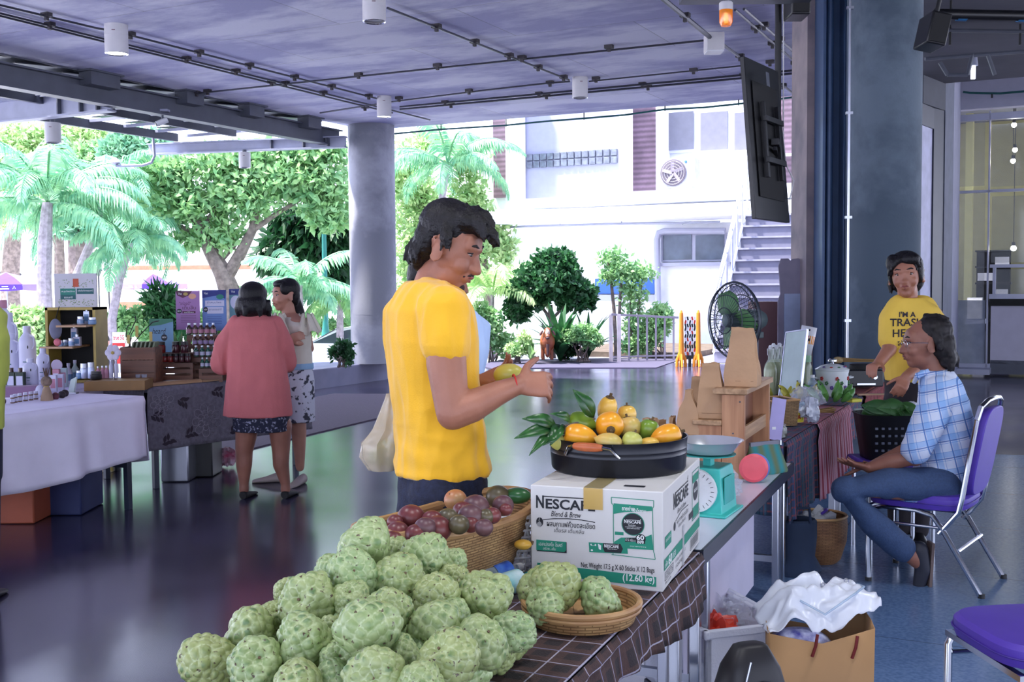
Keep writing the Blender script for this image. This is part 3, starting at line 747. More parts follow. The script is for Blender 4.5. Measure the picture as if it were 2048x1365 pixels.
for k in range(5):
 mb.box((0,0.13,0),(0.1,0.22,0.01),T(-0.09,-0.19,0.33) @ Matrix.Rotation(pi/2,4,'X') @ Matrix.Rotation(k*2*pi/5,4,'Z') @ Matrix.Rotation(.4,4,'Y'))
mb.build('fan_blades',mat('ac blade',(150,140,150),.5),t)
mb=MB()
for r_ in (0.08,0.14,0.2,0.26): mb.tube([(-0.09+r_*cos(a),-0.2,0.33+r_*sin(a)) for a in np.linspace(0,2*pi,24,endpoint=False)],0.003,4,close=True)
mb.build('fan_guard',mat('guard',(200,196,205),.5),t)
mb=MB(); mb.box((-0.28,0,0.015),(.05,.3,.03)); mb.box((.28,0,.015),(.05,.3,.03)); mb.build('foot',M['light_steel'],t)
MB().ball((.2,-.165,.56),(.03,.004,.03),12,6).build('badge',mat('badge blue',(60,110,200),.4),t)
def stairs():
 H=radians(-21.5); b=Vector((3.75,20.3,0)); d=Vector((sin(-H),cos(-H),0)); r=Vector((d.y,-d.x,0))
 t=thing('outdoor_staircase','pale concrete staircase with steel handrail leading up to the walkway','staircase',b,H)
 sm=mat('shaded stair grey',(112,112,132),0.7,var=0.06)  # concrete grey darkened to carry the shade lying on the stairs
 n=12; rise=0.242; tr=0.3; W=3.2
 for i in range(n):
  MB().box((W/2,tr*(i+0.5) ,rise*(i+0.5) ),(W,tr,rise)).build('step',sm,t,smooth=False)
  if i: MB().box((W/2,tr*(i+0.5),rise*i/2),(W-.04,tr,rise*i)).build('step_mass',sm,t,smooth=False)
  MB().box((W/2,tr*i-0.012,rise*(i+1)-0.018),(W,0.035,0.036)).build('nosing',mat('nosing',(150,150,168),.6),t,smooth=False)
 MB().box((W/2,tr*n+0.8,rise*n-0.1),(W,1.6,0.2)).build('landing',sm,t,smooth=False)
 for side,x in ((0,-0.02),(1,W+.02)):
  mb=MB()
  for h in (1.13,0.95): mb.tube([(x,-0.05,h+.05),(x,tr*n,rise*n+h),(x,tr*n+1.2,rise*n+h)],0.026,8)
  mb.build('handrail',M['chrome'] if 0 else mat('rail steel',(196,200,220),0.3,0.5),t)
  for i in range(0,n+1,2):
   MB().tube([(x,tr*i+0.05,rise*i),(x,tr*i+0.05,rise*i+1.1)],0.022,8).build('baluster',mat('rail steel',(0,0,0)),t)
  mb=MB(); mb.tube([(x,0,0.2),(x,tr*n,rise*n+.2)],0.03,8); mb.build('lower_rail',mat('rail steel',(0,0,0)),t)
 mb=MB()
 for h in (1.1,.9,.7): mb.tube([(W,tr*n+1.2,rise*n+h),(W+3,tr*n+1.2,rise*n+h)],.02,8)
 mb.build('handrail',mat('rail steel',(0,0,0)),t)
stairs()
t=thing('railing','grey steel railing with flat posts at the right end of the bed','railing',P(1225,717,20.8)*1.0); t.location.z=0
p0=P(1222,717,20.6); p1=P(1356,717,20.9);
rl=mat('railing steel',(150,146,160),0.4,0.3,var=.05)
for k in range(2): MB().box((p0.x+.15*k,p0.y,.45),(.07,.03,.9)).build('post',mat('post steel',(200,190,196),.4,.3),t,world=True,smooth=False)
MB().bar((p0.x,p0.y,.9),(p1.x,p1.y,.82),.05,.04).build('top_rail',rl,t,world=True,smooth=False)
MB().bar((p0.x,p0.y,.1),(p1.x,p1.y,.1),.03,.03).build('bottom_rail',rl,t,world=True,smooth=False)
for k in range(1,8):
 q=p0.lerp(p1,k/7.5); MB().box((q.x,q.y,.43),(.035,.02,.82)).build('baluster',rl,t,world=True,smooth=False)
def barrier():
 b=P(1380,722,19.4); s=19.4/FPX
 t=thing('folding_barrier','folded expanding barrier with two orange posts and red, white and black slats','barrier',(b.x,b.y,0))
 om=mat('orange plastic',(226,138,40),0.4,var=0.08)
 for x in (-0.155,0.145):
  mb=MB(); mb.tube([(x,0,.12),(x,0,.95)],[.05,.035],10); mb.tube([(x,0,.95),(x,0,1.0)],[.03,.012],8)
  for s_ in (-1,1): mb.tube([(x,0,.3),(x+s_*.07,0,.12),(x+s_*.075,0,0)],[.03,.03,.028],8)
  mb.tube([(x,-.02,.25),(x,-.12,0.0)],[.02,.02],8); mb.tube([(x,.02,.25),(x,.12,0.0)],[.02,.02],8)
  mb.build('orange_post',om,t)
 bands=[mat('slat black',(30,30,34),.5),mat('slat white',(228,228,235),.5),mat('slat red',(190,52,44),.5)]
 for k,x in enumerate((-0.085,-0.045,-0.005,0.035,0.075)):
  mb=MB(); z=0.14
  for i in range(12):
   mb.mi=[0,1,2,1][(i+k) % 4] if i % 3 else 0
   mb.bar((x+.012*(i % 2),.01*(k % 2),z),(x+.012*((i+1) % 2),.01*(k % 2),z+.062),.03,.012,up=(0,1,0)); z += .062
  mb.build('slat',bands,t,smooth=False)
 MB().box((0,0.03,.1),(.05,.05,.2)).build('foot',M['black'],t)
barrier()
t=thing('cream_building','far low cream building with an orange-brown band behind the trees','building',(-14,50,GZ))
cr=mat('cream wall',(240,226,226),0.8,var=0.03); ob=mat('terracotta band',(180,104,80),0.8);
def wpx(name,m,x0,y0,x1,y1,Y,th=0.3,parent=None,**k):
 a=P(x0,y1,Y); b=P(x1,y0,Y); return MB().box(((a.x+b.x)/2,Y+th/2,(a.z+b.z)/2),(b.x-a.x,th,b.z-a.z)).build(name,m,parent,world=True,smooth=False,**k)
wpx('roof_band',ob,236,530,500,541,47,parent=t)
wpx('wall',cr,236,541,262,640,47,parent=t); wpx('wall',cr,336,541,352,640,47,parent=t); wpx('wall',cr,440,541,500,640,47,parent=t)
wpx('back_wall',mat('far wall',(250,240,244),.8),236,541,500,640,51,parent=t)
wpx('roof',mat('far roof',(240,240,246),.8),230,500,505,530,48,parent=t,th=4)
wpx('plinth',ob,236,604,330,618,46.6,parent=t)
for q in ((262,558,300,600),(352,555,395,610),(400,555,432,610)): wpx('window',mat('pale window',(232,240,246),.2),*q,50.8,parent=t)
t=thing('low_building','pale building with an orange counter at far left','building',(-22,52,GZ))
wpx('wall',cr,-60,560,110,640,50,parent=t); wpx('orange_counter',mat('orange counter',(236,170,96),.7),60,632,98,652,46,parent=t)
wpx('awning',mat('awning',(238,196,184),.7),55,617,110,626,45.5,parent=t,th=1)
def umbrella(x,ytop,Y,r,label,z0=GZ,half=False):
 c=P(x,ytop,Y); t=thing('market_umbrella',label,'umbrella',(c.x,c.y,z0),group='purple market umbrellas')
 H=c.z-z0; n=8; pm=mat('purple cloth',(84,52,160),0.8,var=0.05); lm_=mat('lilac cloth',(140,116,196),0.8,var=0.05)
 mb=MB(); drop=r*0.3
 for i in range(n):
  mb.mi=i % 2
  a0=2*pi*i/n; a1=2*pi*(i+1)/n; m0=(a0+a1)/2
  top=(0,0,H)
  p0_=(r*cos(a0),r*sin(a0),H-drop); p1_=(r*cos(a1),r*sin(a1),H-drop)
  h0=(.5*r*cos(a0),.5*r*sin(a0),H-drop*.42); h1=(.5*r*cos(a1),.5*r*sin(a1),H-drop*.42)
  mb.add([top,h0,h1],[(0,1,2)]); mb.add([h0,p0_,p1_,h1],[(0,1,2,3)])
  vv=[];
  for k in range(7):
   f=k/6; x_=p0_[0]+(p1_[0]-p0_[0])*f; y_=p0_[1]+(p1_[1]-p0_[1])*f
   vv += [(x_,y_,H-drop),(x_*1.01,y_*1.01,H-drop-r*.13-r*.03*sin(pi*f))]
  mb.add(vv,[(2*k,2*k+1,2*k+3,2*k+2) for k in range(6)])
 mb.build('canopy',[pm,lm_],t,smooth=False)
 MB().cyl((0,0,0),(0,0,H),.025,.025,8).build('pole',M['light_steel'],t)
 MB().lathe([(.25,0),(.25,.06),(.08,.12)],16).build('base',M['light_steel'],t)
 mb=MB()
 for i in range(n):
  a0=2*pi*i/n; mb.tube([(0,0,H-.03),(r*cos(a0),r*sin(a0),H-drop-.03)],.012,4)
 mb.build('ribs',M['light_steel'],t)
 mb=MB()
 for i in (4,5,6):
  a=2*pi*(i+.5)/n; rr=r*cos(pi/n)*1.02; o=Vector((rr*cos(a),rr*sin(a),H-drop-r*.1)); X=flatM(o,(-sin(a),cos(a),0),(0,0,1))
  mb.tube([X @ Vector((r*.2+.035*cos(q),.02+.045*sin(q),.01)) for q in (pi/2,pi/2+2.1,pi/2+4.2)],.008,4,close=True)
  mb.box((-.05*r,0,.01),(r*.28,.03,.004),X); mb.box((0,.05,.01),(r*.14,.025,.004),X)
 mb.build('printed_mark',M['white'],t,smooth=False)
umbrella(12,545,27,1.0,'purple umbrella at the far left edge')
umbrella(306,548,34,1.05,'purple and lilac umbrella right of the display sign')
umbrella(84,668,26,.4,'small blue-violet parasol behind the white bottles')
p=P(651,640,26); t=thing('lamp_post','dark green cast iron lamp post left of the round column','lamp post',(p.x,p.y,GZ))
gmn=mat('green iron',(36,116,112),0.5,var=0.1)
MB().lathe([(.17,0),(.17,.15),(.11,.25),(.12,.9),(.16,1.0),(.1,1.15),(.07,1.4),(.055,3.5),(.05,5.0)],14).build('post',gmn,t)
MB().lathe([(.05,5.0),(.12,5.05),(.15,5.3),(.08,5.45)],12).build('lantern',M['white'],t)
for (x,y,lab) in ((690,535,'small orange sign far behind the lamp post'),(703,547,'small blue sign hanging beside the column')):
 o=wpx('street_sign',mat('sign ' +lab[6:12],(232,140,110) if x == 690 else (80,84,160),.6),x-12,y-6,x+10,y+10,30,th=.05); tag(o,lab,'sign')
 q=MB().cyl((o.location.x,30.03,GZ),(o.location.x,30.03,o.location.z+.1),.02); q.build('sign_pole',M['grey_steel'],o,world=True)
for i,x in enumerate((4,24,36)):
 p=P(x,556,45); t=thing('garden_lamp','far garden lantern above the left purple umbrella, %s of three' % ('leftmost','middle','rightmost')[i],'lamp',(p.x,p.y,GZ),group='far garden lanterns')
 MB().cyl((0,0,0),(0,0,p.z-GZ-.1),.03).build('post',M['black'],t)
 MB().lathe([(.04,-.1),(.12,.1),(.16,.12),(.02,.3)],8,c=(0,0,p.z-GZ)).build('lantern',M['black'],t)
for i,(x,y) in enumerate(((197,548),(217,548))):
 p=P(x,y,42); t=thing('garden_lamp','twin lantern right of the display sign, %s one' % ('left','right')[i],'lamp',(p.x,p.y,GZ),group='twin garden lanterns')
 MB().cyl((0,0,0),(0,0,p.z-GZ-.1),.03).build('post',M['black'],t)
 MB().lathe([(.04,-.1),(.12,.1),(.16,.12),(.02,.3)],8,c=(0,0,p.z-GZ)).build('lantern',M['black'],t)
def car():
 Y=25; b=P(720,700,Y); t=thing('car','white car parked beyond the kerb, half hidden by the round column','car',(b.x,b.y,GZ))
 wp=mat('white car paint',(240,240,244),0.15,var=0.01,spec=.8)
 prof=[(-2.15,.38),(-2.2,.62),(-2.1,.8),(-1.55,.93),(-1.05,1.02),(-.45,1.34),(.2,1.45),(.9,1.42),(1.5,1.15),(2.0,1.02),(2.15,.8),(2.15,.4),(1.75,.34)]
 for cx in (1.3,-1.42):
  arc=[(cx+.36*cos(a),.33+.36*sin(a)) for a in np.linspace(0.05,pi-.05,9)]
  prof += arc+([(cx-.36,.28)] if cx >0 else [])
 mb=MB(); n=len(prof)
 def w_(z): return .86 if z <.95 else .86-(z-.95)*.42
 vs=[(x,-w_(z),z) for x,z in prof]+[(x,w_(z),z) for x,z in prof]
 mb.add(vs,[tuple(range(n)),tuple(range(2*n-1,n-1,-1))]+[(i,n+i,n+(i+1) % n,(i+1) % n) for i in range(n)])
 mb.build('body',wp,t,bev=.02)
 gl=mat('car glass',(70,78,92),.05,spec=1,var=.1)
 for s in (-1,1):
  def q_(x,z): return (x,s*(w_(z)+.006),z)
  for poly in ([(-.95,1.06),(-.42,1.29),(-.05,1.36),(-.05,1.05)],[(.02,1.05),(.02,1.37),(.75,1.36),(1.25,1.1)]):
   mb=MB(); mb.add([q_(*p) for p in poly],[(0,1,2,3)]); mb.build('side_window',gl,t,smooth=False,thick=.006)
  for cx in (1.3,-1.42):
   wq=MB().cyl((cx,s*.62,.32),(cx,s*.84,.32),.32,.32,24).build('wheel',M['blackmatte'],t)
   MB().cyl((cx,s*.84,.32),(cx,s*.85,.32),.2,.18,16).build('hub_cap',M['steel'],t)
 mb=MB(); mb.add([(-1.0,-.72,1.06),(-1.0,.72,1.06),(-.46,.62,1.36),(-.46,-.62,1.36)],[(0,1,2,3)]); mb.build('windscreen',gl,t,smooth=False,thick=.01)
 MB().ball((-2.08,-.6,.72),(.1,.16,.07)).build('headlight',M['glass'],t); MB().ball((-2.08,.6,.72),(.1,.16,.07)).build('headlight',M['glass'],t)
car()
# ------------------------------------------------------------ things on the ceiling
lamp_on=mat('lit lamp face',(255,255,255),0.5,emit=(255,255,255),es=8)
def can(x,yt,yb,w,lab,lit=True,z=ZC,Y=None):
 p=PZ(x,yt,z) if Y is None else P(x,yt,Y)
 s=p.y/FPX; h=(yb-yt)*s*1.0; r=w*s/2
 t=thing('ceiling_light',lab,'ceiling light',(p.x,p.y,p.z-h),group=None)
 hg=MB().lathe([(r,0.0),(r,h*.62),(r*1.012,h*.625),(r*1.012,h*.64),(r,h*.645),(r,h)],28,cap=False).build('housing',M['cream'],t)
 MB().lathe([(r*.98,h-.004),(0.001,h-.004)],28,cap=False).build('cap',M['cream'],t)
 MB().lathe([(r,0),(r*.97,-.004),(r*.9,.004)],28,cap=False).build('rim',M['chrome'],t)
 MB().lathe([(r*.93,.012),(0.001,.012)],28,cap=False).build('lamp_face',lamp_on if lit else mat('unlit lamp face',(200,200,205),.3),t)
 MB().box((r*.1,-r*1.0,h*.75),(.03,.006,.008)).build('badge',mat('badge grey',(120,90,100),.5),hg)
 if p.z <ZC-.02: MB().cyl((0,0,h),(0,0,h+.04),.03,.03,10).build('mount',M['grey_steel'],t)
 if lit:
  l=bpy.data.lights.new('downlight','SPOT'); l.energy=55; l.spot_size=radians(120); l.spot_blend=.5; l.shadow_soft_size=r; l.color=(.95,.97,1)
  lo=bpy.data.objects.new('downlight',l); COL.objects.link(lo); lo.parent=t; lo.location=(0,0,-.02)
 return t
can(232,50,106,45,'large lit white cylinder downlight at upper left')
can(748,-4,42,46,'white cylinder downlight cut by the top of the picture',False)
can(768,193,233,29,'lit cylinder downlight just above the round column')
can(1160,155,195,31,'unlit cylinder downlight in the middle of the ceiling',False)
can(105,246,285,31,'cylinder downlight under the near canopy cross beam',False,Y=13.75)
can(489,305,335,23,'cylinder downlight under the far canopy beam',False,Y=16.7)
for k,(x,y) in enumerate(((.3,1.9),(1.9,3.6),(-1.6,3.2))):  # unseen extra downlights, added to brighten the foreground
 q=can(232,50,106,45,('added fill downlight above the fruit stall, over the photographer','added fill downlight over the vendor side, above the frame','added fill downlight over the open floor, above the frame')[k]); q.location.x,q.location.y=x,y
can(1600,118,158,22,'lit cylinder downlight partly behind the concrete wall end')
con=mat('dark conduit',(58,60,72),0.4,0.4,var=.1)
def conduit(lab,pts,clamps=(),r=.011,z=3.90,name='ceiling_conduit',m=None,dz=0.0):
 q=[PZ(x,y,z) for x,y in pts]
 t=thing(name,lab,'conduit',q[0])
 MB().tube(q,r,6).build('pipe',m or con,t,world=True)
 for (x,y) in clamps:
  c=PZ(x,y,z); mb=MB(); X=T(c.x,c.y,0) @ Rz(RZA)
  mb.box((0,0,z+.012),(.085,.06,.036),X); mb.box((0,0,z-r-.012),(.03,.03,.03),X); mb.build('clamp',mat('clamp',(50,46,52),.6,var=.2),t,world=True,smooth=False)
 return t
def onl(p,q,fs): return [(p[0]+(q[0]-p[0])*f,p[1]+(q[1]-p[1])*f) for f in fs]
conduit('upper one of the twin conduits running past the large left downlight',[(-60,-4),(195,57),(215,60)],onl((-60,-4),(195,57),(.6,)))
conduit('long conduit from the large left downlight to the one above the column',[(250,68),(780,204)],onl((250,68),(780,204),(.02,.28,.47,.64,.78,.92)))
conduit('nearer of two long parallel conduits crossing the left ceiling',[(-60,12),(700,200),(860,240)],onl((-60,12),(700,200),(.21,.57,.7,.83,.93)))
conduit('farther of two long parallel conduits crossing the left ceiling',[(-60,17),(690,203),(785,226)],())
conduit('conduit from the topmost middle downlight to the one in mid ceiling',[(775,16),(1138,160)],onl((775,16),(1138,160),(.27,.48,.67,.83,.97)))
conduit('long cross conduit from the beam to the square lamp box',[(365,190),(800,144),(1408,81)],[(415,184),(393,187),(543,166),(717,151),(875,133),(1044,117),(1218,96)])
conduit('cross conduit through the mid ceiling downlight',[(640,226),(790,203),(975,180),(1100,166),(1140,163)],[(798,198),(938,183),(1100,167),(730,216)])
conduit('cross conduit right of the mid ceiling downlight',[(1178,163),(1500,130)],[(1192,159),(1387,142),(1540,126)],r=.009)
conduit('upper pipe of the pair running across before the slab edge',[(800,214),(1490,150),(1620,138)],[(890,206),(1078,189),(1285,170),(1487,152)],r=.014)
conduit('lower pipe of the pair running across before the slab edge',[(800,219),(1490,156),(1620,144)],[(902,210),(1093,192),(1296,174)],r=.014)
conduit('thick conduit dropping from the top edge to the square lamp box',[(1312,-14),(1424,78)],[(1370,33)],r=.022,z=3.88)
conduit('short conduit from the square lamp box towards the television',[(1444,88),(1484,117)],[(1480,114)],r=.016)
conduit('left one of the diagonal pair of conduits behind the television',[(1470,20),(1620,150)],[(1512,58),(1545,89),(1590,128)],r=.013)
conduit('right one of the diagonal pair of conduits behind the television',[(1488,18),(1620,132)],[(1528,52),(1560,80),(1598,112)],r=.013)
conduit('short diagonal conduit near the slab edge by the wall end',[(1563,168),(1602,200)],[(1566,172)],r=.014)
t=thing('hanging_cable','sagging green cable strung on hooks along the slab edge','cable',PZ(1000,251,3.86)); pts=[]
key=[(786,268),(882,259),(1010,251),(1090,243),(1168,237),(1250,230),(1330,219),(1410,215),(1477,208),(1560,198),(1620,190)]
pts=[PZ(x,y+1,3.84) for x,y in key]
for p in pts: pass
eb=14.62
kk=[AB(eb,p.dot(B_),p.z) for p in [PA(x,y,eb) for x,y in key]]
MB().tube(kk,.014,6).build('cable',mat('green cable',(30,84,84),.5),t,world=True)
for x in (882,1012,1168,1330,1477):
 p=PA(x,240,eb); b_=p.dot(B_); zz=min(kk,key=lambda q: abs(q.dot(B_)-b_)).z
 MB().tube([AB(eb,b_,zz-.02),AB(eb,b_,4.0)],.009,6).build('hook',M['black'],t,world=True)
p=PZ(1428,68,3.93); s=p.y/FPX
t=thing('emergency_light','square white lamp box on the ceiling near the television','light',(p.x,p.y,3.93-.17))
MB().box((0,0,.085),(.17,.2,.17)).build('box',M['cream'],t,bev=.006); MB().box((0,0,-.006),(.16,.19,.012)).build('diffuser',M['white'],t)
p=P(1452,12,8.0); t=thing('warning_beacon','amber warning beacon lamp hanging near the top edge','beacon',(p.x,p.y,p.z-.15))
am=mat('amber plastic',(226,130,20),0.15,alpha=.85,spec=1,emit=(230,130,10),es=.12)
MB().lathe([(.001,0),(.035,.008),(.048,.035),(.048,.12)],20).build('dome',am,t)
MB().lathe([(.05,.12),(.05,.17),(.04,.18)],20).build('base',M['cream'],t)
MB().lathe([(.012,.03),(.02,.06),(.012,.1)],10).build('bulb',mat('beacon bulb',(255,210,120),.3,emit=(255,190,90),es=2),t)
MB().cyl((0,0,.18),(0,0,ZC-t.location.z),.012).build('stem',M['black'],t)
p=P(1500,0,8.0)
t=thing('cable_tray','grey metal cable tray across the top edge above the beacon','tray',(p.x,p.y+.1,p.z+.02))
MB().box((0,0,.03),(.95,.25,.05)).build('tray',M['grey_steel'],t)
for x in (-.4,.4): MB().cyl((x,0,.05),(x,0,ZC-t.location.z),.008).build('hanger',M['black'],t)
def tv():
 Y0,Y1=8.0,8.45
 tl,tr,bl,br=P(1488,112,Y0),P(1556,143,Y1),P(1512,437,Y0-.0),P(1580,446,Y1)
 c=(tl+tr+bl+br)/4
 t=thing('television','black flat television hanging sideways on a ceiling pole, seen from behind','television',c)
 n=(tr-tl).cross(bl-tl).normalized()
 if n.x <0: n=-n       # points to the back of the set (towards the right)
 mb=MB(); q=[tl,tr,br,bl]; th=.035
 mb.add([v for v in q]+[v-n*th for v in q],[(0,1,2,3),(7,6,5,4),(0,4,5,1),(1,5,6,2),(2,6,7,3),(3,7,4,0)])
 mb.build('panel',M['black'],t,world=True,bev=.004)
 mc=c+n*.01
 e1=(tr-tl).normalized(); e2=(tl-bl).normalized()
 mb=MB(); X=flatM(mc,e1,e2)
 for x in (-.12,.12): mb.box((x,0,.03 if X.to_3x3().col[2].dot(n) >0 else -.03),(.03,.55,.03),X)
 mb.box((0,.15,.05 if X.to_3x3().col[2].dot(n) >0 else -.05),(.3,.04,.03),X); mb.box((0,-.15,.05 if X.to_3x3().col[2].dot(n) >0 else -.05),(.3,.04,.03),X)
 mb.build('mount_rails',M['black'],t,world=True,bev=.002)
 q=mc-n*.045
 mb=MB(); mb.box((0,0,0),(.42,.84,.004),flatM(mc-n*.001,e1,e2)); mb.build('back_cover',M['blackmatte'],t,world=True)
 pt=P(1556,170,8.5);
 MB().tube([(pt.x,8.5,2.35),(pt.x,8.5,ZC)],.025,12).build('pole',M['black'],t,world=True)
 mb=MB(); pz=P(1572,300,8.5); mb.bar((pt.x,8.5,pz.z),mc+n*.05,.06,.05); mb.bar((pt.x,8.5,pz.z-.1),mc+n*.05+Vector((0,0,-.05)),.03,.03)
 mb.bar((pt.x+.02,8.5,pz.z+.12),(pt.x+.02,8.5,pz.z-.18),.04,.05)
 mb.build('tilt_arm',M['black'],t,world=True,bev=.003)
 mb=MB(); k=P(1572,330,8.4); mb.tube([k,k+Vector((.06,0,-.12)),k+Vector((.03,0,-.26)),k+Vector((-.04,0,-.24)),k+Vector((-.03,0,-.1))],.005,6)
 mb.tube([(pt.x+.03,8.47,ZC),(pt.x+.035,8.47,2.6),k],.005,6); mb.build('cable',M['cream'],t,world=True)
 mb=MB(); lc=P(1529,160,8.1); mb.box((0,0,0),(.05,.1,.003),flatM(lc+n*.016+(mc-c),e1,e2)); mb.build('sticker',M['grey_steel'],t,world=True)
tv()
def wbox_(name,label,cat,x0,y0,x1,y1,Y,th,m,hang=None):
 a=P(x0,y1,Y); b=P(x1,y0,Y)
 t=thing(name,label,cat,((a.x+b.x)/2,Y+th/2,a.z)); h=b.z-a.z; w=b.x-a.x
 MB().box((0,0,h/2),(w,th,h)).build('cabinet',m,t,bev=.01)
 MB().box((0,-th/2-.006,h/2),(w*.86,.012,h*.88)).build('grille',M['blackmatte'],t,bev=.004)
 if hang: MB().cyl((0,0,h),(0,0,hang-t.location.z),.015).build('bracket',M['black'],t)
 return t
wbox_('loudspeaker','dark loudspeaker box at the top edge left of the wall end','loudspeaker',1583,-40,1622,28,8.2,.25,M['black'],ZC)
sp=wbox_('loudspeaker','black loudspeaker hanging right of the wide concrete column','loudspeaker',1852,22,1893,88,7.6,.26,M['black'],ZC); sp.rotation_euler.y=radians(12)
p=P(1975,32,9.5); t=thing('lighting_pipe','black pipe with blue tape bands across the hall ceiling','pipe',p)
MB().cyl((-.45,0,.02),(1.2,.1,0),.045,.045,12).build('pipe',M['black'],t)
for x in (-.25,.28): MB().cyl((x,0.012+(x+.45)*.06,.016-(x+.45)*.012),(x+.08,.012+(x+.53)*.06,.015-(x+.53)*.012),.049,.049,12).build('tape_band',mat('blue tape',(50,110,160),.5),t)
for x in (-.3,.9): MB().cyl((x,.03,.05),(x,.03,ZC-p.z),.01).build('hanger',M['black'],t)
p=P(1946,158,12.0); t=thing('tube_lamp','small bright vertical lamp hanging in the hall','lamp',p)
MB().cyl((0,0,0),(0,0,.14),.025,.025,12).build('tube',mat('tube glow',(220,225,255),.4,emit=(220,228,255),es=2),t)
MB().cyl((0,0,.14),(0,0,.3),.05,.03,12).build('holder',M['light_steel'],t); MB().cyl((0,0,.3),(0,0,ZC-p.z),.008).build('stem',M['black'],t)
t=thing('hall_conduit','thin green cable sagging along the wall over the glass screen','cable',PA(1900,184,18.3))
MB().tube([PA(x,y,18.3) for x,y in ((1926,184),(1940,186),(2000,187),(2060,182),(2200,178))],.018,6).build('cable',mat('green cable',(30,84,84),.5),t,world=True)
MB().tube([PA(1984,186,18.3),PA(1984,196,18.3)],.015,6).build('hook',M['black'],t,world=True)
t=thing('hall_truss','dark pipework hanging under the dim hall ceiling','pipe',P(1960,110,10.6)); mb=MB()
for (a,b) in (((1850,118),(2200,92)),((1850,60),(2200,66)),((1880,125),(1895,150)),((1895,150),(1935,150)),((1935,150),(1945,108)),((1975,108),(1990,150))):
 mb.tube([P(*a,10.6),P(*b,10.6)],.02,6)
mb.build('pipes',M['grey_steel'],t,world=True);
mb=MB()
for x in (1900,2040): q=P(x,90,10.6); mb.cyl(q,(q.x,q.y,ZC),.012)
mb.build('hangers',M['black'],t,world=True)
q0=PZ(306,300,3.55); Yq=q0.y
t=thing('gooseneck_lamp','thin curved pipe lamp hanging from the canopy corner','lamp',q0)
MB().tube([q0+Vector((0,0,.26)),P(309,312,Yq),P(303,325,Yq),P(285,331,Yq),P(232,332,Yq)],.022,8).build('arm',M['light_steel'],t,world=True)
c=P(230,326,Yq); MB().lathe([(.02,-.03),(.09,0),(.07,.04),(.02,.08)],12,c=tuple(c)).build('lamp_head',M['light_steel'],t,world=True)
d_=ray(325,243); c=CP+d_*(9.95/d_.dot(B_)); t=thing('security_camera','small white camera under the long grey beam','camera',c)
MB().tube([(.06,0,.02),(-.06,-.05,-.04)],.035,12).build('housing',M['white'],t); MB().cyl((0,0,.02),(0.0,0,3.62-c.z),.015).build('bracket',M['grey_steel'],t); MB().box((.0,0,.13),(.16,.1,.03)).build('plate',M['light_steel'],t)
MB().cyl((-.06,-.05,-.04),(-.068,-.054,-.044),.026).build('lens',M['black'],t)
# ------------------------------------------------------------ fruit stall in front
TA=Vector((0.394,0.919,0)); TB=Vector((-0.919,0.394,0)); RT=math.atan2(-0.394,0.919); TZ=0.65
def TT(a,b,z=0.0): return TA*a+TB*b+Vector((0,0,z))
def onT(px,py,z=TZ): return PZ(px,py,z)
def folding_table(lab,a0,a1,b0,b1,z,top,edge,panel=False,legs=True):
 c=TT((a0+a1)/2,(b0+b1)/2); t=thing('folding_table',lab,'table',c,RT)
 Lx,Ly=(b1-b0),(a1-a0)
 MB().box((0,0,z-.0105),(Lx,Ly,.02)).build('tabletop',top,t,bev=.003)
 mb=MB()
 for s in (-1,1):
  mb.box((s*(Lx/2-.004),0,z-.026),(.01,Ly+.004,.052)); mb.box((0,s*(Ly/2-.004),z-.026),(Lx+.004,.01,.052))
 mb.build('edge_band',edge,t)
 for sy in (-1,1):
  for sx in (-1,1):
   x=sx*(Lx/2-.045)
   MB().box((x,sy*(Ly/2-.08),(z-.02)/2+.01),(.036,.036,z-.04)).build('leg',M['chrome'],t,bev=.004)
   MB().box((x,sy*(Ly/2-.22),(z-.02)/2+.03),(.03,.034,z-.1)).build('leg_brace',M['steel'],t,bev=.004)
   MB().cyl((x,sy*(Ly/2-.08),0),(x,sy*(Ly/2-.08),.03),.022,.02,10).build('foot',M['white'],t)
  MB().box((0,sy*(Ly/2-.08),.2),(Lx-.09,.025,.03)).build('crossbar',M['steel'],t)
 if panel:
  MB().box((Lx/2-.07,-Ly/2+.62,(.22+z-.05)/2),(.012,1.15,z-.27)).build('side_board',mat('lavender board',(202,196,214),.6,var=.04),t)
 return t
wt=mat('white laminate',(206,214,228),0.25,var=.02)
folding_table('low folding table hidden under the checked cloth and fruit',1.5,3.40,.83,1.49,TZ,wt,M['black'])
folding_table('white-topped folding table with dark edge and shiny legs',3.46,5.30,.82,1.49,TZ,wt,mat('navy edge',(34,38,56),.4),True)
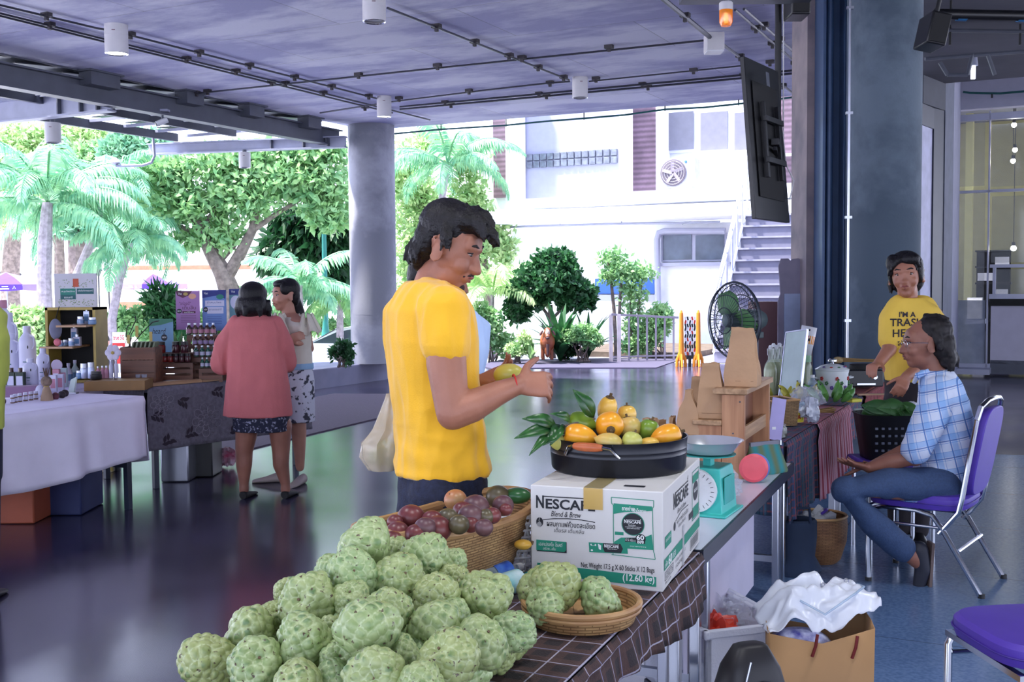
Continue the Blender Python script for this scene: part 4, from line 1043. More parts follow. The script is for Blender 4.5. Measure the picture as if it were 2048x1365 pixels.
def check_mat(name,base,lines):
 m=mat(name,base,.85,var=.1,bump=.3,bscale=200); nt,N,K,b=nodes(m)
 tc=[n for n in N if n.type == 'TEX_COORD'][0]; cur=b.inputs['Base Color'].links[0].from_socket
 sep=N.new('ShaderNodeSeparateXYZ'); uv=N.new('ShaderNodeUVMap'); uv.uv_map='cloth'; K.new(uv.outputs[0],sep.inputs[0])
 for ax,per,off,w,col,fac in lines:
  a=N.new('ShaderNodeMath'); a.operation='MULTIPLY_ADD'; a.inputs[1].default_value=1/per; a.inputs[2].default_value=off; K.new(sep.outputs[ax],a.inputs[0])
  f=N.new('ShaderNodeMath'); f.operation='FRACT'; K.new(a.outputs[0],f.inputs[0])
  c=N.new('ShaderNodeMath'); c.operation='LESS_THAN'; c.inputs[1].default_value=w; K.new(f.outputs[0],c.inputs[0])
  g=N.new('ShaderNodeMath'); g.operation='MULTIPLY'; g.inputs[1].default_value=fac; K.new(c.outputs[0],g.inputs[0])
  mx=N.new('ShaderNodeMixRGB'); K.new(g.outputs[0],mx.inputs[0]); K.new(cur,mx.inputs[1]); mx.inputs[2].default_value=L(col); cur=mx.outputs[0]
 K.new(cur,b.inputs['Base Color']); return m
def drape(name,lab,cat,corners,z,drop,m,nu=60,nv=14,amp=.025,freq=9,flare=.06,sides=(0,1,1,0),group=None,seed=0,topn=24,hem=None):
 """cloth over a table: corners in plan (counter-clockwise), sides says which edges hang"""
 c=sum((Vector(p) for p in corners),Vector())/4; c.z=0
 mb=MB(); uvs=[]
 n=len(corners); cs=[Vector((p[0],p[1],0)) for p in corners]
 A0,B0,C0,D0=cs
 def top(u,v):
  p=A0.lerp(B0,u).lerp(D0.lerp(C0,u),v); return p
 ld=(B0-A0).length; wd=(D0-A0).length
 vs=[];
 for j in range(topn+1):
  for i in range(topn+1):
   p=top(i/topn,j/topn); vs.append((p.x,p.y,z+.002*noise.noise(p*9))); uvs.append((i/topn*ld,j/topn*wd))
 mb.add(vs,[(j*(topn+1)+i,j*(topn+1)+i+1,(j+1)*(topn+1)+i+1,(j+1)*(topn+1)+i) for j in range(topn) for i in range(topn)])
 ctr=sum(cs,Vector())/4
 uo=0
 for k in range(4):
  p,q=cs[k],cs[(k+1) % 4]; ll=(q-p).length
  if sides[k]:
   d=(q-p).normalized(); nr=Vector((d.y,-d.x,0))
   if nr.dot(ctr-p) >0: nr=-nr
   o=len(mb.v); vs=[]
   for j in range(nv+1):
    v=j/nv
    for i in range(nu+1):
     u=i/nu; s=u*ll
     dd=drop(k,u) if callable(drop) else drop
     ph=s*freq+seed+1.3*noise.noise(Vector((s*2.2,seed,k)))
     off=(amp*(sin(ph*2.1)*.6+sin(ph*3.7+1)*.4)+flare*.6)*v ** .8+.006+.012*sin(pi*min(v*6,1))
     sp=(u-.5)*flare*v*.5
     w=p+d*(s+sp)+nr*off
     vs.append((w.x,w.y,z-dd*v-.004*(v >0))); uvs.append((uo+s,-.3-dd*v))
   mb.add(vs,[(j*(nu+1)+i,j*(nu+1)+i+1,(j+1)*(nu+1)+i+1,(j+1)*(nu+1)+i) for j in range(nv) for i in range(nu)])
  uo += ll
 o=mb.build(name,m,world=True,thick=.003,ang=60)
 me=o.data; ul=me.uv_layers.new(name='cloth')
 vi=np.empty(len(me.loops),np.int32); me.loops.foreach_get('vertex_index',vi)
 ul.data.foreach_set('uv',np.array(uvs,np.float32)[vi].ravel())
 return tag(o,lab,cat,group)
ck=check_mat('brown checked cotton',(40,32,36),[(0,.08,.1,.5,(78,54,50),.7),(1,.08,.3,.5,(78,54,50),.6),(0,.08,0,.05,(176,172,190),.9),(1,.08,0,.05,(176,172,190),.9),(0,.16,.5,.03,(110,110,140),.8)])
drape('table_cloth','dark brown and white checked cloth under the fruit pile','cloth',[TT(1.49,.82),TT(3.41,.82),TT(3.41,1.5),TT(1.49,1.5)],TZ+.004,lambda k,u: .13+.03*sin(u*9),ck,nu=90,nv=8,amp=.014,flare=.04,freq=14,sides=(1,1,1,1))
def capple_mesh(seed,N_=88,sub=5):
 import bmesh
 bm=bmesh.new(); bmesh.ops.create_icosphere(bm,subdivisions=sub,radius=1); me=bpy.data.meshes.new('custard_apple'); bm.to_mesh(me); bm.free()
 n=len(me.vertices); co=np.empty(n*3,np.float32); me.vertices.foreach_get('co',co); co=co.reshape(n,3)
 r=np.random.default_rng(seed); i=np.arange(N_); ph=np.arccos(1-2*(i+.5)/N_); th=pi*(1+5 ** .5)*i
 pt=np.stack([np.cos(th)*np.sin(ph),np.sin(th)*np.sin(ph),np.cos(ph)],1)+r.normal(size=(N_,3))*.045
 pt /= np.linalg.norm(pt,axis=1)[:,None]
 q=co.copy(); q[:,2] *= .9
 q /= np.linalg.norm(q,axis=1)[:,None]
 D=np.arccos(np.clip(q @ pt.T,-1,1)); D.sort(axis=1); e=D[:,1]-D[:,0]; d1=D[:,0]
 low=np.array([noise.noise(Vector((x*1.1+seed*3,y*1.1,z*1.1))) for x,y,z in co.tolist()])
 mid=np.array([noise.noise(Vector((x*2.4+seed*5,y*2.4,z*2.4))) for x,y,z in co.tolist()])
 flat=.45+.55*r.random()
 dep=(.055+.014*(seed % 3))
 bump=dep*(np.clip(e/.13,0,1) ** .7)+.045*(1-(d1/.2) ** 2)*flat
 R=1+.17*low+.05*mid+bump-.04
 t=np.arccos(np.clip(co[:,2],-1,1)); R -= .32*np.exp(-(t/.38) ** 2); R -= .05*np.exp(-((pi-t)/.3) ** 2)
 taper=1-.12*(-co[:,2]).clip(0)
 v=co*R[:,None]; v[:,0] *= taper; v[:,1] *= taper; v[:,2] *= .93
 me.vertices.foreach_set('co',v.astype(np.float32).ravel())
 a=me.attributes.new('edge','FLOAT','POINT'); a.data.foreach_set('value',np.clip(e/.14,0,1).astype(np.float32))
 me.polygons.foreach_set('use_smooth',[True]*len(me.polygons)); me.update(); return me
def capple_mat():
 m=mat('custard apple skin',(136,164,106),.38,col2=(174,192,136),scale=2.2,sub=.0); nt,N,K,b=nodes(m)
 tc=[n for n in N if n.type == 'TEX_COORD'][0]; cur=b.inputs['Base Color'].links[0].from_socket
 oi=N.new('ShaderNodeObjectInfo'); hs=N.new('ShaderNodeMixRGB'); hs.blend_type='MIX'; hs.inputs[2].default_value=L((164,166,98))
 rr=N.new('ShaderNodeMath'); rr.operation='MULTIPLY'; rr.inputs[1].default_value=.6; K.new(oi.outputs['Random'],rr.inputs[0]); K.new(rr.outputs[0],hs.inputs[0]); K.new(cur,hs.inputs[1])
 at=N.new('ShaderNodeAttribute'); at.attribute_name='edge'
 rp=N.new('ShaderNodeValToRGB'); e=rp.color_ramp.elements; e[0].position=0.02; e[0].color=(1,1,1,1); e[1].position=.5; e[1].color=(0,0,0,1)
 K.new(at.outputs['Fac'],rp.inputs[0])
 mx=N.new('ShaderNodeMixRGB'); K.new(rp.outputs[0],mx.inputs[0]); K.new(hs.outputs[0],mx.inputs[1]); mx.inputs[2].default_value=L((200,212,162))
 n2=N.new('ShaderNodeTexNoise'); n2.inputs['Scale'].default_value=1.6; K.new(tc.outputs['Object'],n2.inputs['Vector'])
 g=N.new('ShaderNodeMath'); g.operation='MULTIPLY'; K.new(at.outputs['Fac'],g.inputs[0]); K.new(n2.outputs['Fac'],g.inputs[1])
 g2=N.new('ShaderNodeMapRange'); g2.inputs['From Min'].default_value=.45; g2.inputs['From Max'].default_value=.68; g2.inputs['To Max'].default_value=.75; K.new(g.outputs[0],g2.inputs[0])
 m3=N.new('ShaderNodeMixRGB'); K.new(g2.outputs[0],m3.inputs[0]); K.new(mx.outputs[0],m3.inputs[1]); m3.inputs[2].default_value=L((70,112,60))
 n3=N.new('ShaderNodeTexNoise'); n3.inputs['Scale'].default_value=5.5; n3.inputs['Detail'].default_value=3; K.new(tc.outputs['Object'],n3.inputs['Vector'])
 g3=N.new('ShaderNodeMapRange'); g3.inputs['From Min'].default_value=.645; g3.inputs['From Max'].default_value=.69; K.new(n3.outputs['Fac'],g3.inputs[0])
 m4=N.new('ShaderNodeMixRGB'); K.new(g3.outputs[0],m4.inputs[0]); K.new(m3.outputs[0],m4.inputs[1]); m4.inputs[2].default_value=L((84,66,50))
 K.new(m4.outputs[0],b.inputs['Base Color']); return m
cam_=capple_mat(); CM=[capple_mesh(s) for s in range(7)]
for q in CM: q.materials.append(cam_)
stemm=mat('fruit stalk',(104,84,60),.8,var=.2); stem_me=None
def capple(px,py,rpx,Y,lab,var=0,sq=(1,1,1),rot=None,pos=None,rad=None,group='custard apples heaped on the checked cloth'):
 p=P(px,py,Y) if pos is None else Vector(pos); r=rpx*Y/FPX*1.11 if rad is None else rad
 o=bpy.data.objects.new('custard_apple',CM[var % 7]); COL.objects.link(o); o.location=p
 rr=random.Random(int(px*7+py)); o.rotation_euler=rot or (rr.uniform(-1.3,1.3),rr.uniform(-1.3,1.3),rr.uniform(0,6))
 o.scale=(r*sq[0],r*sq[1],r*sq[2]); tag(o,lab,'fruit',group)
 global stem_me
 if stem_me is None:
  s=MB().tube([(0,0,.5),(.01,.01,.62),(.02,0,.7)],[.06,.045,.055],8).build('stem',stemm,o); stem_me=s.data
 else:
  s=bpy.data.objects.new('stem',stem_me); COL.objects.link(s); s.parent=o
 return o
CA=[
 (730,1088,50,2.56,'topmost custard apple of the pile, bright green, at the peak',0,(1.05,1,1)),
 (848,1117,45,2.6,'round bright green custard apple right of the peak one',1,(1,1,1)),
 (705,1147,42,2.42,'pale scarred custard apple just below the peak one',2,(1.1,1,.9)),
 (701,1197,33,2.34,'small tan-green custard apple with brown spots below the pale scarred one',3,(1.1,1,.85)),
 (796,1160,52,2.46,'tall smooth egg-shaped custard apple in the upper middle',4,(.92,.95,1.08)),
 (664,1146,32,2.56,'shaded custard apple peeping out left behind the pale scarred one',5,(1,1,1)),
 (616,1204,53,2.34,'large dark-speckled custard apple on the left shoulder of the pile',6,(1,1,1)),
 (574,1184,24,2.48,'tan custard apple mostly hidden behind the dark-speckled one',2,(1,1,1)),
 (733,1256,61,2.06,'biggest custard apple, pale, in the very centre of the pile',0,(1.02,1,.98)),
 (778,1222,42,2.2,'custard apple squeezed behind the upper right of the biggest one',1,(1,1,1)),
 (874,1192,42,2.4,'greyish green custard apple below the round bright one',2,(1,1,1)),
 (908,1163,32,2.56,'shaded flat-scaled custard apple under the small bright one',3,(1,1,1)),
 (910,1124,25,2.68,'small bright green custard apple touching the bamboo basket',4,(.9,1,1.1)),
 (969,1190,49,2.46,'wide vivid green custard apple at the upper right by the bottles',5,(1.08,1,.92)),
 (873,1254,53,2.2,'custard apple with black cracked patch at centre right',6,(1,1,1)),
 (965,1288,52,2.16,'glossy grey-green elongated custard apple at right',0,(.88,1,1.12)),
 (1026,1264,43,2.32,'rightmost custard apple of the pile, on the checked cloth',1,(.86,1,1.1)),
 (897,1318,55,1.98,'pale custard apple at lower right of the pile',2,(1,1,1)),
 (497,1268,50,2.3,'lumpy net-patterned custard apple on the upper far left',3,(1.15,1,.92)),
 (606,1284,52,2.14,'custard apple showing its wrinkled stalk pit',4,(1,1,1)),
 (413,1326,51,2.22,'leftmost custard apple of the pile',5,(1,1,1.04)),
 (513,1332,52,2.1,'smooth custard apple right of the leftmost one',6,(1.04,1,1)),
 (552,1236,32,2.38,'tan custard apple wedged behind the net-patterned one',2,(1,1,1)),
 (682,1318,37,2.1,'small brown-spotted custard apple below the biggest one',3,(1,1,1)),
 (662,1262,28,2.24,'custard apple hidden left of the biggest one',1,(1,1,1)),
 (800,1308,36,2.08,'light green custard apple under the right of the biggest one',4,(1,1,1)),
 (752,1356,52,1.92,'net-patterned custard apple at the bottom middle',5,(1.08,1,.9)),
 (590,1378,53,1.98,'bright custard apple cut by the bottom edge left of the middle',0,(1,1,1)),
 (664,1352,33,2.04,'small custard apple low between two larger ones at the bottom edge',6,(1,1,1)),
 (846,1374,46,1.88,'custard apple cut by the bottom edge at the lower right',1,(1,1,1)),
 (838,1308,30,2.16,'dark custard apple in the gap left of the lower right pale one',2,(1,1,1)),
 (820,1262,32,2.28,'custard apple in the gap between the biggest and the cracked one',3,(1,1,1)),
 (790,1102,27,2.74,'tan custard apple behind, between the peak and the round bright one',2,(1,1,1)),
 (640,1190,26,2.6,'shaded custard apple behind the left shoulder of the pile',4,(1,1,1)),
 (905,1232,32,2.36,'custard apple behind the cracked one, below the vivid green one',5,(1,1,1)),
]
for q in CA: capple(*q)
k=0
for i,(a_,b_) in enumerate([(a,b) for a in (1.78,1.9,2.02,2.14,2.26,2.38,2.5,2.62) for b in (.98,1.1,1.22,1.34,1.44)]):
 p=TT(a_+.03*(i % 2),b_,TZ+.06)
 nb=[(Vector(o.location)-p).length for o in COL.objects if o.name.startswith('custard_apple')]
 top=[o for o in COL.objects if o.name.startswith('custard_apple') and (Vector((o.location.x,o.location.y,0))-Vector((p.x,p.y,0))).length <.11 and o.location.z >TZ+.13]
 if top and min(nb) >.085:
  k += 1; o=capple(i*13,i*31,1,1,'custard apple of the bottom layer, buried in the middle of the pile',i,pos=p,rad=.052,group='buried custard apples at the bottom of the pile')
def weave(name,c1,c2,s1=90,s2=60,bump=1.0):
 m=mat(name,c1,.6,col2=c2,scale=12); nt,N,K,b=nodes(m); tc=[n for n in N if n.type == 'TEX_COORD'][0]
 w1=N.new('ShaderNodeTexWave'); w1.bands_direction='Z'; w1.inputs['Scale'].default_value=s1/6.28; w1.inputs['Distortion'].default_value=2; w1.inputs['Detail Scale'].default_value=3
 br=N.new('ShaderNodeTexBrick'); br.inputs['Scale'].default_value=1; br.inputs['Brick Width'].default_value=.035; br.inputs['Row Height'].default_value=.008; br.inputs['Mortar Size'].default_value=.0016
 br.inputs['Color1'].default_value=(1,1,1,1); br.inputs['Color2'].default_value=(.72,.72,.72,1); br.inputs['Mortar'].default_value=(.3,.26,.22,1)
 mp=N.new('ShaderNodeMapping'); mp.inputs['Rotation'].default_value=(pi/2,0,0); K.new(tc.outputs['Object'],mp.inputs[0]); K.new(mp.outputs[0],br.inputs['Vector']); K.new(tc.outputs['Object'],w1.inputs['Vector'])
 mx=N.new('ShaderNodeMixRGB'); mx.blend_type='MULTIPLY'; mx.inputs[0].default_value=.8; K.new(b.inputs['Base Color'].links[0].from_socket,mx.inputs[1]); K.new(br.outputs['Color'],mx.inputs[2]); K.new(mx.outputs[0],b.inputs['Base Color'])
 bp=N.new('ShaderNodeBump'); bp.inputs['Strength'].default_value=bump; bp.inputs['Distance'].default_value=.004; K.new(br.outputs['Fac'],bp.inputs['Height']); bp.invert=True; K.new(bp.outputs[0],b.inputs['Normal'])
 return m
M['bamboo']=weave('woven bamboo',(176,134,88),(206,166,112))
M['rim']=wood('bamboo rim',(196,156,104),(160,118,78),ws=10)
bk=Vector((-.18,3.12,TZ+.006)); t=thing('bamboo_basket','deep oval bamboo basket of passion fruit beside the man in yellow','basket',bk,radians(55))
def ovl(r,z,n=40,sx=1.45,sy=.66):
 sg=lambda v: math.copysign(abs(v) ** .75,v)
 return [(r*sx*sg(cos(2*pi*j/n)),r*sy*sg(sin(2*pi*j/n)),z+.03*(r/.24)*cos(2*pi*j/n) ** 2) for j in range(n)]
mb=MB(); mb.loft([ovl(.001,.004),ovl(.155,0),ovl(.165,.01),ovl(.2,.1),ovl(.232,.185),ovl(.224,.185),ovl(.192,.1),ovl(.158,.018),ovl(.001,.014)],cap=False)
mb.build('woven_wall',M['bamboo'],t)
mb=MB(); mb.tube([Vector(p)+Vector((0,0,.004)) for p in ovl(.231,.183,48)],.0125,8,close=True); mb.build('rim',M['rim'],t)
def pfruit(px,py,rpx,Y,col,lab,group='passion fruit in the bamboo basket',nm='passion_fruit'):
 Y=(CAM_Z-.885+.015*(Y <2.85))*FPX/(py-563); p=P(px,py,Y); r=rpx*Y/FPX*1.12
 t_=thing(nm,lab,'fruit',p,group=group)
 m={'r': mat('passion red',(84,26,36),.35,col2=(128,66,64),scale=14),'p': mat('passion purple',(74,40,52),.4,col2=(112,78,80),scale=18),
         'g': mat('passion green',(62,60,40),.35,col2=(108,96,70),scale=14),'o': mat('passion orange',(186,108,66),.35,col2=(176,136,92),scale=14)}[col]
 mb=MB(); mb.ball((0,0,0),(r,r,r*.94),24,14); mb.build('rind',m,t_)
 a=random.Random(px).uniform(0,6); MB().ball((r*.5*cos(a),-r*.5,r*.62),(r*.1,r*.1,r*.08),8,6).build('stem_scar',stemm,t_)
PF=[(911,1001,21,2.98,'o','orange passion fruit at the back left of the basket'),(951,1017,26,2.96,'p','largest dusty purple passion fruit in the middle'),(996,994,22,3.1,'g','dark green passion fruit at the top of the basket'),
 (1006,1012,20,3.0,'p','brownish passion fruit below the dark green top one'),(941,1034,24,2.86,'p','dull purple passion fruit in front of the largest one'),(972,1034,15,2.9,'g','small olive passion fruit right of the dull purple one'),
 (822,1037,26,2.86,'r','shiny maroon passion fruit at the left of the basket'),(864,1042,20,2.9,'r','reddish passion fruit behind, left of the olive ones'),(896,1038,20,2.92,'g','olive brown passion fruit in the middle left'),
 (875,1059,26,2.78,'r','rosy red passion fruit at the near left rim'),(795,1066,22,2.82,'r','dull red passion fruit at the left end of the basket'),(1012,1020,12,2.93,'r','pinkish passion fruit tip at the right rim'),
 (790,1045,15,2.95,'r','red passion fruit hidden behind the maroon one'),(831,1070,20,2.78,'r','pale red passion fruit below the maroon one'),(941,1050,16,2.78,'r','pink passion fruit just above the near rim'),(850,1056,20,2.9,'p','dusky passion fruit between the maroon and the rosy one'),(918,1050,19,2.9,'g','brown-green passion fruit in the near middle'),(968,1056,17,2.9,'p','dull passion fruit low at the right near rim'),(925,1022,18,2.9,'r','reddish passion fruit behind the orange one'),(985,1032,16,2.9,'r','rosy passion fruit at the right middle'),(785,1082,19,2.76,'r','dark red passion fruit low at the left rim')]
for q in PF: pfruit(*q)
p=onT(1030,1120); t=thing('plastic_basket','white plastic lattice basket behind the bamboo one, before the carton','basket',(-.02,3.33,TZ+.006)); wp=M['white']
mb=MB(); r0,r1,H=.13,.165,.17
for i in range(9):
 z=H*i/8; r=r0+(r1-r0)*i/8; mb.tube([(r*cos(a),r*.8*sin(a),z+.003) for a in np.linspace(0,2*pi,36,endpoint=False)],.004 if i <8 else .008,6,close=True)
for i in range(40):
 a=2*pi*i/40
 for s in (-1,1): mb.tube([((r0+(r1-r0)*u)*cos(a+s*u*.3),(r0+(r1-r0)*u)*.8*sin(a+s*u*.3),H*u+.003) for u in (0,.5,1)],.003,4)
mb.build('lattice',wp,t); MB().lathe([(.001,.0),(r0,.0),(r0,.006),(.001,.006)],30,sy=.8).build('base',wp,t)
for i,(px,py,r,Y) in enumerate(((1034,992,22,3.25),(1046,1090,14,3.12))):
 pp=P(px,py,Y); t_=thing('mango',('green mango showing behind the bamboo basket rim','yellow mango low between the white basket and the carton')[i],'fruit',pp)
 mb=MB(); rr=r*Y/FPX; mb.ball((0,0,0),(rr*1.3,rr,rr*.75),20,12); mb.build('flesh',mat('green mango',(44,96,50),.3) if i == 0 else mat('yellow fruit',(214,166,64),.35),t_)
 MB().cyl((rr*1.25,0,0),(rr*1.4,0,.01),.004).build('stem',stemm,t_)
def pbottle(p,q,r,lab,cm,lm_):
 p=Vector(p); q=Vector(q); t_=thing('water_bottle',lab,'bottle',(p+q)/2); d=q-p
 def at(u): return p+d*u
 pts=[at(u) for u in (0,.03,.1,.2,.3,.42,.5,.6,.7,.78,.86,.9,.93,1)]
 MB().tube(pts,[r*.7,r,r,r*.94,r,r*.94,r,r,r,r*.8,r*.4,r*.36,r*.4,r*.38],18).build('body',mat('bottle plastic',(190,214,232),.05,alpha=.4,spec=1),t_,world=True)
 MB().tube([at(.44),at(.5),at(.74)],r*1.03,18,cap=False).build('label',lm_,t_,world=True)
 MB().tube([at(.92),at(1.01)],r*.44,14).build('cap',cm,t_,world=True)
lb1=mat('blue label',(40,80,190),.4,col2=(90,140,220),scale=20); lb2=mat('teal and white label',(210,230,232),.4,col2=(120,200,200),scale=14)
pbottle(onT(935,1168,TZ+.035),onT(1040,1135,TZ+.035),.031,'small water bottle with blue label lying behind the other',M['white'],lb1)
pbottle(onT(955,1188,TZ+.035),onT(1062,1152,TZ+.035),.031,'small water bottle with white and teal label lying by the tray',mat('teal cap',(60,190,180),.4),lb2)
mb=MB()
random.seed(4)
def crumple(name,c,r,m,lab,cat,seed=0,amp=.45,n=3,thick=0,parent=None,f=2.0,ns=12,aniso=1):
 """crumpled bag: ball displaced by noise"""
 mb=MB(); mb.ball((0,0,0),r,ns*2,ns)
 rr=max(r); v=[]
 for x,y,z in mb.v:
  q=Vector((x/rr*f+seed,y/rr*f,z/rr*f*aniso)); k=1+amp*noise.noise(q)-amp*.9*abs(noise.noise(q*1.9+Vector((7,1,3))))+amp*.5*noise.noise(q*3.1)
  v.append((x*k,y*k,z*k))
 zmin=min(p[2] for p in v); mb.v=v
 if parent is not None: return mb.build(name,m,parent,ang=25)
 o=mb.build(name,m,loc=(c[0],c[1],c[2]-zmin*1),ang=25); return tag(o,lab,cat)
clear=film('clear plastic film',(225,230,245),.26,bump=1.0)
crumple('plastic_bag',(.1,3.23,TZ+.006),(.07,.05,.022),film('white plastic film',(225,228,240),.85),'flat white plastic bag on the table left of the carton','bag',3)
tc_=onT(1163,1222,TZ+.03); r_=(1279-1040)/2*tc_.y/FPX
t=thing('bamboo_tray','shallow round bamboo tray in front of the carton','tray',(tc_.x,tc_.y,TZ+.006))
MB().lathe([(.001,.003),(r_*.86,.0),(r_*.9,.005),(r_*.97,.035),(r_*.99,.05),(r_*.95,.05),(r_*.88,.012),(.001,.009)],48,cap=False).build('woven_bowl',M['bamboo'],t)
MB().tube([(r_*.985*cos(a),r_*.985*sin(a),.05) for a in np.linspace(0,2*pi,48,endpoint=False)],.008,8,close=True).build('rim',M['rim'],t)
MB().tube([(r_*.99*cos(a),r_*.99*sin(a),.037) for a in np.linspace(0,2*pi,48,endpoint=False)],.006,8,close=True).build('rim',M['rim'],t)
G2='custard apples in the bamboo tray'
ty=tc_.y
capple(1084,1178,43,ty+.03,'yellowish custard apple at the left of the bamboo tray',2,group=G2)
capple(1114,1172,47,ty+.0,'tallest lobed custard apple in the bamboo tray',4,group=G2)
capple(1090,1213,36,ty-.07,'front custard apple of the cluster in the bamboo tray',6,group=G2)
capple(1200,1200,44,ty-.01,'single custard apple at the right of the bamboo tray',1,(1.12,1,.85),group=G2)
fr=onT(1326,1187,TZ+.004); BX=radians(-19); BW,BD,BH=.385,.62,.281
Xb=T(fr.x,fr.y,TZ+.006) @ Rz(BX)
t=thing('carton','white instant coffee carton with black and green print under the fruit pan','box',Xb @ Vector((-BW/2,BD/2,0)),BX)
card=mat('white printed card',(214,212,208),.65,var=.03,bump=.1,bscale=20)
MB().box((0,0,BH/2),(BW,BD,BH)).build('box',card,t,bev=.003)
ink=mat('black ink',(28,30,38),.6); grn=mat('green ink',(30,138,110),.6,var=.05); wht=mat('white ink',(232,234,232),.6); lgr=mat('pale ink',(150,150,150),.6)
FX=T(-BW/2,-BD/2-.0012,BH) @ flatM((0,0,0),(1,0,0),(0,0,1))
kx=BW/1385; ky=BH/1062
class Ink:
 def __init__(s,X,kx,ky): s.X=X; s.kx=kx; s.ky=ky; s.d={}
 def mb(s,m):
  return s.d.setdefault(m,MB())
 def pt(s,x,y,z=0): return Vector((x*s.kx,-y*s.ky,z))
 def poly(s,m,pts,z=0.0):
  mb=s.mb(m); mb.add([s.X @ s.pt(x,y,z) for x,y in pts],[tuple(range(len(pts)-1,-1,-1))])
 def rect(s,m,x0,y0,x1,y1,z=0.0): s.poly(m,[(x0,y0),(x1,y0),(x1,y1),(x0,y1)],z)
 def disc(s,m,cx,cy,rx,ry,z=0.0): s.poly(m,[(cx+rx*cos(a),cy+ry*sin(a)) for a in np.linspace(0,2*pi,32,endpoint=False)],z)
 def txt(s,m,str_,x0,y0,x1,y1,z=0.0002,bold=0.0,shear=0.0,fit=True):
  """text filling the box x0..x1, y0..y1 (glyph extents)"""
  q=text(str_,1.0,bold=bold,shear=shear,align='LEFT');
  if not q.v: return
  xs=[v[0] for v in q.v]; ys=[v[1] for v in q.v]; a,b_,c,d=min(xs),max(xs),min(ys),max(ys)
  mb=s.mb(m); mb.add([s.X @ s.pt(x0+(v[0]-a)/(b_-a)*(x1-x0),y1-(v[1]-c)/(d-c)*(y1-y0),z) for v in q.v],q.f)
 def line(s,m,pts,w,z=0.0):
  for (x0,y0),(x1,y1) in zip(pts,pts[1:]):
   d=math.hypot(x1-x0,y1-y0) or 1; nx,ny=-(y1-y0)/d*w/2,(x1-x0)/d*w/2
   s.poly(m,[(x0+nx,y0+ny),(x1+nx,y1+ny),(x1-nx,y1-ny),(x0-nx,y0-ny)],z)
 def done(s,parent,name='printed_design'):
  for m,mb in s.d.items():
   if mb.f: mb.build(name,m,parent,smooth=False)
I=Ink(FX,kx,ky)
def logo(I,x0,y0,x1,y1,m,z=.0002):
 w=x1-x0; h=y1-y0
 I.txt(m,'N',x0,y0,x0+w*.135,y1-h*.02,z,bold=.03)
 I.rect(m,x0+w*.135,y0+h*.02,x0+w*.985,y0+h*.1,z)
 I.txt(m,'ESCAFE',x0+w*.165,y0+h*.22,x1,y1,z,bold=.025)
 I.poly(m,[(x0+w*.93,y0-h*.06),(x0+w*.97,y0-h*.28),(x0+w*.995,y0-h*.3),(x0+w*.965,y0-h*.04)],z)
logo(I,62,108,690,250,ink)
I.txt(ink,'Blend & Brew',222,270,545,330,shear=.3,bold=.004)
I.disc(ink,100,400,38,50); I.line(lgr,[(100,350),(92,390),(112,410),(104,450)],9,.0003); I.disc(lgr,96,425,26,24,.0002)
I.line(ink,[(135,375),(250,355),(400,345),(550,350),(690,366)],9)
I.txt(ink,'ผสมกาแฟคั่วบดละเอียด',178,372,690,440,bold=.01)
I.txt(ink,'เต็มรส เต็มกลิ่น',255,450,575,500,shear=.15)
I.rect(ink,68,602,388,722,-.0002); I.poly(grn,[(62,596),(382,600),(382,690),(362,712),(62,712)])
I.txt(wht,'เอสเปรสโซ โรสต์',88,615,345,658,shear=.15); I.txt(wht,'อร่อย...เข้ม',136,668,272,700,shear=.15)
for a,b_ in (((860,85),(1293,95)),((860,700),(1308,718))): I.line(grn,[a,b_],8)
I.line(grn,[(860,85),(862,150),(880,165),(882,640),(872,655),(878,705)],8); I.line(grn,[(1292,95),(1292,160),(1280,175),(1290,640),(1300,655),(1308,718)],7)
I.poly(grn,[(884,148),(1276,158),(1276,205),(1150,220),(1000,235),(930,250),(884,262)])
I.txt(wht,'ขายง่าย',970,168,1095,218,shear=.1,bold=.02); I.txt(wht,'กำไรงาม',1080,188,1215,232,shear=.1,bold=.02)
I.disc(grn,1082,360,118,122); I.disc(ink,1082,360,110,114,.0001); logo(I,992,312,1165,352,wht,.0003)
I.txt(wht,'Blend & Brew',1035,362,1110,378,.0003); I.line(wht,[(1000,392),(1080,384),(1165,390)],3,.0003); I.txt(wht,'ผสมกาแฟคั่วบดละเอียด',1020,392,1150,410,.0003)
I.rect(grn,895,450,985,485); I.poly(grn,[(888,560),(960,510),(1100,500),(1200,490),(1272,455),(1290,620),(888,625)])
I.poly(ink,[(998,512),(1110,500),(1115,545),(1000,552)],.0001); I.txt(wht,'17.5 กรัม x',1004,515,1108,543,.0003)
I.disc(ink,1160,510,52,52,.0001); I.rect(ink,1112,480,1206,560,.0001); I.txt(wht,'60',1118,470,1196,522,.0003,bold=.03); I.txt(wht,'ซอง',1124,528,1192,560,.0003,bold=.03)
I.txt(wht,'ขนาดบรรจุ',1050,590,1215,602,.0003)
I.poly(grn,[(622,585),(1020,578),(1030,680),(628,692)],.0002); I.poly(ink,[(775,582),(955,580),(978,630),(960,676),(790,680),(768,630)],.0003); logo(I,785,592,935,628,wht,.0005)
I.txt(wht,'Blend & Brew',820,634,920,646,.0005); I.poly(wht,[(718,592),(752,610),(750,660),(728,650)],.0003); I.txt(wht,'u',640,600,700,620,.0003); I.disc(wht,655,668,12,9,.0003)
I.txt(ink,'Net Weight 17.5 g X 60 Sticks X 12 Bags',540,805,1300,880,bold=.012)
I.poly(grn,[(70,850),(430,868),(900,888),(1318,905),(1318,1010),(900,1000),(430,985),(70,970)]); I.txt(wht,'(12.60 kg)',975,895,1300,992,bold=.02)
tp=mat('packing tape',(208,172,96),.25,alpha=.82); I.rect(tp,570,-2,772,228,.0012)
I.done(t)
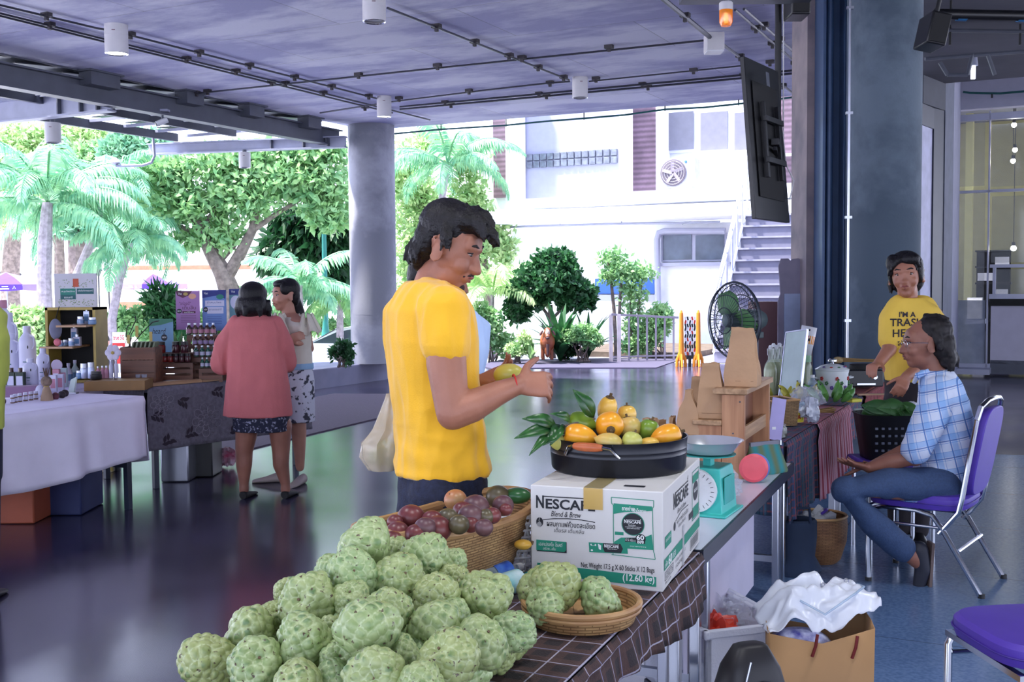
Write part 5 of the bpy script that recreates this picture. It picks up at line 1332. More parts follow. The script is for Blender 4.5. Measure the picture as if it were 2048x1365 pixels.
q=MB(); q.box((-BW/2+670*kx,0,BH+.0014),(200*kx,BD,.0008)); q.build('tape_strip',mat('packing tape top',(176,160,110),.25,alpha=.6),t)
MB().box((-BW/2+1050*kx,-BD/2+.06,BH+.0012),(.06,.02,.0008)).build('printed_design',ink,t)
MB().box((0,0,BH+.001),(BW*.98,.002,.001)).build('flap_seam',mat('seam',(110,106,100),.8),t)
SX=T(BW/2+.0012,-BD/2,BH) @ flatM((0,0,0),(0,1,0),(0,0,1)); J=Ink(SX,BD/1000,BH/1000)
logo(J,250,120,640,290,ink); J.txt(ink,'Blend & Brew',350,320,580,370,shear=.2); J.disc(ink,275,470,24,46); J.line(ink,[(300,430),(450,385),(640,400)],8)
J.txt(ink,'ผสมกาแฟคั่วบดละเอียด',330,420,640,475); J.txt(ink,'เต็มรส เต็มกลิ่น',370,490,570,530)
J.rect(grn,40,470,190,590); J.txt(wht,'เอสเปรสโซ',55,490,175,530); J.rect(grn,20,690,480,800); J.rect(grn,520,690,985,800); J.txt(wht,'แพ็ค',35,720,100,780); J.txt(wht,'60',120,700,205,795,bold=.03); J.txt(wht,'ซอง',220,720,300,780)
for a,b_ in (((760,90),(960,90)),((760,90),(760,640)),((960,90),(960,640)),((760,640),(960,640))): J.line(grn,[a,b_],8)
J.rect(grn,775,130,945,220); J.disc(ink,860,330,72,110); logo(J,805,300,915,340,wht,.0003); J.rect(grn,775,500,945,625); J.rect(ink,660,520,780,590,.0002)
J.line(ink,[(40,830),(240,830)],5); J.line(ink,[(40,910),(240,910)],5); J.line(ink,[(40,830),(40,910)],5); J.line(ink,[(240,830),(240,910)],5); J.txt(ink,'12302776',55,845,225,895)
J.txt(ink,'17.5 g X 60 X 12',300,835,560,875); J.txt(ink,'(12.60 kg)',300,890,480,940); J.txt(ink,'PM 15/09',50,930,180,955)
J.line(ink,[(700,820),(940,820)],4); J.line(ink,[(700,950),(940,950)],4); J.line(ink,[(700,820),(700,950)],4); J.line(ink,[(940,820),(940,950)],4)
x=712
for k_ in range(24): J.rect(ink,x,835,x+(3,5,2,6)[k_ % 4],935); x += 9.3
J.rect(film('clear tape',(220,222,225),.6,bump=0),470,560,520,1000,.0012); J.done(t)
pc=Vector((.33,3.42,TZ+.006+BH+.003)); PR=.212; PH=.098
t=thing('round_pan','round black metal pan with wooden handle standing on the carton','pan',pc)
bm_=mat('black enamel',(26,28,36),.35,.3,var=.05)
MB().lathe([(.001,.0),(PR*.97,0),(PR*.985,.006),(PR,.05),(PR*1.006,.053),(PR,.057),(PR,.066),(PR*1.006,.069),(PR,.073),(PR*1.012,PH),(PR*1.02,PH+.003),(PR*1.0,PH+.003),(PR*.985,.06),(PR*.965,.006),(.001,.004)],72,cap=False).build('pan_body',bm_,t)
ha=math.atan2(-1,-.55)
for k_ in (0,1):
 A=ha+k_*pi; rr=PR*1.05
 pts=[(rr*1.03*cos(A+d),rr*1.03*sin(A+d),PH-.006) for d in np.linspace(-.2,.2,7)]
 MB().tube(pts,[.009,.0125,.0135,.0135,.0135,.0125,.009],12).build('wooden_handle',mat('orange wood',(184,96,52),.4,var=.15,scale=30),t)
 for s in (-1,1):
  a1=A+s*.2; a2=A+s*.42
  MB().tube([(rr*1.03*cos(a1),rr*1.03*sin(a1),PH-.006),(rr*1.02*cos(a1+s*.1),rr*1.02*sin(a1+s*.1),PH-.01),(PR*1.015*cos(a2),PR*1.015*sin(a2),PH-.038)],.0045,8).build('handle_bracket',M['chrome'],t)
MB().lathe([(.001,.03),(PR*.8,.03),(PR*.8,.034),(.001,.034)],24).build('false_bottom',bm_,t)
cy={'y': mat('canistel yellow',(228,176,60),.3,col2=(240,196,96),scale=14),'o': mat('canistel orange',(236,150,26),.28,col2=(240,172,50),scale=16),'g': mat('canistel green',(98,134,36),.3,col2=(128,156,56),scale=16),
      'l': mat('canistel pale green',(176,184,92),.35,col2=(200,196,104),scale=16),'p': mat('canistel pale yellow',(222,178,92),.35,col2=(196,176,96),scale=16)}
def canistel(px,py,rx,rz_,Y,c,lab,ax,stem=None):
 p=P(px,py,Y); s=Y/FPX*1.18; r=rx*s; t_=thing('canistel',lab,'fruit',p,group='canistel fruit in the black pan')
 D=Vector(ax).normalized().to_track_quat('Z','Y').to_matrix().to_4x4()
 prof=[(.001,-1.12),(.12,-1.02),(.4,-.86),(.74,-.55),(.95,-.15),(1.0,.2),(.9,.6),(.62,.88),(.3,.97),(.001,.9)]
 mb=MB(); n=28; rings=[]
 for rr,z in prof:
  rings.append([(rz_*s*rr*(1+.025*cos(5*2*pi*j/n))*cos(2*pi*j/n),rz_*s*rr*(1+.025*cos(5*2*pi*j/n))*sin(2*pi*j/n),z*r) for j in range(n)])
 mb.loft(rings,True,D); mb.build('flesh',cy[c],t_,sub=1)
 mb=MB(); mb.lathe([(.12*r,.88*r),(.3*r,.95*r),(.28*r,1.0*r),(.001,1.0*r)],8,D); mb.tube([(0,0,.9*r),(.02*r,0,1.25*r)],.1*r,6,M=D); mb.build('calyx',mat('dry calyx',(96,76,48),.8),t_)
CN=[(1214,822,26,17,3.5,'y','topmost yellow canistel of the heap in the pan',(.2,-.3,1)),(1219,850,26,25,3.38,'o','deep yellow canistel with its star-shaped calyx facing front',(0,-1,-.25)),(1254,832,18,17,3.52,'y','yellow canistel with upright stalk behind the top right',(0,.1,1)),
 (1259,858,21,21,3.42,'p','pale yellow-orange canistel right of the one facing front',(-.2,.2,1)),(1165,846,25,19,3.42,'g','dark green canistel at upper left beneath the leaves',(-1,.2,.3)),(1162,873,30,21,3.32,'o','long orange canistel lying at the left front',(-1,0,.25)),
 (1120,884,17,17,3.34,'l','greenish yellow canistel at the left rim',(-.5,0,.6)),(1217,886,24,18,3.27,'p','pale yellow canistel in the front middle with a dry calyx',(1,-.3,-.3)),(1263,886,19,18,3.28,'l','pale green canistel at the front',(.4,.3,1)),
 (1297,862,20,18,3.42,'g','bright green canistel with an upright stalk',(.35,0,1)),(1296,890,20,13,3.3,'y','yellow canistel low in front of the green one',(1,0,0)),(1331,874,28,21,3.36,'o','rightmost orange canistel with a stalk to the right',(1,.1,.3))]
for q in CN: canistel(*q)
lf=mat('glossy dark leaf',(28,70,34),.3,col2=(52,104,44),scale=30); t=thing('leafy_twig','twig of dark green pointed leaves hanging over the left of the pan','leaves',P(1125,868,3.4))
def leaf(mb,p,q,w,bend=.02,n=9):
 p=Vector(p); q=Vector(q); d=(q-p); L__=d.length; d.normalize(); s=d.cross(Vector((.1,-.9,.4))).normalized(); up=s.cross(d)
 vs=[]
 for i in range(n):
  u=i/(n-1); ww=w*(sin(pi*u ** .8))+.0008; c=p+d*L__*u+up*bend*sin(pi*u)
  vs += [c-s*ww,c-up*ww*.35,c+s*ww]
 mb.add(vs,[(3*k+j,3*k+j+1,3*k+4+j,3*k+3+j) for k in range(n-1) for j in (0,1)])
for a,b_,w,Y0,Y1 in (((1188,836),(1145,779),.024,3.4,3.38),((1140,842),(1100,828),.014,3.36,3.3),((1112,850),(1044,838),.021,3.34,3.25),((1106,856),(1028,878),.019,3.32,3.2),((1098,868),(1058,912),.012,3.3,3.2),((1120,850),(1100,892),.02,3.34,3.27),((1115,868),(1086,892),.016,3.32,3.26),((1135,858),(1112,875),.018,3.36,3.3)):
 mb=MB(); leaf(mb,P(*a,Y0),P(*b_,Y1),w); mb.build('leaf',lf,t,world=True,thick=.001)
mb=MB(); mb.tube([P(1190,838,3.42),P(1145,848,3.38),P(1100,860,3.33)],.003,6); mb.build('twig',M['bark'],t,world=True)
# ------------------------------------------------------------ scale, shelf, bags on the white table
p=onT(1437,1031); t=thing('kitchen_scale','turquoise weighing scale with steel bowl beside the carton','scale',TT(4.08,.945,TZ),RT+radians(-4))
tq=mat('turquoise enamel',(64,188,178),.4,var=.05)
mb=MB(); n=4
mb.loft([[(x*w,y*w,z) for x,y in ((-.08,-.1),(.08,-.1),(.08,.1),(-.08,.1))] for z,w in ((.0,1.25),(.008,1.25),(.01,1.0),(.05,.97),(.165,.86),(.175,.8))],True)
mb.build('body',tq,t,bev=.003)
MB().box((.0795,0,.09),(.004,.13,.1)).build('side_recess',mat('turquoise dark',(56,170,162),.5),t,bev=.004)
MB().lathe([(.001,.012),(.085,.012),(.09,.0)],32,T(-.076,-.0,.095) @ Matrix.Rotation(-pi/2,4,'Y')).build('dial',mat('dial white',(224,226,228),.3),t)
MB().lathe([(.001,.012),(.08,.012),(.082,.0)],32,T(-.02,-.093,.092) @ Matrix.Rotation(pi/2,4,'X')).build('dial',mat('dial white',(224,226,228),.3),t)
mb=MB()
for k in range(24):
 a=k*pi/12; mb.box((.066*cos(a),.066*sin(a),.0125),(.012,.002,.001),T(-.02,-.093,.092) @ Matrix.Rotation(pi/2,4,'X')) if 0 else mb.bar((-.02+.06*cos(a),-.1055,.092+.06*sin(a)),(-.02+.072*cos(a),-.1055,.092+.072*sin(a)),.0015,.0015)
mb.build('dial_marks',ink,t)
MB().box((0,0,.19),(.03,.05,.05)).build('stem',tq,t,bev=.002)
MB().lathe([(.001,.212),(.05,.21),(.1,.214),(.102,.218),(.001,.216)],36).build('plate',tq,t)
MB().lathe([(.001,.219),(.07,.219),(.09,.224),(.125,.268),(.131,.27),(.124,.267),(.088,.228),(.001,.222)],48,cap=False).build('bowl',mat('polished bowl',(226,228,234),.25,.6,var=.02),t)
crumple('plastic_bag',tuple(TT(4.32,.93,TZ+.004)),(.06,.09,.05),clear,'crumpled clear plastic bag behind the turquoise scale','bag',5,amp=.5)
def stand():
 t=thing('wooden_stand','stepped pine display stand for the paper bags','stand',TT(4.78,1.0,TZ),RT)
 pz=M['pine']; px_=M['pinex']
 Mx=wood('pine lying long',(196,158,120),(150,116,84),axis='Y')
 Lz=.62
 for y,nm in ((.012,'front'),(Lz-.012,'back')):
  MB().box((.0,y,.185),(.1,.022,.37)).build('post',pz,t,bev=.002)
  MB().box((-.105,y,.115),(.105,.02,.23)).build('side_panel',pz,t,bev=.002)
  MB().box((-.21,y,.07),(.1,.02,.14)).build('side_panel',pz,t,bev=.002)
 MB().box((-.012,Lz/2,.385),(.15,Lz+.03,.026)).build('top_board',Mx,t,bev=.003)
 MB().box((-.115,Lz/2,.243),(.13,Lz+.02,.024)).build('step_board',Mx,t,bev=.006)
 MB().box((-.22,Lz/2,.152),(.11,Lz+.02,.02)).build('step_board',Mx,t,bev=.003)
 MB().box((.03,Lz/2,.19),(.012,Lz-.04,.06)).build('cross_brace',Mx,t)
 MB().box((-.035,Lz/2,.185),(.012,Lz-.04,.37)).build('back_panel',mat('reddish board',(132,88,66),.6,var=.12),t)
 mb=MB()
 for q in ((-.03,-.001,.06),(.03,-.001,.34),(.0,-.001,.2)): mb.ball(q,(.004,.002,.004),8,6)
 mb.build('nails',M['grey_steel'],t)
stand()
def pbag(loc,w,d,h,lab,rz=0,lean=0,seed=0,pinch=.55,name='paper_bag',cat='paper bag',group='brown paper bags on the wooden stand'):
 """flat-bottomed bag narrowing to a folded open mouth"""
 t=thing(name,lab,cat,loc,rz,group)
 rows=[]; n=24
 def sq(u,w_,d_):
  a=4*u; k=int(a) % 4; f=a-int(a)
  c=[(-1,-1),(1,-1),(1,1),(-1,1),(-1,-1)]; x=c[k][0]+(c[k+1][0]-c[k][0])*f; y=c[k][1]+(c[k+1][1]-c[k][1])*f
  return x*w_/2,y*d_/2
 for z,wf,df in ((0,1,1),(.02,1.0,1),(.2,1.03,1.0),(.4,.97,.8),(.6,.86,.5),(.8,pinch+.22,.3),(.93,pinch+.1,.3),(1,pinch+.1,.34)):
  r=[]
  for j in range(n):
   x,y=sq(j/n,w*wf,d*df)
   if z >.3 and abs(x) >w*wf*.45 and abs(y) <d*df*.3: x *= .8
   q=noise.noise(Vector((x*20+seed,y*20,z*3)))*.006*(1 if 0 <z <1 else .3)
   r.append((x+q+lean*z*h,y+q,z*h+(.012*noise.noise(Vector((x*30,y*9,seed))) if z == 1 else 0)))
  rows.append(r)
 mb=MB(); mb.loft(rows,False); mb.add(rows[0],[tuple(range(n-1,-1,-1))]); o=mb.build('bag_body',M['kraft'],t,thick=.0015,ang=20)
 mb=MB(); x=w*.1; mb.box((x*.2,-d/2-.0015,h*.1),(w*.8,.001,.002)); mb.build('fold_line',mat('fold crease',(150,116,86),.8),t)
 return t
sx=lambda a,b,z: TT(4.78,.98,TZ+z)+TA*a-TB*b
pbag(sx(.1,-.0,.400),.14,.1,.26,'tallest brown paper bag, on the top board of the wooden stand',RT,seed=1)
pbag(sx(.36,-.03,.400),.12,.09,.2,'brown paper bag behind the tallest one',RT,seed=2,lean=-.1)
pbag(sx(.07,-.125,.257),.115,.09,.245,'brown paper bag on the middle step of the stand',RT+.1,seed=3,lean=-.04)
pbag(sx(.04,-.225,.164),.1,.08,.22,'leaning brown paper bag on the lowest step',RT,seed=4,pinch=.2,lean=.0)
pbag(sx(.34,-.225,.164),.1,.08,.25,'far left brown paper bag on the lowest step',RT,seed=5,lean=-.1)
for k,(x,y,w,h,z) in enumerate(((1280,868,.09,.05,0),(1300,858,.1,.06,0),(1322,862,.08,.075,0),(1345,856,.085,.085,0),(1268,878,.09,.045,0),(1310,880,.1,.05,0),(1352,884,.07,.04,0))):
 q=PZ(x,y+14,TZ+.1); q=TT(4.75+.11*(k % 3)+.05*(k // 3),1.28+.06*k/2,TZ) if 0 else P(x,y,4.95+.06*(k % 3)); q.z=TZ
 pbag((q.x,q.y,TZ+.002),w,.05,CAM_Z+(564-y+18)*q.y/FPX-TZ,'small kraft packet, %s of the row behind the black pan' % ('second from left','third from left','fourth from left','the tallest at the right end','the leftmost','a front one in the middle','a front one at the right')[k],.4*k,seed=k,pinch=.6,name='kraft_packet',cat='packet',group='small kraft packets behind the pan')
q=P(1356,850,5.1); crumple('plastic_bag',(q.x,q.y,TZ+.003),(.05,.05,.1),clear,'clear bag of puffed snacks behind the kraft packets','bag',9)
q=P(1357,868,4.45); t=thing('cup','lavender white plastic cup right behind the pan','cup',(q.x,q.y,TZ+.003))
MB().lathe([(.001,.004),(.022,0),(.032,.19),(.034,.2),(.03,.2),(.02,.01),(.001,.01)],20,cap=False).build('cup_body',mat('cup white',(214,204,226),.4),t); MB().tube([(.034*cos(a),.034*sin(a),.2) for a in np.linspace(0,6.28,20,endpoint=False)],.002,6,close=True).build('rim',M['white'],t)
def pouch():
 c=TT(4.98,.9,TZ); t=thing('zip_pouch','teal and olive striped zip pouch leaning by the wooden stand','pouch',c,RT+.9)
 m=mat('teal stripe',(40,126,130),.8,var=.08); nt,N,K,b=nodes(m); tc=[n for n in N if n.type == 'TEX_COORD'][0]
 wv=N.new('ShaderNodeTexWave'); wv.bands_direction='X'; wv.inputs['Scale'].default_value=5; K.new(tc.outputs['Object'],wv.inputs[0])
 mx=N.new('ShaderNodeMixRGB'); K.new(wv.outputs['Fac'],mx.inputs[0]); K.new(b.inputs['Base Color'].links[0].from_socket,mx.inputs[1]); mx.inputs[2].default_value=L((92,108,76)); K.new(mx.outputs[0],b.inputs['Base Color'])
 mb=MB(); mb.loft([[(x*w,y*d,z) for x,y in ((-.1,-.04),(0,-.055),(.1,-.04),(.11,0),(.1,.04),(0,.055),(-.1,.04),(-.11,0))] for z,w,d in ((0,1,1),(.01,1.02,1.1),(.05,.95,.8),(.1,.85,.35),(.13,.8,.12))]); mb.build('pouch_body',m,t,ang=50)
 MB().box((0,0,.134),(.17,.014,.018)).build('zip_tape',mat('zip tape',(120,120,132),.7),t); MB().box((.088,-.008,.132),(.008,.006,.022)).build('zip_pull',M['chrome'],t)
pouch()
q=TT(4.72,.9,TZ+.003)
t=thing('coin_purse','round pink purse with blue edge behind the wooden post','purse',(q.x,q.y,q.z),RT+.3)
MB().lathe([(.001,.0),(.05,.004),(.062,.016),(.05,.026),(.001,.03)],28,T(0,0,.062) @ Matrix.Rotation(pi/2,4,'X')).build('purse_body',mat('pink vinyl',(232,92,104),.45),t)
MB().lathe([(.001,-.012),(.05,-.01),(.0625,.004),(.05,.008)],28,T(.008,0.0,.0625) @ Matrix.Rotation(pi/2,4,'X')).build('blue_back',mat('blue vinyl',(92,120,190),.45),t)
# ------------------------------------------------------------ second vendor table with woven cloths
T3=TT(5.42,.78); d3=Vector((.442,.897,0)); n3=Vector((-.897,.442,0)); R3=math.atan2(-.442,.897); Z3=.72
c0=Vector((1.33,5.36,0))
def W3(a,b,z=0): return c0+d3*a+n3*b+Vector((0,0,z))
t=thing('folding_table','vendor table under the striped woven cloths','table',W3(1.7,.34),R3)
MB().box((0,0,Z3-.016),(.66,3.2,.03)).build('tabletop',wt,t)
for sx_ in (-1,1):
 for y in (-1.5,-.1,.1,1.5): MB().box((sx_*.29,y,(Z3-.03)/2),(.035,.035,Z3-.03)).build('leg',M['steel'],t)
wov=check_mat('blue red woven cloth',(58,76,112),[(0,.05,0,.3,(42,50,70),.9),(0,.05,.4,.14,(176,74,58),.9),(1,.04,.1,.22,(150,66,62),.55),(0,.2,.3,.3,(52,92,112),.7),(0,.017,0,.2,(30,34,48),.7)])
red=check_mat('red striped woven cloth',(140,52,70),[(0,.03,0,.35,(196,150,170),.8),(0,.12,.2,.2,(110,36,54),.8),(0,.055,.1,.15,(196,160,180),.8)])
redd=check_mat('dark red fringed cloth',(124,40,44),[(0,.05,0,.3,(84,28,36),.8),(1,.1,0,.2,(150,80,60),.5)])
drape('woven_cloth','blue and orange striped woven cloth on the near end of the vendor table','cloth',[W3(0,0),W3(.98,0),W3(.98,.66),W3(0,.66)],Z3+.004,lambda k,u: .40 if k == 0 else .36,wov,freq=22,amp=.012,flare=.03,sides=(1,0,1,1))
drape('woven_cloth','red and white striped woven cloth hanging behind the blue one','cloth',[W3(.72,-.02),W3(1.75,-.02),W3(1.75,.64),W3(.72,.64)],Z3+.010,lambda k,u: (.42-.06*u),red,freq=26,amp=.016,flare=.04,sides=(1,0,1,0),seed=2)
drape('woven_cloth','blue checked woven cloth in the middle of the vendor table','cloth',[W3(1.6,-.01),W3(2.4,-.01),W3(2.4,.64),W3(1.6,.64)],Z3+.016,.24,wov,freq=20,amp=.012,flare=.03,sides=(1,0,1,0),seed=4)
drape('woven_cloth','dark red fringed cloth at the far end of the vendor table','cloth',[W3(2.3,-.03),W3(3.3,-.03),W3(3.3,.64),W3(2.3,.64)],Z3+.022,.2,redd,freq=24,amp=.014,flare=.03,sides=(1,1,1,0),seed=5)
def on3(px,py,dz=.03): p=PZ(px,py,Z3+dz); return p
def hpx(y0,y1,Y): return (y1-y0)*Y/FPX
jm=mat('cloudy juice',(190,194,130),.2,var=.08,alpha=.92); gl2=mat('bottle glass',(200,214,200),.04,alpha=.35,spec=1)
def juice():
 t=thing('juice_bottle','x','bottle',(0,0,0),group='swing-top juice bottles')
 MB().lathe([(.001,0),(.04,.0),(.044,.01),(.044,.14),(.036,.17),(.016,.2),(.014,.24),(.017,.245),(.017,.258),(.001,.258)],20).build('glass',gl2,t)
 MB().lathe([(.001,.004),(.04,.006),(.0415,.138),(.034,.165),(.02,.185),(.001,.185)],18).build('juice',jm,t)
 MB().lathe([(.012,.258),(.014,.272),(.008,.28),(.001,.28)],12).build('stopper',M['white'],t)
 MB().tube([(-.018,0,.225),(-.02,0,.26),(0,0,.275),(.02,0,.26),(.018,0,.225)],.0015,5).build('wire_clip',M['chrome'],t)
 return t
jb=juice(); names=['leftmost front','second front','third front','rightmost front','leftmost back','second back','third back','rightmost back']
for k in range(8):
 x=(1541,1553,1579,1592,1547,1559,1573,1586)[k]; Y=7.5 if k <4 else 7.75
 Y=Y+.04*(k % 4); q=P(x,700,Y); o=jb if k == 0 else copy_tree(jb)
 o.location=(q.x,q.y,Z3+.012); o.scale=(1.05,1.05,1.22); o['label']='%s swing-top bottle of cloudy juice on the vendor table' % names[k]
q=P(1584,700,7.1); t=thing('sign_board','tall leaning metal-framed board among the juice bottles','board',(q.x,q.y,Z3+.012),radians(25))
X=T(-.02,0,0) @ Matrix.Rotation(radians(14),4,'Y') @ Matrix.Rotation(radians(-8),4,'X') @ Matrix.Diagonal((1,1,1.12,1))
MB().box((0,0,.21),(.012,.2,.42),X).build('board',mat('pale glass board',(170,190,186),.3),t)
mb=MB(); mb.box((0,.1,.21),(.018,.008,.42),X); mb.box((0,-.1,.21),(.018,.008,.42),X); mb.box((0,0,.42),(.018,.2,.008),X); mb.build('frame',M['steel'],t)
def jar(px,yt,yb,Y,r,lab,body,lid,cat='jar',z0=None,grp=None,lidh=.16,labc=None,n=18):
 q=P(px,700,Y); z=z0 if z0 is not None else Z3+.012; h=hpx(yt,yb,Y)
 t=thing('jar',lab,cat,(q.x,q.y,z),group=grp)
 MB().lathe([(.001,0),(r*.93,0),(r,h*.08),(r,h*.7),(r*.82,h*.82),(r*.8,h*(1-lidh)),(.001,h*(1-lidh))],n).build('jar_body',body,t)
 MB().lathe([(.001,h*(1-lidh)),(r*.88,h*(1-lidh)),(r*.88,h),(.001,h)],n).build('lid',lid,t)
 if labc: MB().lathe([(r*1.01,h*.2),(r*1.01,h*.6)],n,cap=False).build('label',labc,t)
 return t
jar(1606,690,775,7.35,.062,'tall glass jar with green lid behind the bananas',mat('jar glass',(150,160,130),.1,alpha=.8),mat('green lid',(120,170,130),.5))
q=P(1607,690,7.35); zc=Z3+.012+85*7.35/FPX
t=thing('poster_tube','rolled poster with red, orange and white pictograms','poster',(q.x,q.y,zc+.005));
R8=Matrix.Rotation(radians(12),4,'Y')
MB().lathe([(.05,0),(.05,.19)],20,R8,cap=False).build('paper',M['white'],t,thick=.002)
for a,c in ((0,(200,60,50)),(1,(232,150,50))): MB().grid(lambda u,v: (.0508*cos(-pi*.95+(u+a)*pi*.45),.0508*sin(-pi*.95+(u+a)*pi*.45),.075+v*.055),8,1,R8).build('printed_panel',mat('panel %d' % a,c,.6),t)
for k,a in enumerate((-2.4,-1.1,-1.0)): MB().ball((.052*cos(a),.052*sin(a),(.1,.1,.165)[k]),(.009,.009,.012),8,6,R8).build('pictogram',ink,t)
q=P(1625,760,7.15); t=thing('water_bottle','upright water bottle with blue label left of the enamel pot','bottle',(q.x,q.y,Z3+.012)); pb_=mat('bottle plastic',(190,214,232),.05,alpha=.4,spec=1)
MB().lathe([(.001,0),(.028,.0),(.03,.02),(.028,.05),(.03,.09),(.03,.12),(.012,.145),(.011,.155),(.001,.155)],18).build('body',pb_,t); MB().lathe([(.0305,.055),(.0305,.1)],18,cap=False).build('label',lb1,t); MB().lathe([(.001,.15),(.014,.15),(.014,.168),(.001,.168)],12).build('cap',M['white'],t)
q=P(1664,760,7.4); t=thing('enamel_pot','white enamel pot with flower decals and lid','pot',(q.x,q.y,Z3+.018)); em=mat('white enamel',(226,232,232),.15,var=.02)
MB().lathe([(.001,0),(.085,0),(.1,.02),(.107,.15),(.112,.17),(.105,.172),(.098,.15)],36).build('pot_body',em,t)
MB().lathe([(.112,.172),(.114,.178),(.07,.205),(.02,.215),(.001,.216)],36).build('lid',em,t); MB().lathe([(.012,.214),(.01,.222),(.03,.23),(.03,.242),(.015,.25),(.001,.25)],18).build('lid_knob',M['chrome'],t)
random.seed(3)
for k in range(9):
 a=-pi*.9+k*.32; z=(.06,.12,.09)[k % 3]; rr=.1075+.001
 mb=MB()
 for j in range(5): mb.ball(((rr)*cos(a+.07*cos(j*1.25)),rr*sin(a+.07*cos(j*1.25)),z+.009*sin(j*1.25)),(.006,.006,.006),6,4)
 mb.build('flower_decal',mat('decal %d' % (k % 3),((96,60,150),(180,50,50),(60,120,70))[k % 3],.5),t)
for k in range(5):
 a=-pi*.8+k*.6; MB().ball((.085*cos(a),.085*sin(a),.196),(.012,.012,.005),8,5).build('flower_decal',mat('decal %d' % (k % 3),(0,0,0)),t)
for s in (-1,1): MB().tube([(s*.108,-.03,.12),(s*.135,-.02,.125),(s*.135,.02,.125),(s*.108,.03,.12)],.006,8).build('handle',em,t)
def bananas(px,py,Y,lab,m,n,L_=.11,fan=1.5,tip=None,r=.019):
 q=P(px,py,Y); t=thing('banana_bunch',lab,'bananas',(q.x,q.y,Z3+.02))
 for k in range(n):
  a=-fan/2+fan*(k % ((n+1) // 2))/max(1,(n+1) // 2-1); row=k // ((n+1) // 2); b0=Vector((.16*sin(a)*.6,row*.035,.02+row*.02))
  d=Vector((sin(a),-.15+.2*row,.8)).normalized(); pts=[b0+d*L_*u+Vector((0,-.03*sin(pi*u),0)) for u in (0,.12,.3,.55,.8,.93,1)]
  MB().tube(pts,[r*.4,r*.8,r,r,r*.8,r*.35,r*.3],10).build('banana',m,t); MB().tube([pts[-1],pts[-1]+d*.01],r*.3,6).build('tip',M['black'],t)
 return t
by=mat('banana yellow',(196,186,66),.45,col2=(170,168,60),scale=20); bg=mat('banana green',(72,130,58),.4,col2=(96,152,70),scale=20)
bananas(1560,790,7.1,'small yellow banana bunch behind the wicker basket',by,4,.08,1.2)
bananas(1598,785,7.0,'yellow banana bunch in front of the glass jar',by,6,.085,1.5)
bananas(1660,800,6.85,'green banana bunch before the enamel pot',bg,8,.11,1.7,r=.022)
q=on3(1533,800); crumple('plastic_bag',(q.x,6.0,Z3+.012),(.05,.05,.07),film('white thin bag',(206,212,226),.8),'white tied plastic bag behind the wooden stand','bag',12)
q=P(1537,740,6.0);
crumple('plastic_bag',(P(1615,800,6.5).x,6.5,Z3+.012),(.1,.07,.08),clear,'large shiny clear bag before the bananas','bag',14)
crumple('plastic_bag',(P(1602,810,6.3).x,6.3,Z3+.012),(.06,.05,.04),film('blue white bag',(190,214,232),.7),'pale blue plastic packet beside the wicker basket','bag',15)
wk=weave('wicker brown',(128,100,66),(156,126,84),bump=.6)
def sqb(px,Y,w,d,h,lab,rz=0):
 q=P(px,800,Y); t=thing('wicker_basket',lab,'basket',(q.x,q.y,Z3+.012),rz); mb=MB()
 sq=lambda f,z: [(x*w/2*f,y*d/2*f,z) for x,y in ((-1,-1),(1,-1),(1,1),(-1,1))]
 mb.loft([sq(.9,0),sq(1,h),sq(.94,h),sq(.85,.01)],False); mb.add(sq(.9,0),[(0,1,2,3)]); mb.build('woven_wall',wk,t,smooth=False)
 mb=MB(); mb.tube([Vector(p) for p in sq(1,h)],.006,6,close=True); mb.build('rim',M['rim'],t)
sqb(1552,5.98,.17,.2,.14,'square wicker basket behind the lavender card',.3)
q=P(1549,860,5.42); t=thing('card_sign','leaning blank lavender card in front of the wicker basket','card',(q.x,q.y,Z3+.012),radians(15))
MB().box((0,0,.1),(.075,.003,.21),Matrix.Rotation(radians(-8),4,'X') @ Matrix.Rotation(radians(12),4,'Y')).build('card',mat('lavender card',(168,160,210),.6),t); MB().box((0,.03,.03),(.02,.05,.06)).build('stand',M['white'],t)
jar(1558,846,872,5.5,.042,'clear jar of white garlic cloves at the near corner of the cloth',mat('jar of garlic',(190,196,190),.2,col2=(90,90,80),scale=40),M['glass'],cat='jar')
q=P(1594,840,6.08); t=thing('snack_tub','yellow tub with palm tree print and red letters','tub',(q.x,q.y,Z3+.012))
MB().lathe([(.001,0),(.036,0),(.038,.055),(.001,.055)],24).build('tub',mat('yellow tub',(222,206,50),.5),t); MB().lathe([(.001,.055),(.04,.055),(.04,.068),(.001,.068)],24).build('lid',M['white'],t)
mb=MB(); q_=text('milk',.03,bold=.001,shear=.3); put(mb,q_,T(-.014,-.0385,.02) @ Matrix.Rotation(pi/2,4,'X')); mb.build('printed_word',mat('red print',(170,30,30),.6),t,smooth=False)
mb=MB(); mb.bar((.018,-.0385,.01),(.02,-.0385,.035),.002,.001); [mb.bar((.02,-.0385,.035),(.02+.012*cos(a),-.038,.035+.008*sin(a)),.003,.001) for a in (.2,1,2,2.9,-.3,3.4)]; mb.build('printed_palm',mat('green print',(30,90,40),.6),t,smooth=False)
t=thing('herb_sticks','bundle of dry brown herb sticks on the red striped cloth','herbs',(*P(1635,818,6.35).xy,Z3+.018)); mb=MB(); random.seed(5)
for k in range(16): a=random.uniform(-.2,.5); y=random.uniform(-.03,.03); mb.tube([(-.07,y,.006+.012*random.random()),(.1*cos(a),y+.1*sin(a)*.6,.01+.03*random.random())],.003,5)
mb.build('sticks',mat('dry straw',(148,118,74),.8,var=.2),t); MB().tube([(-.02,-.035,.01),(-.02,0,.03),(-.02,.035,.01)],.004,6).build('tie',M['rim'],t)
q=W3(1.5,-.01); t=thing('flyer','white and green paper flyer hanging over the table edge','flyer',(*P(1712,800,6.75).xy,Z3-.12))
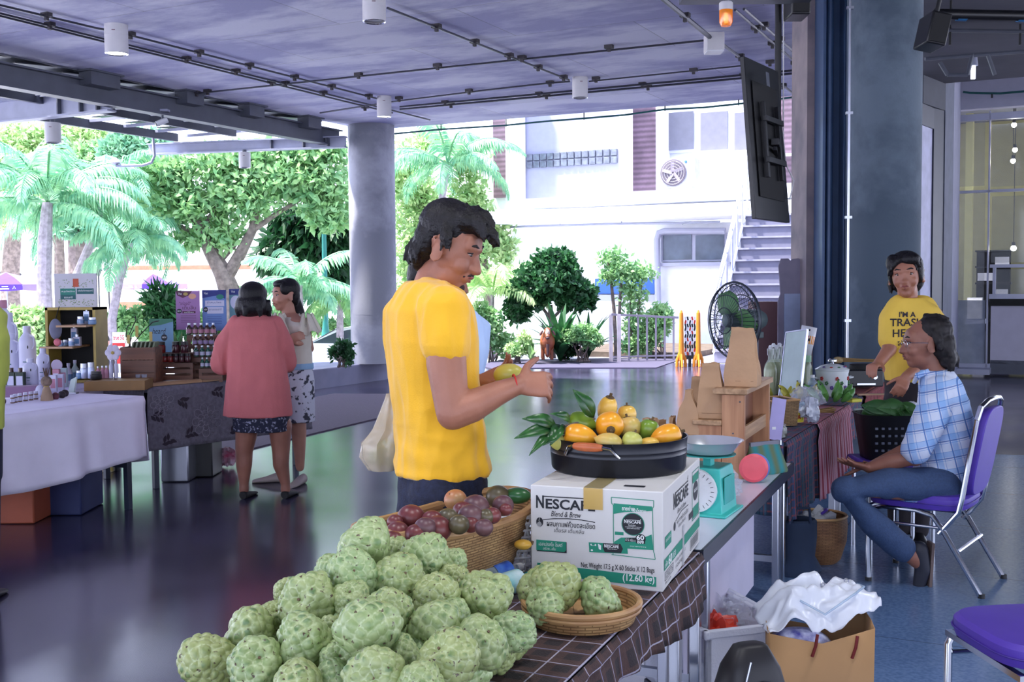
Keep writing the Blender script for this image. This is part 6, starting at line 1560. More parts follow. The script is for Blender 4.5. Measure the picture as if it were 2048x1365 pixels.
MB().grid(lambda u,v: ((u-.5)*.055+.02*v,-.05-.03*sin(v*2),.0+.13*(1-v)),4,6).build('paper',mat('flyer paper',(190,206,200),.6),t,thick=.001); MB().ball((.008,-.075,.06),(.014,.004,.03),8,6).build('printed_leaf',mat('green print',(0,0,0)),t)
tag(MB().box((0,0,.012),(.08,.06,.022),Rz(.4)).build('yellow_packet',mat('yellow packet',(222,214,60),.4),loc=(*P(1708,785,6.9).xy,Z3+.027),bev=.004),'small yellow packet at the table edge beside the pot','packet')
t=thing('stick_bundle','long dry stick bundle lying on the black stove','sticks',(*P(1712,727,7.9).xy,CAM_Z-.6)); mb=MB()
for k in range(14): mb.tube([(-.14+.01*random.random(),.02*random.uniform(-1,1),.008+.03*random.random()),(.16,.03*random.uniform(-1,1),.005+.015*random.random())],.004,5)
mb.build('sticks',mat('dry straw',(0,0,0)),t); MB().ball((-.13,0,.02),(.04,.03,.025),10,8).build('flower_heads',mat('straw heads',(160,138,96),.9,var=.3,scale=60),t)
q=P(1722,765,7.85); t=thing('camping_stove','black portable gas stove under the stick bundle','stove',(q.x,q.y,Z3+.03))
MB().box((0,0,.07),(.25,.22,.12)).build('stove_body',M['black'],t,bev=.008); MB().box((0,-.115,.03),(.13,.01,.012)).build('front_handle',M['chrome'],t); MB().lathe([(.08,.13),(.08,.16),(.06,.165)],20).build('burner',M['blackmatte'],t); MB().cyl((.06,-.112,.08),(.06,-.13,.08),.016).build('knob',M['chrome'],t)
tag(MB().box((0,0,.006),(.2,.03,.01),Rz(.1)).build('wooden_stick',M['pinex'],loc=(*P(1745,783,7.3).xy,Z3+.027)),'flat wooden stick on the dark red cloth','stick')
bx=P(1786,880,6.08)
t=thing('purple_stool','purple seat with steel legs holding the black basket','stool',(bx.x,bx.y,0)); pv=mat('purple vinyl',(84,58,168),.45,var=.05)
MB().box((0,0,.50),(.42,.36,.05)).build('seat',pv,t,bev=.02)
for x in (-.17,.17):
 for y in (-.15,.15): MB().cyl((x,y,0),(x,y,.48),.012).build('leg',M['chrome'],t)
t=thing('plastic_crate','black perforated plastic basket of leaves behind the seated man','basket',(bx.x+.0,bx.y,.528));
sqr=lambda f,z,w=.2,d=.15: [(x*w*f,y*d*f,z) for x,y in [(cos(a)*1.15 if abs(cos(a)) <.87 else math.copysign(1,cos(a)),sin(a)*1.15 if abs(sin(a)) <.87 else math.copysign(1,sin(a))) for a in np.linspace(.1,.1+2*pi,24,endpoint=False)]]
MB().loft([sqr(.82,0),sqr(1,.24),sqr(1.04,.25),sqr(.98,.25),sqr(.8,.01)],False).build('basket_wall',M['black'],t); MB().loft([sqr(.82,.0),sqr(.82,.008)]).build('basket_floor',M['black'],t)
mb=MB()
for i in range(9):
 for j in range(4): mb.box((-.14+i*.035,-.146-j*.006*-1+(-.006*j),.06+j*.04),(.014,.01,.012),T(0,0,0))
mb.build('holes',mat('basket holes',(110,116,130),.8),t)
t=thing('leafy_greens','dark green banana leaves heaped in the black basket','leaves',(bx.x-.03,bx.y,.75)); mb=MB(); random.seed(8)
for k in range(16):
 a=random.uniform(0,6.28); c=Vector((random.uniform(-.1,.1),random.uniform(-.08,.08),.0+random.uniform(0,.05))); leaf(mb,c-Vector((cos(a),sin(a)*.7,0))*.1,c+Vector((cos(a),sin(a)*.7,.2))*.1,.045,.02)
mb.build('leaf_heap',mat('banana leaf',(34,78,34),.5,col2=(54,100,46)),t,thick=.001)
crumple('cloth_bundle',(bx.x+.12,bx.y,.77),(.07,.06,.03),mat('white cloth',(200,206,220),.8),'white cloth bundle on the right of the black basket','cloth',21)
q=PZ(1648,1135,0); t=thing('wicker_bin','round woven rattan basket lined with a bag, on the floor','basket',(q.x,q.y+.12,.004)); rt=weave('rattan',(134,92,60),(164,120,80),bump=.6)
MB().lathe([(.001,0),(.1,0),(.12,.02),(.15,.12),(.155,.2),(.15,.25),(.143,.25),(.145,.2),(.11,.03),(.001,.02)],32,cap=False).build('woven_wall',rt,t); MB().tube([(.148*cos(a),.148*sin(a),.25) for a in np.linspace(0,6.28,32,endpoint=False)],.008,6,close=True).build('rim',M['rim'],t)
crumple('liner',None,(.12,.12,.08),film('liner film',(214,218,226),.75),'','',31,parent=t).location=(0,0,.2)
MB().tube([(.0,-.07,.27),(.03,-.05,.285),(.05,0,.28),(.04,.03,.27)],.008,6).build('purple_tie',mat('purple ribbon',(70,40,150),.5),t)
crumple('plastic_bag',(q.x-.03,q.y+.33,.3),(.13,.08,.1),film('green film',(130,200,186),.6),'sea-green plastic bag over the rattan basket','bag',33)
q=PZ(1604,1160,0); t=thing('cloth_bag','dark navy cloth bag slumped on the floor by the table leg','bag',(q.x,q.y+.1,.002))
MB().loft([[(w*cos(a),d*sin(a),z) for a in np.linspace(0,2*pi,24,endpoint=False)] for z,w,d in ((0,.11,.09),(.03,.13,.1),(.1,.09,.09),(.2,.1,.09),(.28,.1,.08),(.29,.09,.07),(.2,.08,.07))],False).build('bag_body',mat('navy cloth',(30,44,68),.9,var=.15),t)
MB().tube([(-.05,-.07,.28),(-.04,-.08,.36),(.04,-.08,.36),(.05,-.07,.28)],.008,6).build('strap',mat('navy cloth',(0,0,0)),t)
q=PZ(1413,1262,.34); q2=PZ(1575,1225,.34); FB=math.atan2(q2.y-q.y,q2.x-q.x)
t=thing('foam_box','open white styrofoam box at the end of the checked cloth table','box',(q.x,q.y,.003),.3); fm=mat('styrofoam',(212,214,226),.8,var=.03,bump=.15,bscale=120)
W,D,H_,th=.32,.52,.33,.025
mb=MB()
for (cx,cy_,w,d) in ((W/2,th/2,W,th),(W/2,D-th/2,W,th),(th/2,D/2,th,D),(W-th/2,D/2,th,D)): mb.box((cx,cy_,H_/2),(w,d,H_))
mb.box((W/2,D/2,.015),(W,D,.03)); mb.build('box_body',fm,t,bev=.006)
mb=MB()
for (cx,cy_,w,d) in ((W/2,.006,W+.02,.02),(W/2,D,W+.02,.02),(.0,D/2,.02,D+.02),(W,D/2,.02,D+.02)): mb.box((cx,cy_,H_-.01),(w,d,.03))
mb.build('rim',fm,t,bev=.005)
wp_=Vector((q.x,q.y,0)); RR=Rz(.3)
c1_=wp_+RR @ Vector((.2,.3,.0)); crumple('plastic_bag',(c1_.x,c1_.y,.15),(.14,.16,.1),clear,'crumpled clear plastic inside the styrofoam box','bag',41,amp=.5,ns=30)
c1_=wp_+RR @ Vector((.13,.17,.0)); crumple('red_packet',(c1_.x,c1_.y,.17),(.09,.07,.08),mat('red film',(210,60,40),.4),'orange red packet inside the styrofoam box','packet',42)
q=PZ(1640,1300,.3); bxp=P(1636,1340,3.46)
t=thing('shopping_bag','large brown paper bag with dark red handle cords on the floor','bag',(bxp.x,bxp.y,.002),-.15)
mb=MB(); hh=.41
rw=lambda f,z,dz: [(x*.155*f,y*.09*f,z+dz*(x*.5+.5)*1.0+(.04*abs(x)-.04 if z >.3 else 0)) for x,y in [(-1,-1),(-.5,-1.02),(0,-1),(.5,-1.02),(1,-1),(1.02,0),(1,1),(0,1.04),(-1,1),(-1.02,0)]]
mb.loft([rw(1,0,0),rw(1.0,.15,0),rw(1.02,hh,.03)],False); mb.add(rw(1,0,0),[tuple(range(9,-1,-1))]); mb.build('bag_body',mat('brown bag',(172,132,88),.7,var=.05),t,thick=.002,ang=20)
for x in (-.02,.1): MB().tube([(x-.01,-.098,hh-.065),(x,-.102,hh-.03),(x+.006,-.096,hh+.005)],.005,8).build('cord',mat('red cord',(110,24,24),.7),t)
MB().ball((-.06,-.02,.36),(.1,.07,.05),20,12).build('contents',mat('wrapped blue print',(200,204,226),.4,col2=(50,46,140),scale=22),t)
def sheet():
 c=Vector((bxp.x+.01,bxp.y+.02,.0)); t=thing('vinyl_sheet','crumpled white vinyl sheet with metal eyelets spilling out of the brown bag','sheet',(c.x,c.y,.4))
 mb=MB(); N=46
 def f(u,v):
  x=(u-.5)*.36; y=(v-.25)*.22
  z=.05+.085*(1-(2*u-1) ** 2)*(.3+.7*v)+.055*noise.noise(Vector((u*4.2,v*3.1,1.3)))+.022*noise.noise(Vector((u*11,v*7,3)))+.05*(u >.7)*(u-.7)*3
  z -= .05*max(0,.28-v)*3.5*(1-abs(u-.45)); z -= .1*max(0,.25-u)
  return (x+.03*noise.noise(Vector((v*4,u,5))),y+.02*noise.noise(Vector((u*5,v,8))),z)
 mb.grid(f,N,30); mb.build('sheet',mat('white vinyl',(222,226,236),.3,var=.02,bump=.25,bscale=9),t,thick=.002,ang=50)
 for u,v in ((.6,.82),(.86,.9)):
  p=Vector(f(u,v)); mb=MB(); mb.tube([p+Vector((.007*cos(a),-.004*1+.002*sin(a),.004+.007*sin(a))) for a in np.linspace(0,6.28,14,endpoint=False)],.0022,6,close=True); mb.build('eyelet',M['steel'],t)
 mb=MB(); mb.tube([f(.35,.3),Vector(f(.55,.18))+Vector((0,-.01,.01)),Vector(f(.8,.2))+Vector((0,-.01,.012)),Vector(f(.9,.4))+Vector((0,-.01,.01)),Vector(f(.9,.7))+Vector((0,0,.008))],.004,8); mb.build('tube_edge',mat('clear tube',(180,200,220),.1,alpha=.7),t)
sheet()
q=P(1500,1345,2.85); t=thing('camera_bag','black camera pouch with round emblem and loose strap on the foam box corner','bag',(q.x,q.y,.003),.25); t.scale=(1,1,1.07)
bl=mat('black nylon',(26,24,28),.5,var=.15); q=P(1505,1300,2.85)
mb=MB(); rows=[[(x*w,y*d,z) for x,y in [(math.copysign(abs(cos(a)) ** .6,cos(a)),math.copysign(abs(sin(a)) ** .6,sin(a))) for a in np.linspace(0,2*pi,28,endpoint=False)]] for z,w,d in ((0,.07,.05),(.02,.085,.062),(.3,.085,.062),(.42,.09,.066),(.47,.075,.055),(.52,.045,.03),(.525,.03,.02))]
mb.loft(rows); mb.build('pouch',bl,t,ang=50)
MB().lathe([(.04,0),(.045,.006),(.05,.0)],28,T(.01,-.066,.4) @ Matrix.Rotation(pi/2,4,'X'),cap=False).build('emblem_ring',mat('emblem black',(40,44,52),.3),t)
MB().lathe([(.001,.006),(.035,.005),(.038,0)],24,T(.01,-.064,.4) @ Matrix.Rotation(pi/2,4,'X')).build('emblem_disc',M['black'],t)
MB().lathe([(.001,.014),(.008,.012),(.009,.004)],16,T(.01,-.064,.4) @ Matrix.Rotation(pi/2,4,'X')).build('snap_button',M['chrome'],t)
MB().tube([(-.03,-.066,.5),(-.06,-.07,.4),(-.08,-.06,.3),(-.09,-.05,.2)],.003,6).build('strap',M['steel'],t)
def fan():
 q=P(1468,642,8.6); t=thing('pedestal_fan','large grey industrial fan with wire cage, seen from the side','fan',(q.x,q.y,.003),radians(-62)); fg=mat('fan grey green',(84,100,102),.5); dk_=mat('fan wire',(60,66,76),.4,.4)
 H=q.z; R_=.3
 X=T(0,0,H) @ Matrix.Rotation(pi/2,4,'X')       # fan axis along local -y
 for k in range(44):
  a=2*pi*k/44; MB
 mb=MB()
 for k in range(48):
  a=2*pi*k/48; mb.tube([X @ Vector((r*cos(a),r*sin(a),z)) for r,z in ((.05,.1),(.2,.085),(R_,.0),(.2,-.07),(.06,-.08))],.0022,4)
 for r,z in ((R_,0),(.2,.085),(.1,.098),(.2,-.07),(.285,.03),(.285,-.03)): mb.tube([X @ Vector((r*cos(a),r*sin(a),z)) for a in np.linspace(0,2*pi,40,endpoint=False)],.004 if r <R_ else .008,6,close=True)
 mb.build('cage',dk_,t)
 mb=MB()
 for k in range(3): mb.grid(lambda u,v: X @ (Rz(k*2.094) @ Vector(((.04+.21*u) ,(v-.5)*(.07+.12*sin(pi*u)),.03*(v-.5)*2))),8,4)
 mb.build('blades',mat('fan blade green',(96,150,90),.4,alpha=.9),t,thick=.003)
 MB().lathe([(.001,-.3),(.06,-.29),(.085,-.24),(.085,-.12),(.07,-.09),(.05,.08),(.001,.1)],24,X).build('motor',fg,t)
 MB().box((0,.18,H-.12),(.1,.16,.05)).build('bracket',fg,t,bev=.006); MB().box((0,.18,H-.3),(.1,.06,.34)).build('control_box',mat('fan box',(120,122,134),.5),t,bev=.008)
 MB().cyl((0,.18,.02),(0,.18,H-.2),.025).build('pole',fg,t); MB().lathe([(.001,0),(.25,0),(.25,.02),(.05,.05)],28,c=(0,.18,0)).build('base',fg,t)
fan()
o=tag(wpx('cardboard_box',mat('maroon board',(112,80,84),.7,var=.08),1508,604,1556,760,9.6,.25),'tall reddish brown box standing behind the fan','box')
o.location.z=.002; o.scale.z=(P(1510,604,9.6).z)/(P(1510,604,9.6).z-P(1510,760,9.6).z)
a=P(1556,518,9.4); b=P(1606,518,9.4)
t=thing('foam_standee','tall grey standee board with rounded cut top beside the wall end','board',((a.x+b.x)/2,9.4,.002)); w=b.x-a.x; hz=a.z
pl=[(-w/2,0),(w/2,0),(w/2,hz-.03),(w*.3,hz),(.06*w,hz-.005),(0,hz-.02),(-.1*w,hz),(-w*.38,hz),(-w*.48,hz-.06),(-w*.4,hz-.3),(-w/2,hz-.36)]
MB().prism(pl,-.01,.01,Matrix.Rotation(pi/2,4,'X')).build('board',mat('board grey',(128,122,140),.8),t,smooth=False); MB().box((.02,-.015,hz-.65),(w*.7,.01,.7)).build('pale_panel',mat('pale board',(150,162,190),.7),t)
# ------------------------------------------------------------ left stalls
ZL=.76
def onL(x,y): return PZ(x,y,ZL)
L1a,L1b=PZ(-60,842,ZL),PZ(286,794,ZL); dL=(L1b-L1a).normalized(); nL=Vector((-dL.y,dL.x,0))
def tbl(lab,a,b,wd,drop,m,clab,**k):
 c=(a+b)/2+Vector((-(b-a).normalized().y,(b-a).normalized().x,0))*wd/2; d=(b-a); ang=math.atan2(d.y,d.x); n=Vector((-d.normalized().y,d.normalized().x,0))
 t=thing('folding_table',lab,'table',(c.x,c.y,0),ang); l=d.length
 MB().box((0,0,ZL-.018),(l-.02,wd-.02,.03)).build('tabletop',M['light_steel'],t)
 for sx in (-1,1):
  for sy in (-1,1): MB().box((sx*(l/2-.1),sy*(wd/2-.06),(ZL-.03)/2),(.04,.04,ZL-.03)).build('leg',mat('navy leg',(36,44,62),.4),t,bev=.003)
  MB().box((sx*(l/2-.1),0,.3),(.03,wd-.12,.03)).build('crossbar',mat('navy leg',(0,0,0)),t)
 for sy in (-1,1): MB().box((0,sy*(wd/2-.06),.34),(l-.2,.03,.03)).build('side_rail',mat('navy leg',(0,0,0)),t)
 z=Vector((0,0,0))
 return drape('table_cloth',clab,'cloth',[a,b,b+n*wd,a+n*wd],ZL+.004,drop,m,**k),n
tbl('folding table under the plain white cloth at far left',L1a,L1b,.72,lambda k,u: .44+.03*sin(u*5),mat('lilac white cloth',(236,230,248),.8,var=.03),'plain lilac-white cloth of the left stall',freq=6,amp=.03,flare=.05,sides=(1,1,1,1),seed=3)
L2a,L2b=PZ(292,778,ZL),PZ(616,749,ZL)
fl,nF=tbl('folding table under the flowered cloth',L2a,L2b,.8,.46,mat('taupe cloth',(104,100,112),.85,col2=(122,118,130),scale=40,bump=.3,bscale=160),'grey taupe cloth with dark leaves and outlined flowers',freq=5,amp=.012,flare=.04,sides=(1,1,1,1),seed=6)
d2=(L2b-L2a); l2=d2.length; d2.normalize(); n2=Vector((d2.y,-d2.x,0))
deps=bpy.context.evaluated_depsgraph_get(); deps.update()
bv=BVHTree.FromObject(fl,deps); FI=fl.matrix_basis.inverted()
def onc(u,z):
 p=FI @ (L2a+d2*u-Vector((0,0,z))+n2*.5); h=bv.ray_cast(p,-n2)
 return (fl.matrix_basis @ h[0]+n2*.004) if h[0] is not None else (L2a+d2*u+n2*.05-Vector((0,0,z)))
mw=MB(); md=MB(); random.seed(11)
for cx,cz,R_ in ((.5,.28,.13),(1.05,.2,.12),(.12,.12,.1),(1.3,.36,.1)):
 for ring,k,rr in ((1,9,R_),(0,7,R_*.62),(2,5,R_*.32)):
  for j in range(k):
   a=2*pi*j/k+ring; pts=[]
   for q in np.linspace(-1,1,9):
    rad=rr*(.45+.55*(1-q*q) ** .5); an=a+q*pi/k*1.1
    u=cx+rad*cos(an); z=cz+rad*sin(an)
    if .01 <z <.44 and .0 <u <l2: pts.append(onc(u,z))
   if len(pts) >3: mw.tube(pts,.0022,3)
def pleaf(u,z,a,L__,w):
 pts=[]
 for s in list(np.linspace(0,1,7))+list(np.linspace(1,0,7)[1:-1]): pts.append(s)
 poly=[(u+cos(a)*s*L__+(-sin(a))*sg*w*sin(pi*s),z+sin(a)*s*L__+cos(a)*sg*w*sin(pi*s)) for s,sg in [(x,1) for x in np.linspace(0,1,7)]+[(x,-1) for x in np.linspace(1,0,7)[1:-1]]]
 if all(.01 <q[1] <.44 and 0 <q[0] <l2 for q in poly): md.add([onc(*q) for q in poly],[tuple(range(len(poly)))])
for u,z,aa in ((.1,.42,-.6),(.25,.1,.5),(.72,.06,.3),(.8,.3,1),(.3,.38,-.4),(.7,.4,-.5),(1.2,.1,.8),(.95,.4,-.8),(.02,.2,.2),(.55,.06,.2)):
 for k in range(5): pleaf(u+.02*k*cos(aa),z+.02*k*sin(aa)*.6,aa+(-1) ** k*(.6+.1*k),.06,.013)
mw.build('printed_flowers',mat('print pale',(150,146,156),.8),fl,world=True,smooth=False); md.build('printed_leaves',mat('print dark',(46,36,48),.8),fl,world=True,smooth=False)
tbl('rear table behind the plain white cloth table',Vector((-4.6,7.62,0)),Vector((-3.14,7.62,0)),1.4,.3,mat('lilac white cloth',(0,0,0)),'lilac-white cloth of the rear table carrying the bottles and display shelf',freq=6,amp=.02,flare=.03,sides=(1,1,1,1),seed=9)
def ubox(name,lab,cat,x0,y0,x1,y1,Y,dp,m,rz=0,hh=None):
 a=P(x0,y1,Y); b=P(x1,y0,Y); h=hh or b.z-max(a.z,0)
 return tag(MB().box((0,0,h/2),(b.x-a.x,dp,h)).build(name,m,loc=((a.x+b.x)/2,Y+dp/2,.002),rz=rz,bev=.01,smooth=True),lab,cat)
ubox('crate','dark orange box on the floor under the white cloth','box',-30,960,66,1040,6.95,.4,mat('dark orange',(150,72,46),.6),hh=.3)
ubox('crate','dark blue box on the floor under the white cloth','box',72,940,160,1015,7.2,.4,mat('dark blue',(36,46,92),.6),hh=.3)
ubox('metal_case','silver metal case under the flowered cloth','case',322,905,376,968,8.4,.35,M['steel'],hh=.38)
ubox('black_case','black box right of the silver case under the flowered cloth','box',382,895,424,955,8.6,.3,M['black'],hh=.36)
q=PZ(448,940,0); crumple('plastic_bag',(q.x,q.y+.1,.003),(.1,.1,.08),mat('pink white bag',(206,190,206),.5,col2=(190,90,120),scale=9),'white and pink plastic bag under the flowered cloth','bag',51)
q=PZ(203,950,0); tag(MB().box((0,0,.06),(.1,.12,.12)).build('carton_small',mat('white yellow carton',(200,200,214),.6,col2=(214,190,90),scale=12),loc=(q.x,q.y+.15,.002),bev=.004),'small white and yellow carton standing behind the blue box','box')
q=onL(145,768); Ys=q.y; s_=Ys/FPX; sw=95*s_; sh=CAM_Z-ZL+(567-618)*s_-.02
t=thing('display_shelf','black display shelf with yellow edges and three ledges on the left table','shelf',(q.x,Ys,ZL+.008)); ye=mat('yellow board edge',(170,146,70),.5)
sh=(768-617)*s_
for x in (-sw/2,sw/2): MB().box((x,.12,sh/2),(.02,.26,sh)).build('side_panel',ye,t)
MB().box((0,.24,sh/2),(sw,.015,sh)).build('back_panel',M['blackmatte'],t); MB().box((0,.12,sh-.01),(sw+.02,.26,.02)).build('top_panel',ye,t); MB().box((0,.12,.01),(sw,.26,.02)).build('bottom_panel',ye,t)
MB().box((.06,.02,sh*.76),(sw*.62,.34,.015)).build('ledge',M['pinex'],t); MB().box((-.06,.02,sh*.48),(sw*.7,.34,.015)).build('ledge',M['pinex'],t)
t2_=thing('display_sign','white leaf-patterned sign on top of the black display shelf','sign',(q.x,Ys+.12,ZL+.008+sh)); hs_=68*s_; sg=mat('sign white',(196,194,200),.6,var=.02)
MB().box((0,0,hs_/2),(85*s_,.02,hs_)).build('sign_board',sg,t2_); I2=Ink(T(-42.5*s_,-.0115,hs_) @ flatM((0,0,0),(1,0,0),(0,0,1)),s_*.149,s_*.151)
tg=mat('teal print',(34,120,104),.6); tg2=mat('dark teal print',(30,88,92),.6); lfp=mat('leaf print',(120,146,96),.6)
I2.rect(mat('terracotta print',(190,84,56),.6),255,68,332,180); I2.rect(tg,80,200,290,285); I2.rect(tg2,80,285,290,345); I2.rect(tg2,305,200,535,275)
I2.txt(wht,'สมุนไพรไทย',95,225,275,255); I2.txt(wht,'ธรรมชาติ',130,305,245,332); I2.txt(wht,'ผลิตภัณฑ์จากธรรมชาติ',320,215,520,240)
random.seed(2)
for cx,cy_,w,h in ((150,130,110,60),(420,120,110,60),(100,390,60,40),(260,400,60,40),(450,390,80,40)):
 for k in range(16):
  x=cx+random.uniform(-w,w); y=cy_+random.uniform(-h,h); a=random.uniform(-1.2,1.2); I2.poly(lfp,[(x,y),(x+14*cos(a)-5*sin(a),y+14*sin(a)+5*cos(a)),(x+30*cos(a),y+30*sin(a)),(x+14*cos(a)+5*sin(a),y+14*sin(a)-5*cos(a))])
I2.done(t2_)
gm_={'w': mat('white bottle',(190,190,212),.4,var=.03),'dg': mat('dark green box',(30,48,36),.5),'sv': mat('silver jar',(176,184,210),.3,.4),'bl': mat('blue glass jar',(96,130,170),.2),'pk': mat('pink label',(176,120,140),.5),
       'br': mat('brown bottle',(62,34,26),.2),'gn': mat('green bottle',(30,84,66),.25),'rd': mat('red jam',(120,30,28),.2),'wn': mat('wine jar',(66,28,36),.2),'bk': M['black'],'lv': mat('lavender box',(150,130,170),.6),'tw': mat('teal and white box',(180,200,206),.5)}
def good(kind,x,yb,w,h,m,lab,cat,z=None,Y=None,cap=None,labc=None,grp=None,dy=0):
 if Y is None: q=onL(x,yb); q.z=ZL+.006; q.y += dy; q.x *= (q.y/(q.y-dy))
 else: q=P(x,yb,Y); q.z=q.z if z is None else z
 s=q.y/FPX; r=w*s/2; H=h*s; t=thing(kind,lab,cat,q,group=grp)
 if kind in ('jug','bottle'):
  if kind == 'jug':
   MB().lathe([(.001,0),(r*.95,0),(r,H*.03),(r,H*.68),(r*.9,H*.77),(r*.42,H*.87),(r*.4,H*.9),(.001,H*.9)],20,sy=.75).build('body',m,t)
   MB().lathe([(.001,H*.88),(r*.45,H*.88),(r*.43,H),(.001,H)],14,sy=1).build('cap',cap or m,t); MB().tube([(r*.4,-r*.3,H*.84),(r*.9,-r*.3,H*.8),(r*.95,-r*.3,H*.66),(r*.8,-r*.45,H*.58)],r*.12,8).build('handle',m,t)
   mb=MB(); mb.ball((r*.35,-r*.73,H*.62),(r*.08,.003,r*.2),8,6); mb.build('emblem',ink,t)
   mb=MB(); mb.box((0,-r*.757,H*.35),(r*.5,.002,r*.1)); mb.box((0,-r*.757,H*.25),(r*.35,.002,r*.06)); mb.box((0,-r*.757,H*.12),(r*.8,.002,r*.05)); mb.build('printed_text',tg2,t)
  else:
   MB().lathe([(.001,0),(r,0),(r,H*.6),(r*.45,H*.75),(r*.4,H*.86),(.001,H*.86)],14).build('body',m,t); MB().lathe([(.001,H*.85),(r*.5,H*.85),(r*.5,H),(.001,H)],12).build('cap',cap or M['steel'],t)
   if labc: MB().lathe([(r*1.03,H*.12),(r*1.03,H*.45)],14,cap=False).build('label',labc,t)
 elif kind in ('jar','small_jar'):
  MB().lathe([(.001,0),(r*.9,0),(r,H*.1),(r,H*.6),(r*.85,H*.72),(.001,H*.72)],16).build('body',m,t); MB().lathe([(.001,H*.7),(r*.9,H*.7),(r*.9,H),(.001,H)],14).build('lid',cap or M['black'],t)
  if labc: MB().lathe([(r*1.02,H*.15),(r*1.02,H*.55)],14,cap=False).build('label',labc,t)
 elif kind == 'carton':
  MB().box((0,0,H/2),(r*2,r*1.4,H)).build('box',m,t,bev=.002); MB().box((0,-r*.705,H*.5),(r*1.5,.002,H*.55)).build('label',labc or gm_['w'],t)
  if cap: MB().lathe([(.001,H),(r*.5,H),(r*.5,H*1.25),(.001,H*1.25)],12).build('cap',cap,t)
 return t
W_l=gm_['w']
for x,yb,w,h,dy,lab in ((9,742,40,132,.5,'tall pink-capped jug at the far left edge'),(22,758,33,125,.3,'tall white jug behind the front jugs at far left'),(25,765,33,95,.1,'white jug behind the dark green boxes'),(57,768,34,110,.2,'white jug with round cap, second row'),(62,777,30,58,.0,'white jug with green leaf print in the middle front'),(88,772,27,74,.0,'white jug next to the straw doll')):
 good('jug',x,yb,w,h,W_l,lab,'bottle',cap=gm_['pk'] if x == 9 else None,dy=dy)
for i,x in enumerate((24,42)): good('carton',x,780,17,34,gm_['dg'],'%s dark green box with brown cap before the white jugs' % ('left','right')[i],'box',cap=gm_['br'])
tag(MB().box((0,0,.035),(.32,.12,.07),Rz(.35)).build('riser',mat('mauve riser',(140,108,140),.7),loc=(*onL(42,795).xy,ZL+.007),bev=.003),'mauve step behind the row of tiny white-lidded jars','riser')
for i,x in enumerate((25,31,40,51,62,72)): good('small_jar',x,809-i*1.6,9,17,mat('amber jar',(110,80,60),.3),'tiny white-lidded jar on the left table, %s from the left' % ('first','second','third','fourth','fifth','sixth')[i],'jar',cap=gm_['w'],labc=gm_['w'])
q=onL(94,803); s_=q.y/FPX; t=thing('straw_doll','brown straw doll with tufted hair at the front of the left table','doll',(q.x,q.y,ZL+.006)); st=mat('burlap',(116,98,86),.9,var=.25,scale=60,bump=.5)
MB().lathe([(.001,0),(.04,0),(.036,.03),(.02,.085),(.01,.1)],16).build('dress',mat('tan cloth',(150,126,104),.9),t); MB().ball((0,0,.125),(.036,.03,.036),14,10).build('head',st,t)
mb=MB(); random.seed(1)
for k in range(14): a=random.uniform(0,6.28); mb.tube([(0,0,.15),(.01*cos(a),.01*sin(a),.17),(.022*cos(a),.02*sin(a),.215)],[.006,.004,.001],5)
mb.build('hair_tuft',mat('straw hair',(96,74,64),.9),t); MB().tube([(.016*cos(a),.016*sin(a),.095) for a in np.linspace(0,6.28,16,endpoint=False)],.004,6,close=True).build('neck_tie',mat('yellow string',(170,150,80),.8),t)
q=onL(115,775); t=thing('round_fan_sign','round pale disc sign on a small stand behind the cosmetics boxes','sign',(q.x,q.y,ZL+.006)); MB().cyl((0,-.004,.16),(0,.004,.16),.042,.042,28).build('disc',mat('pale pink disc',(176,162,184),.6),t); MB().box((0,0,.06),(.015,.01,.12)).build('stem',gm_['w'],t); MB().box((0,0,.006),(.06,.05,.012)).build('base',gm_['w'],t)
for i,(x,y,m) in enumerate(((108,786,'w'),(122,784,'w'),(114,778,'pk'),(129,776,'tw'))): good('carton',x,y,13,34 if i <2 else 38,gm_[m],('left front white cosmetics box by the straw doll','right front white cosmetics box by the straw doll','pink cosmetics box behind the white ones','teal and white cosmetics box behind the white ones')[i],'box',labc=gm_[('pk','pk','w','pk')[i]])
for i,(x,y,h,m) in enumerate(((138,768,40,'w'),(151,766,44,'tw'))): good('bottle',x,y,14,h,gm_[m],('white lotion bottle left of the display shelf base','teal-labelled lotion bottle before the display shelf')[i],'bottle',cap=gm_['w'],labc=gm_['bl'])
q=onL(145,790); t=thing('glass_award','triangular clear glass plaque on the left table','plaque',(q.x,q.y,ZL+.006)); MB().prism([(-.03,0),(.012,0),(.035,.12),(-.005,.1)],-.012,.012,Matrix.Rotation(pi/2,4,'X')).build('glass',mat('plaque glass',(214,232,226),.05,alpha=.55,spec=1),t); MB().box((0,0,.006),(.07,.05,.012)).build('base',M['steel'],t)
for i,(x,y,c) in enumerate(((111,801,(92,40,56)),(124,798,(34,24,32)),(130,795,(40,28,36)),(4,812,(60,30,60)))):
 q=onL(x,y); o=tag(MB().ball((0,0,.024),(.026,.024,.026),12,8).build('dried_fruit',mat('fruit %d' % i,c,.6,var=.3,scale=40,bump=.6),loc=(q.x,q.y,ZL+.003)),('purple-red dried fruit right of the straw doll','black dried berry cluster, left one','black dried berry cluster, right one','dark purple fruit at the far left corner')[i],'fruit')
q=onL(80,796); o=tag(MB().ball((0,0,.04),(.03,.025,.045),14,10).build('shell_bottle',gm_['w'],loc=(q.x,q.y,ZL+.003)),'white egg-shaped bottle left of the straw doll','bottle')
ypz=lambda f: ZL+.008+sh*f+.0085
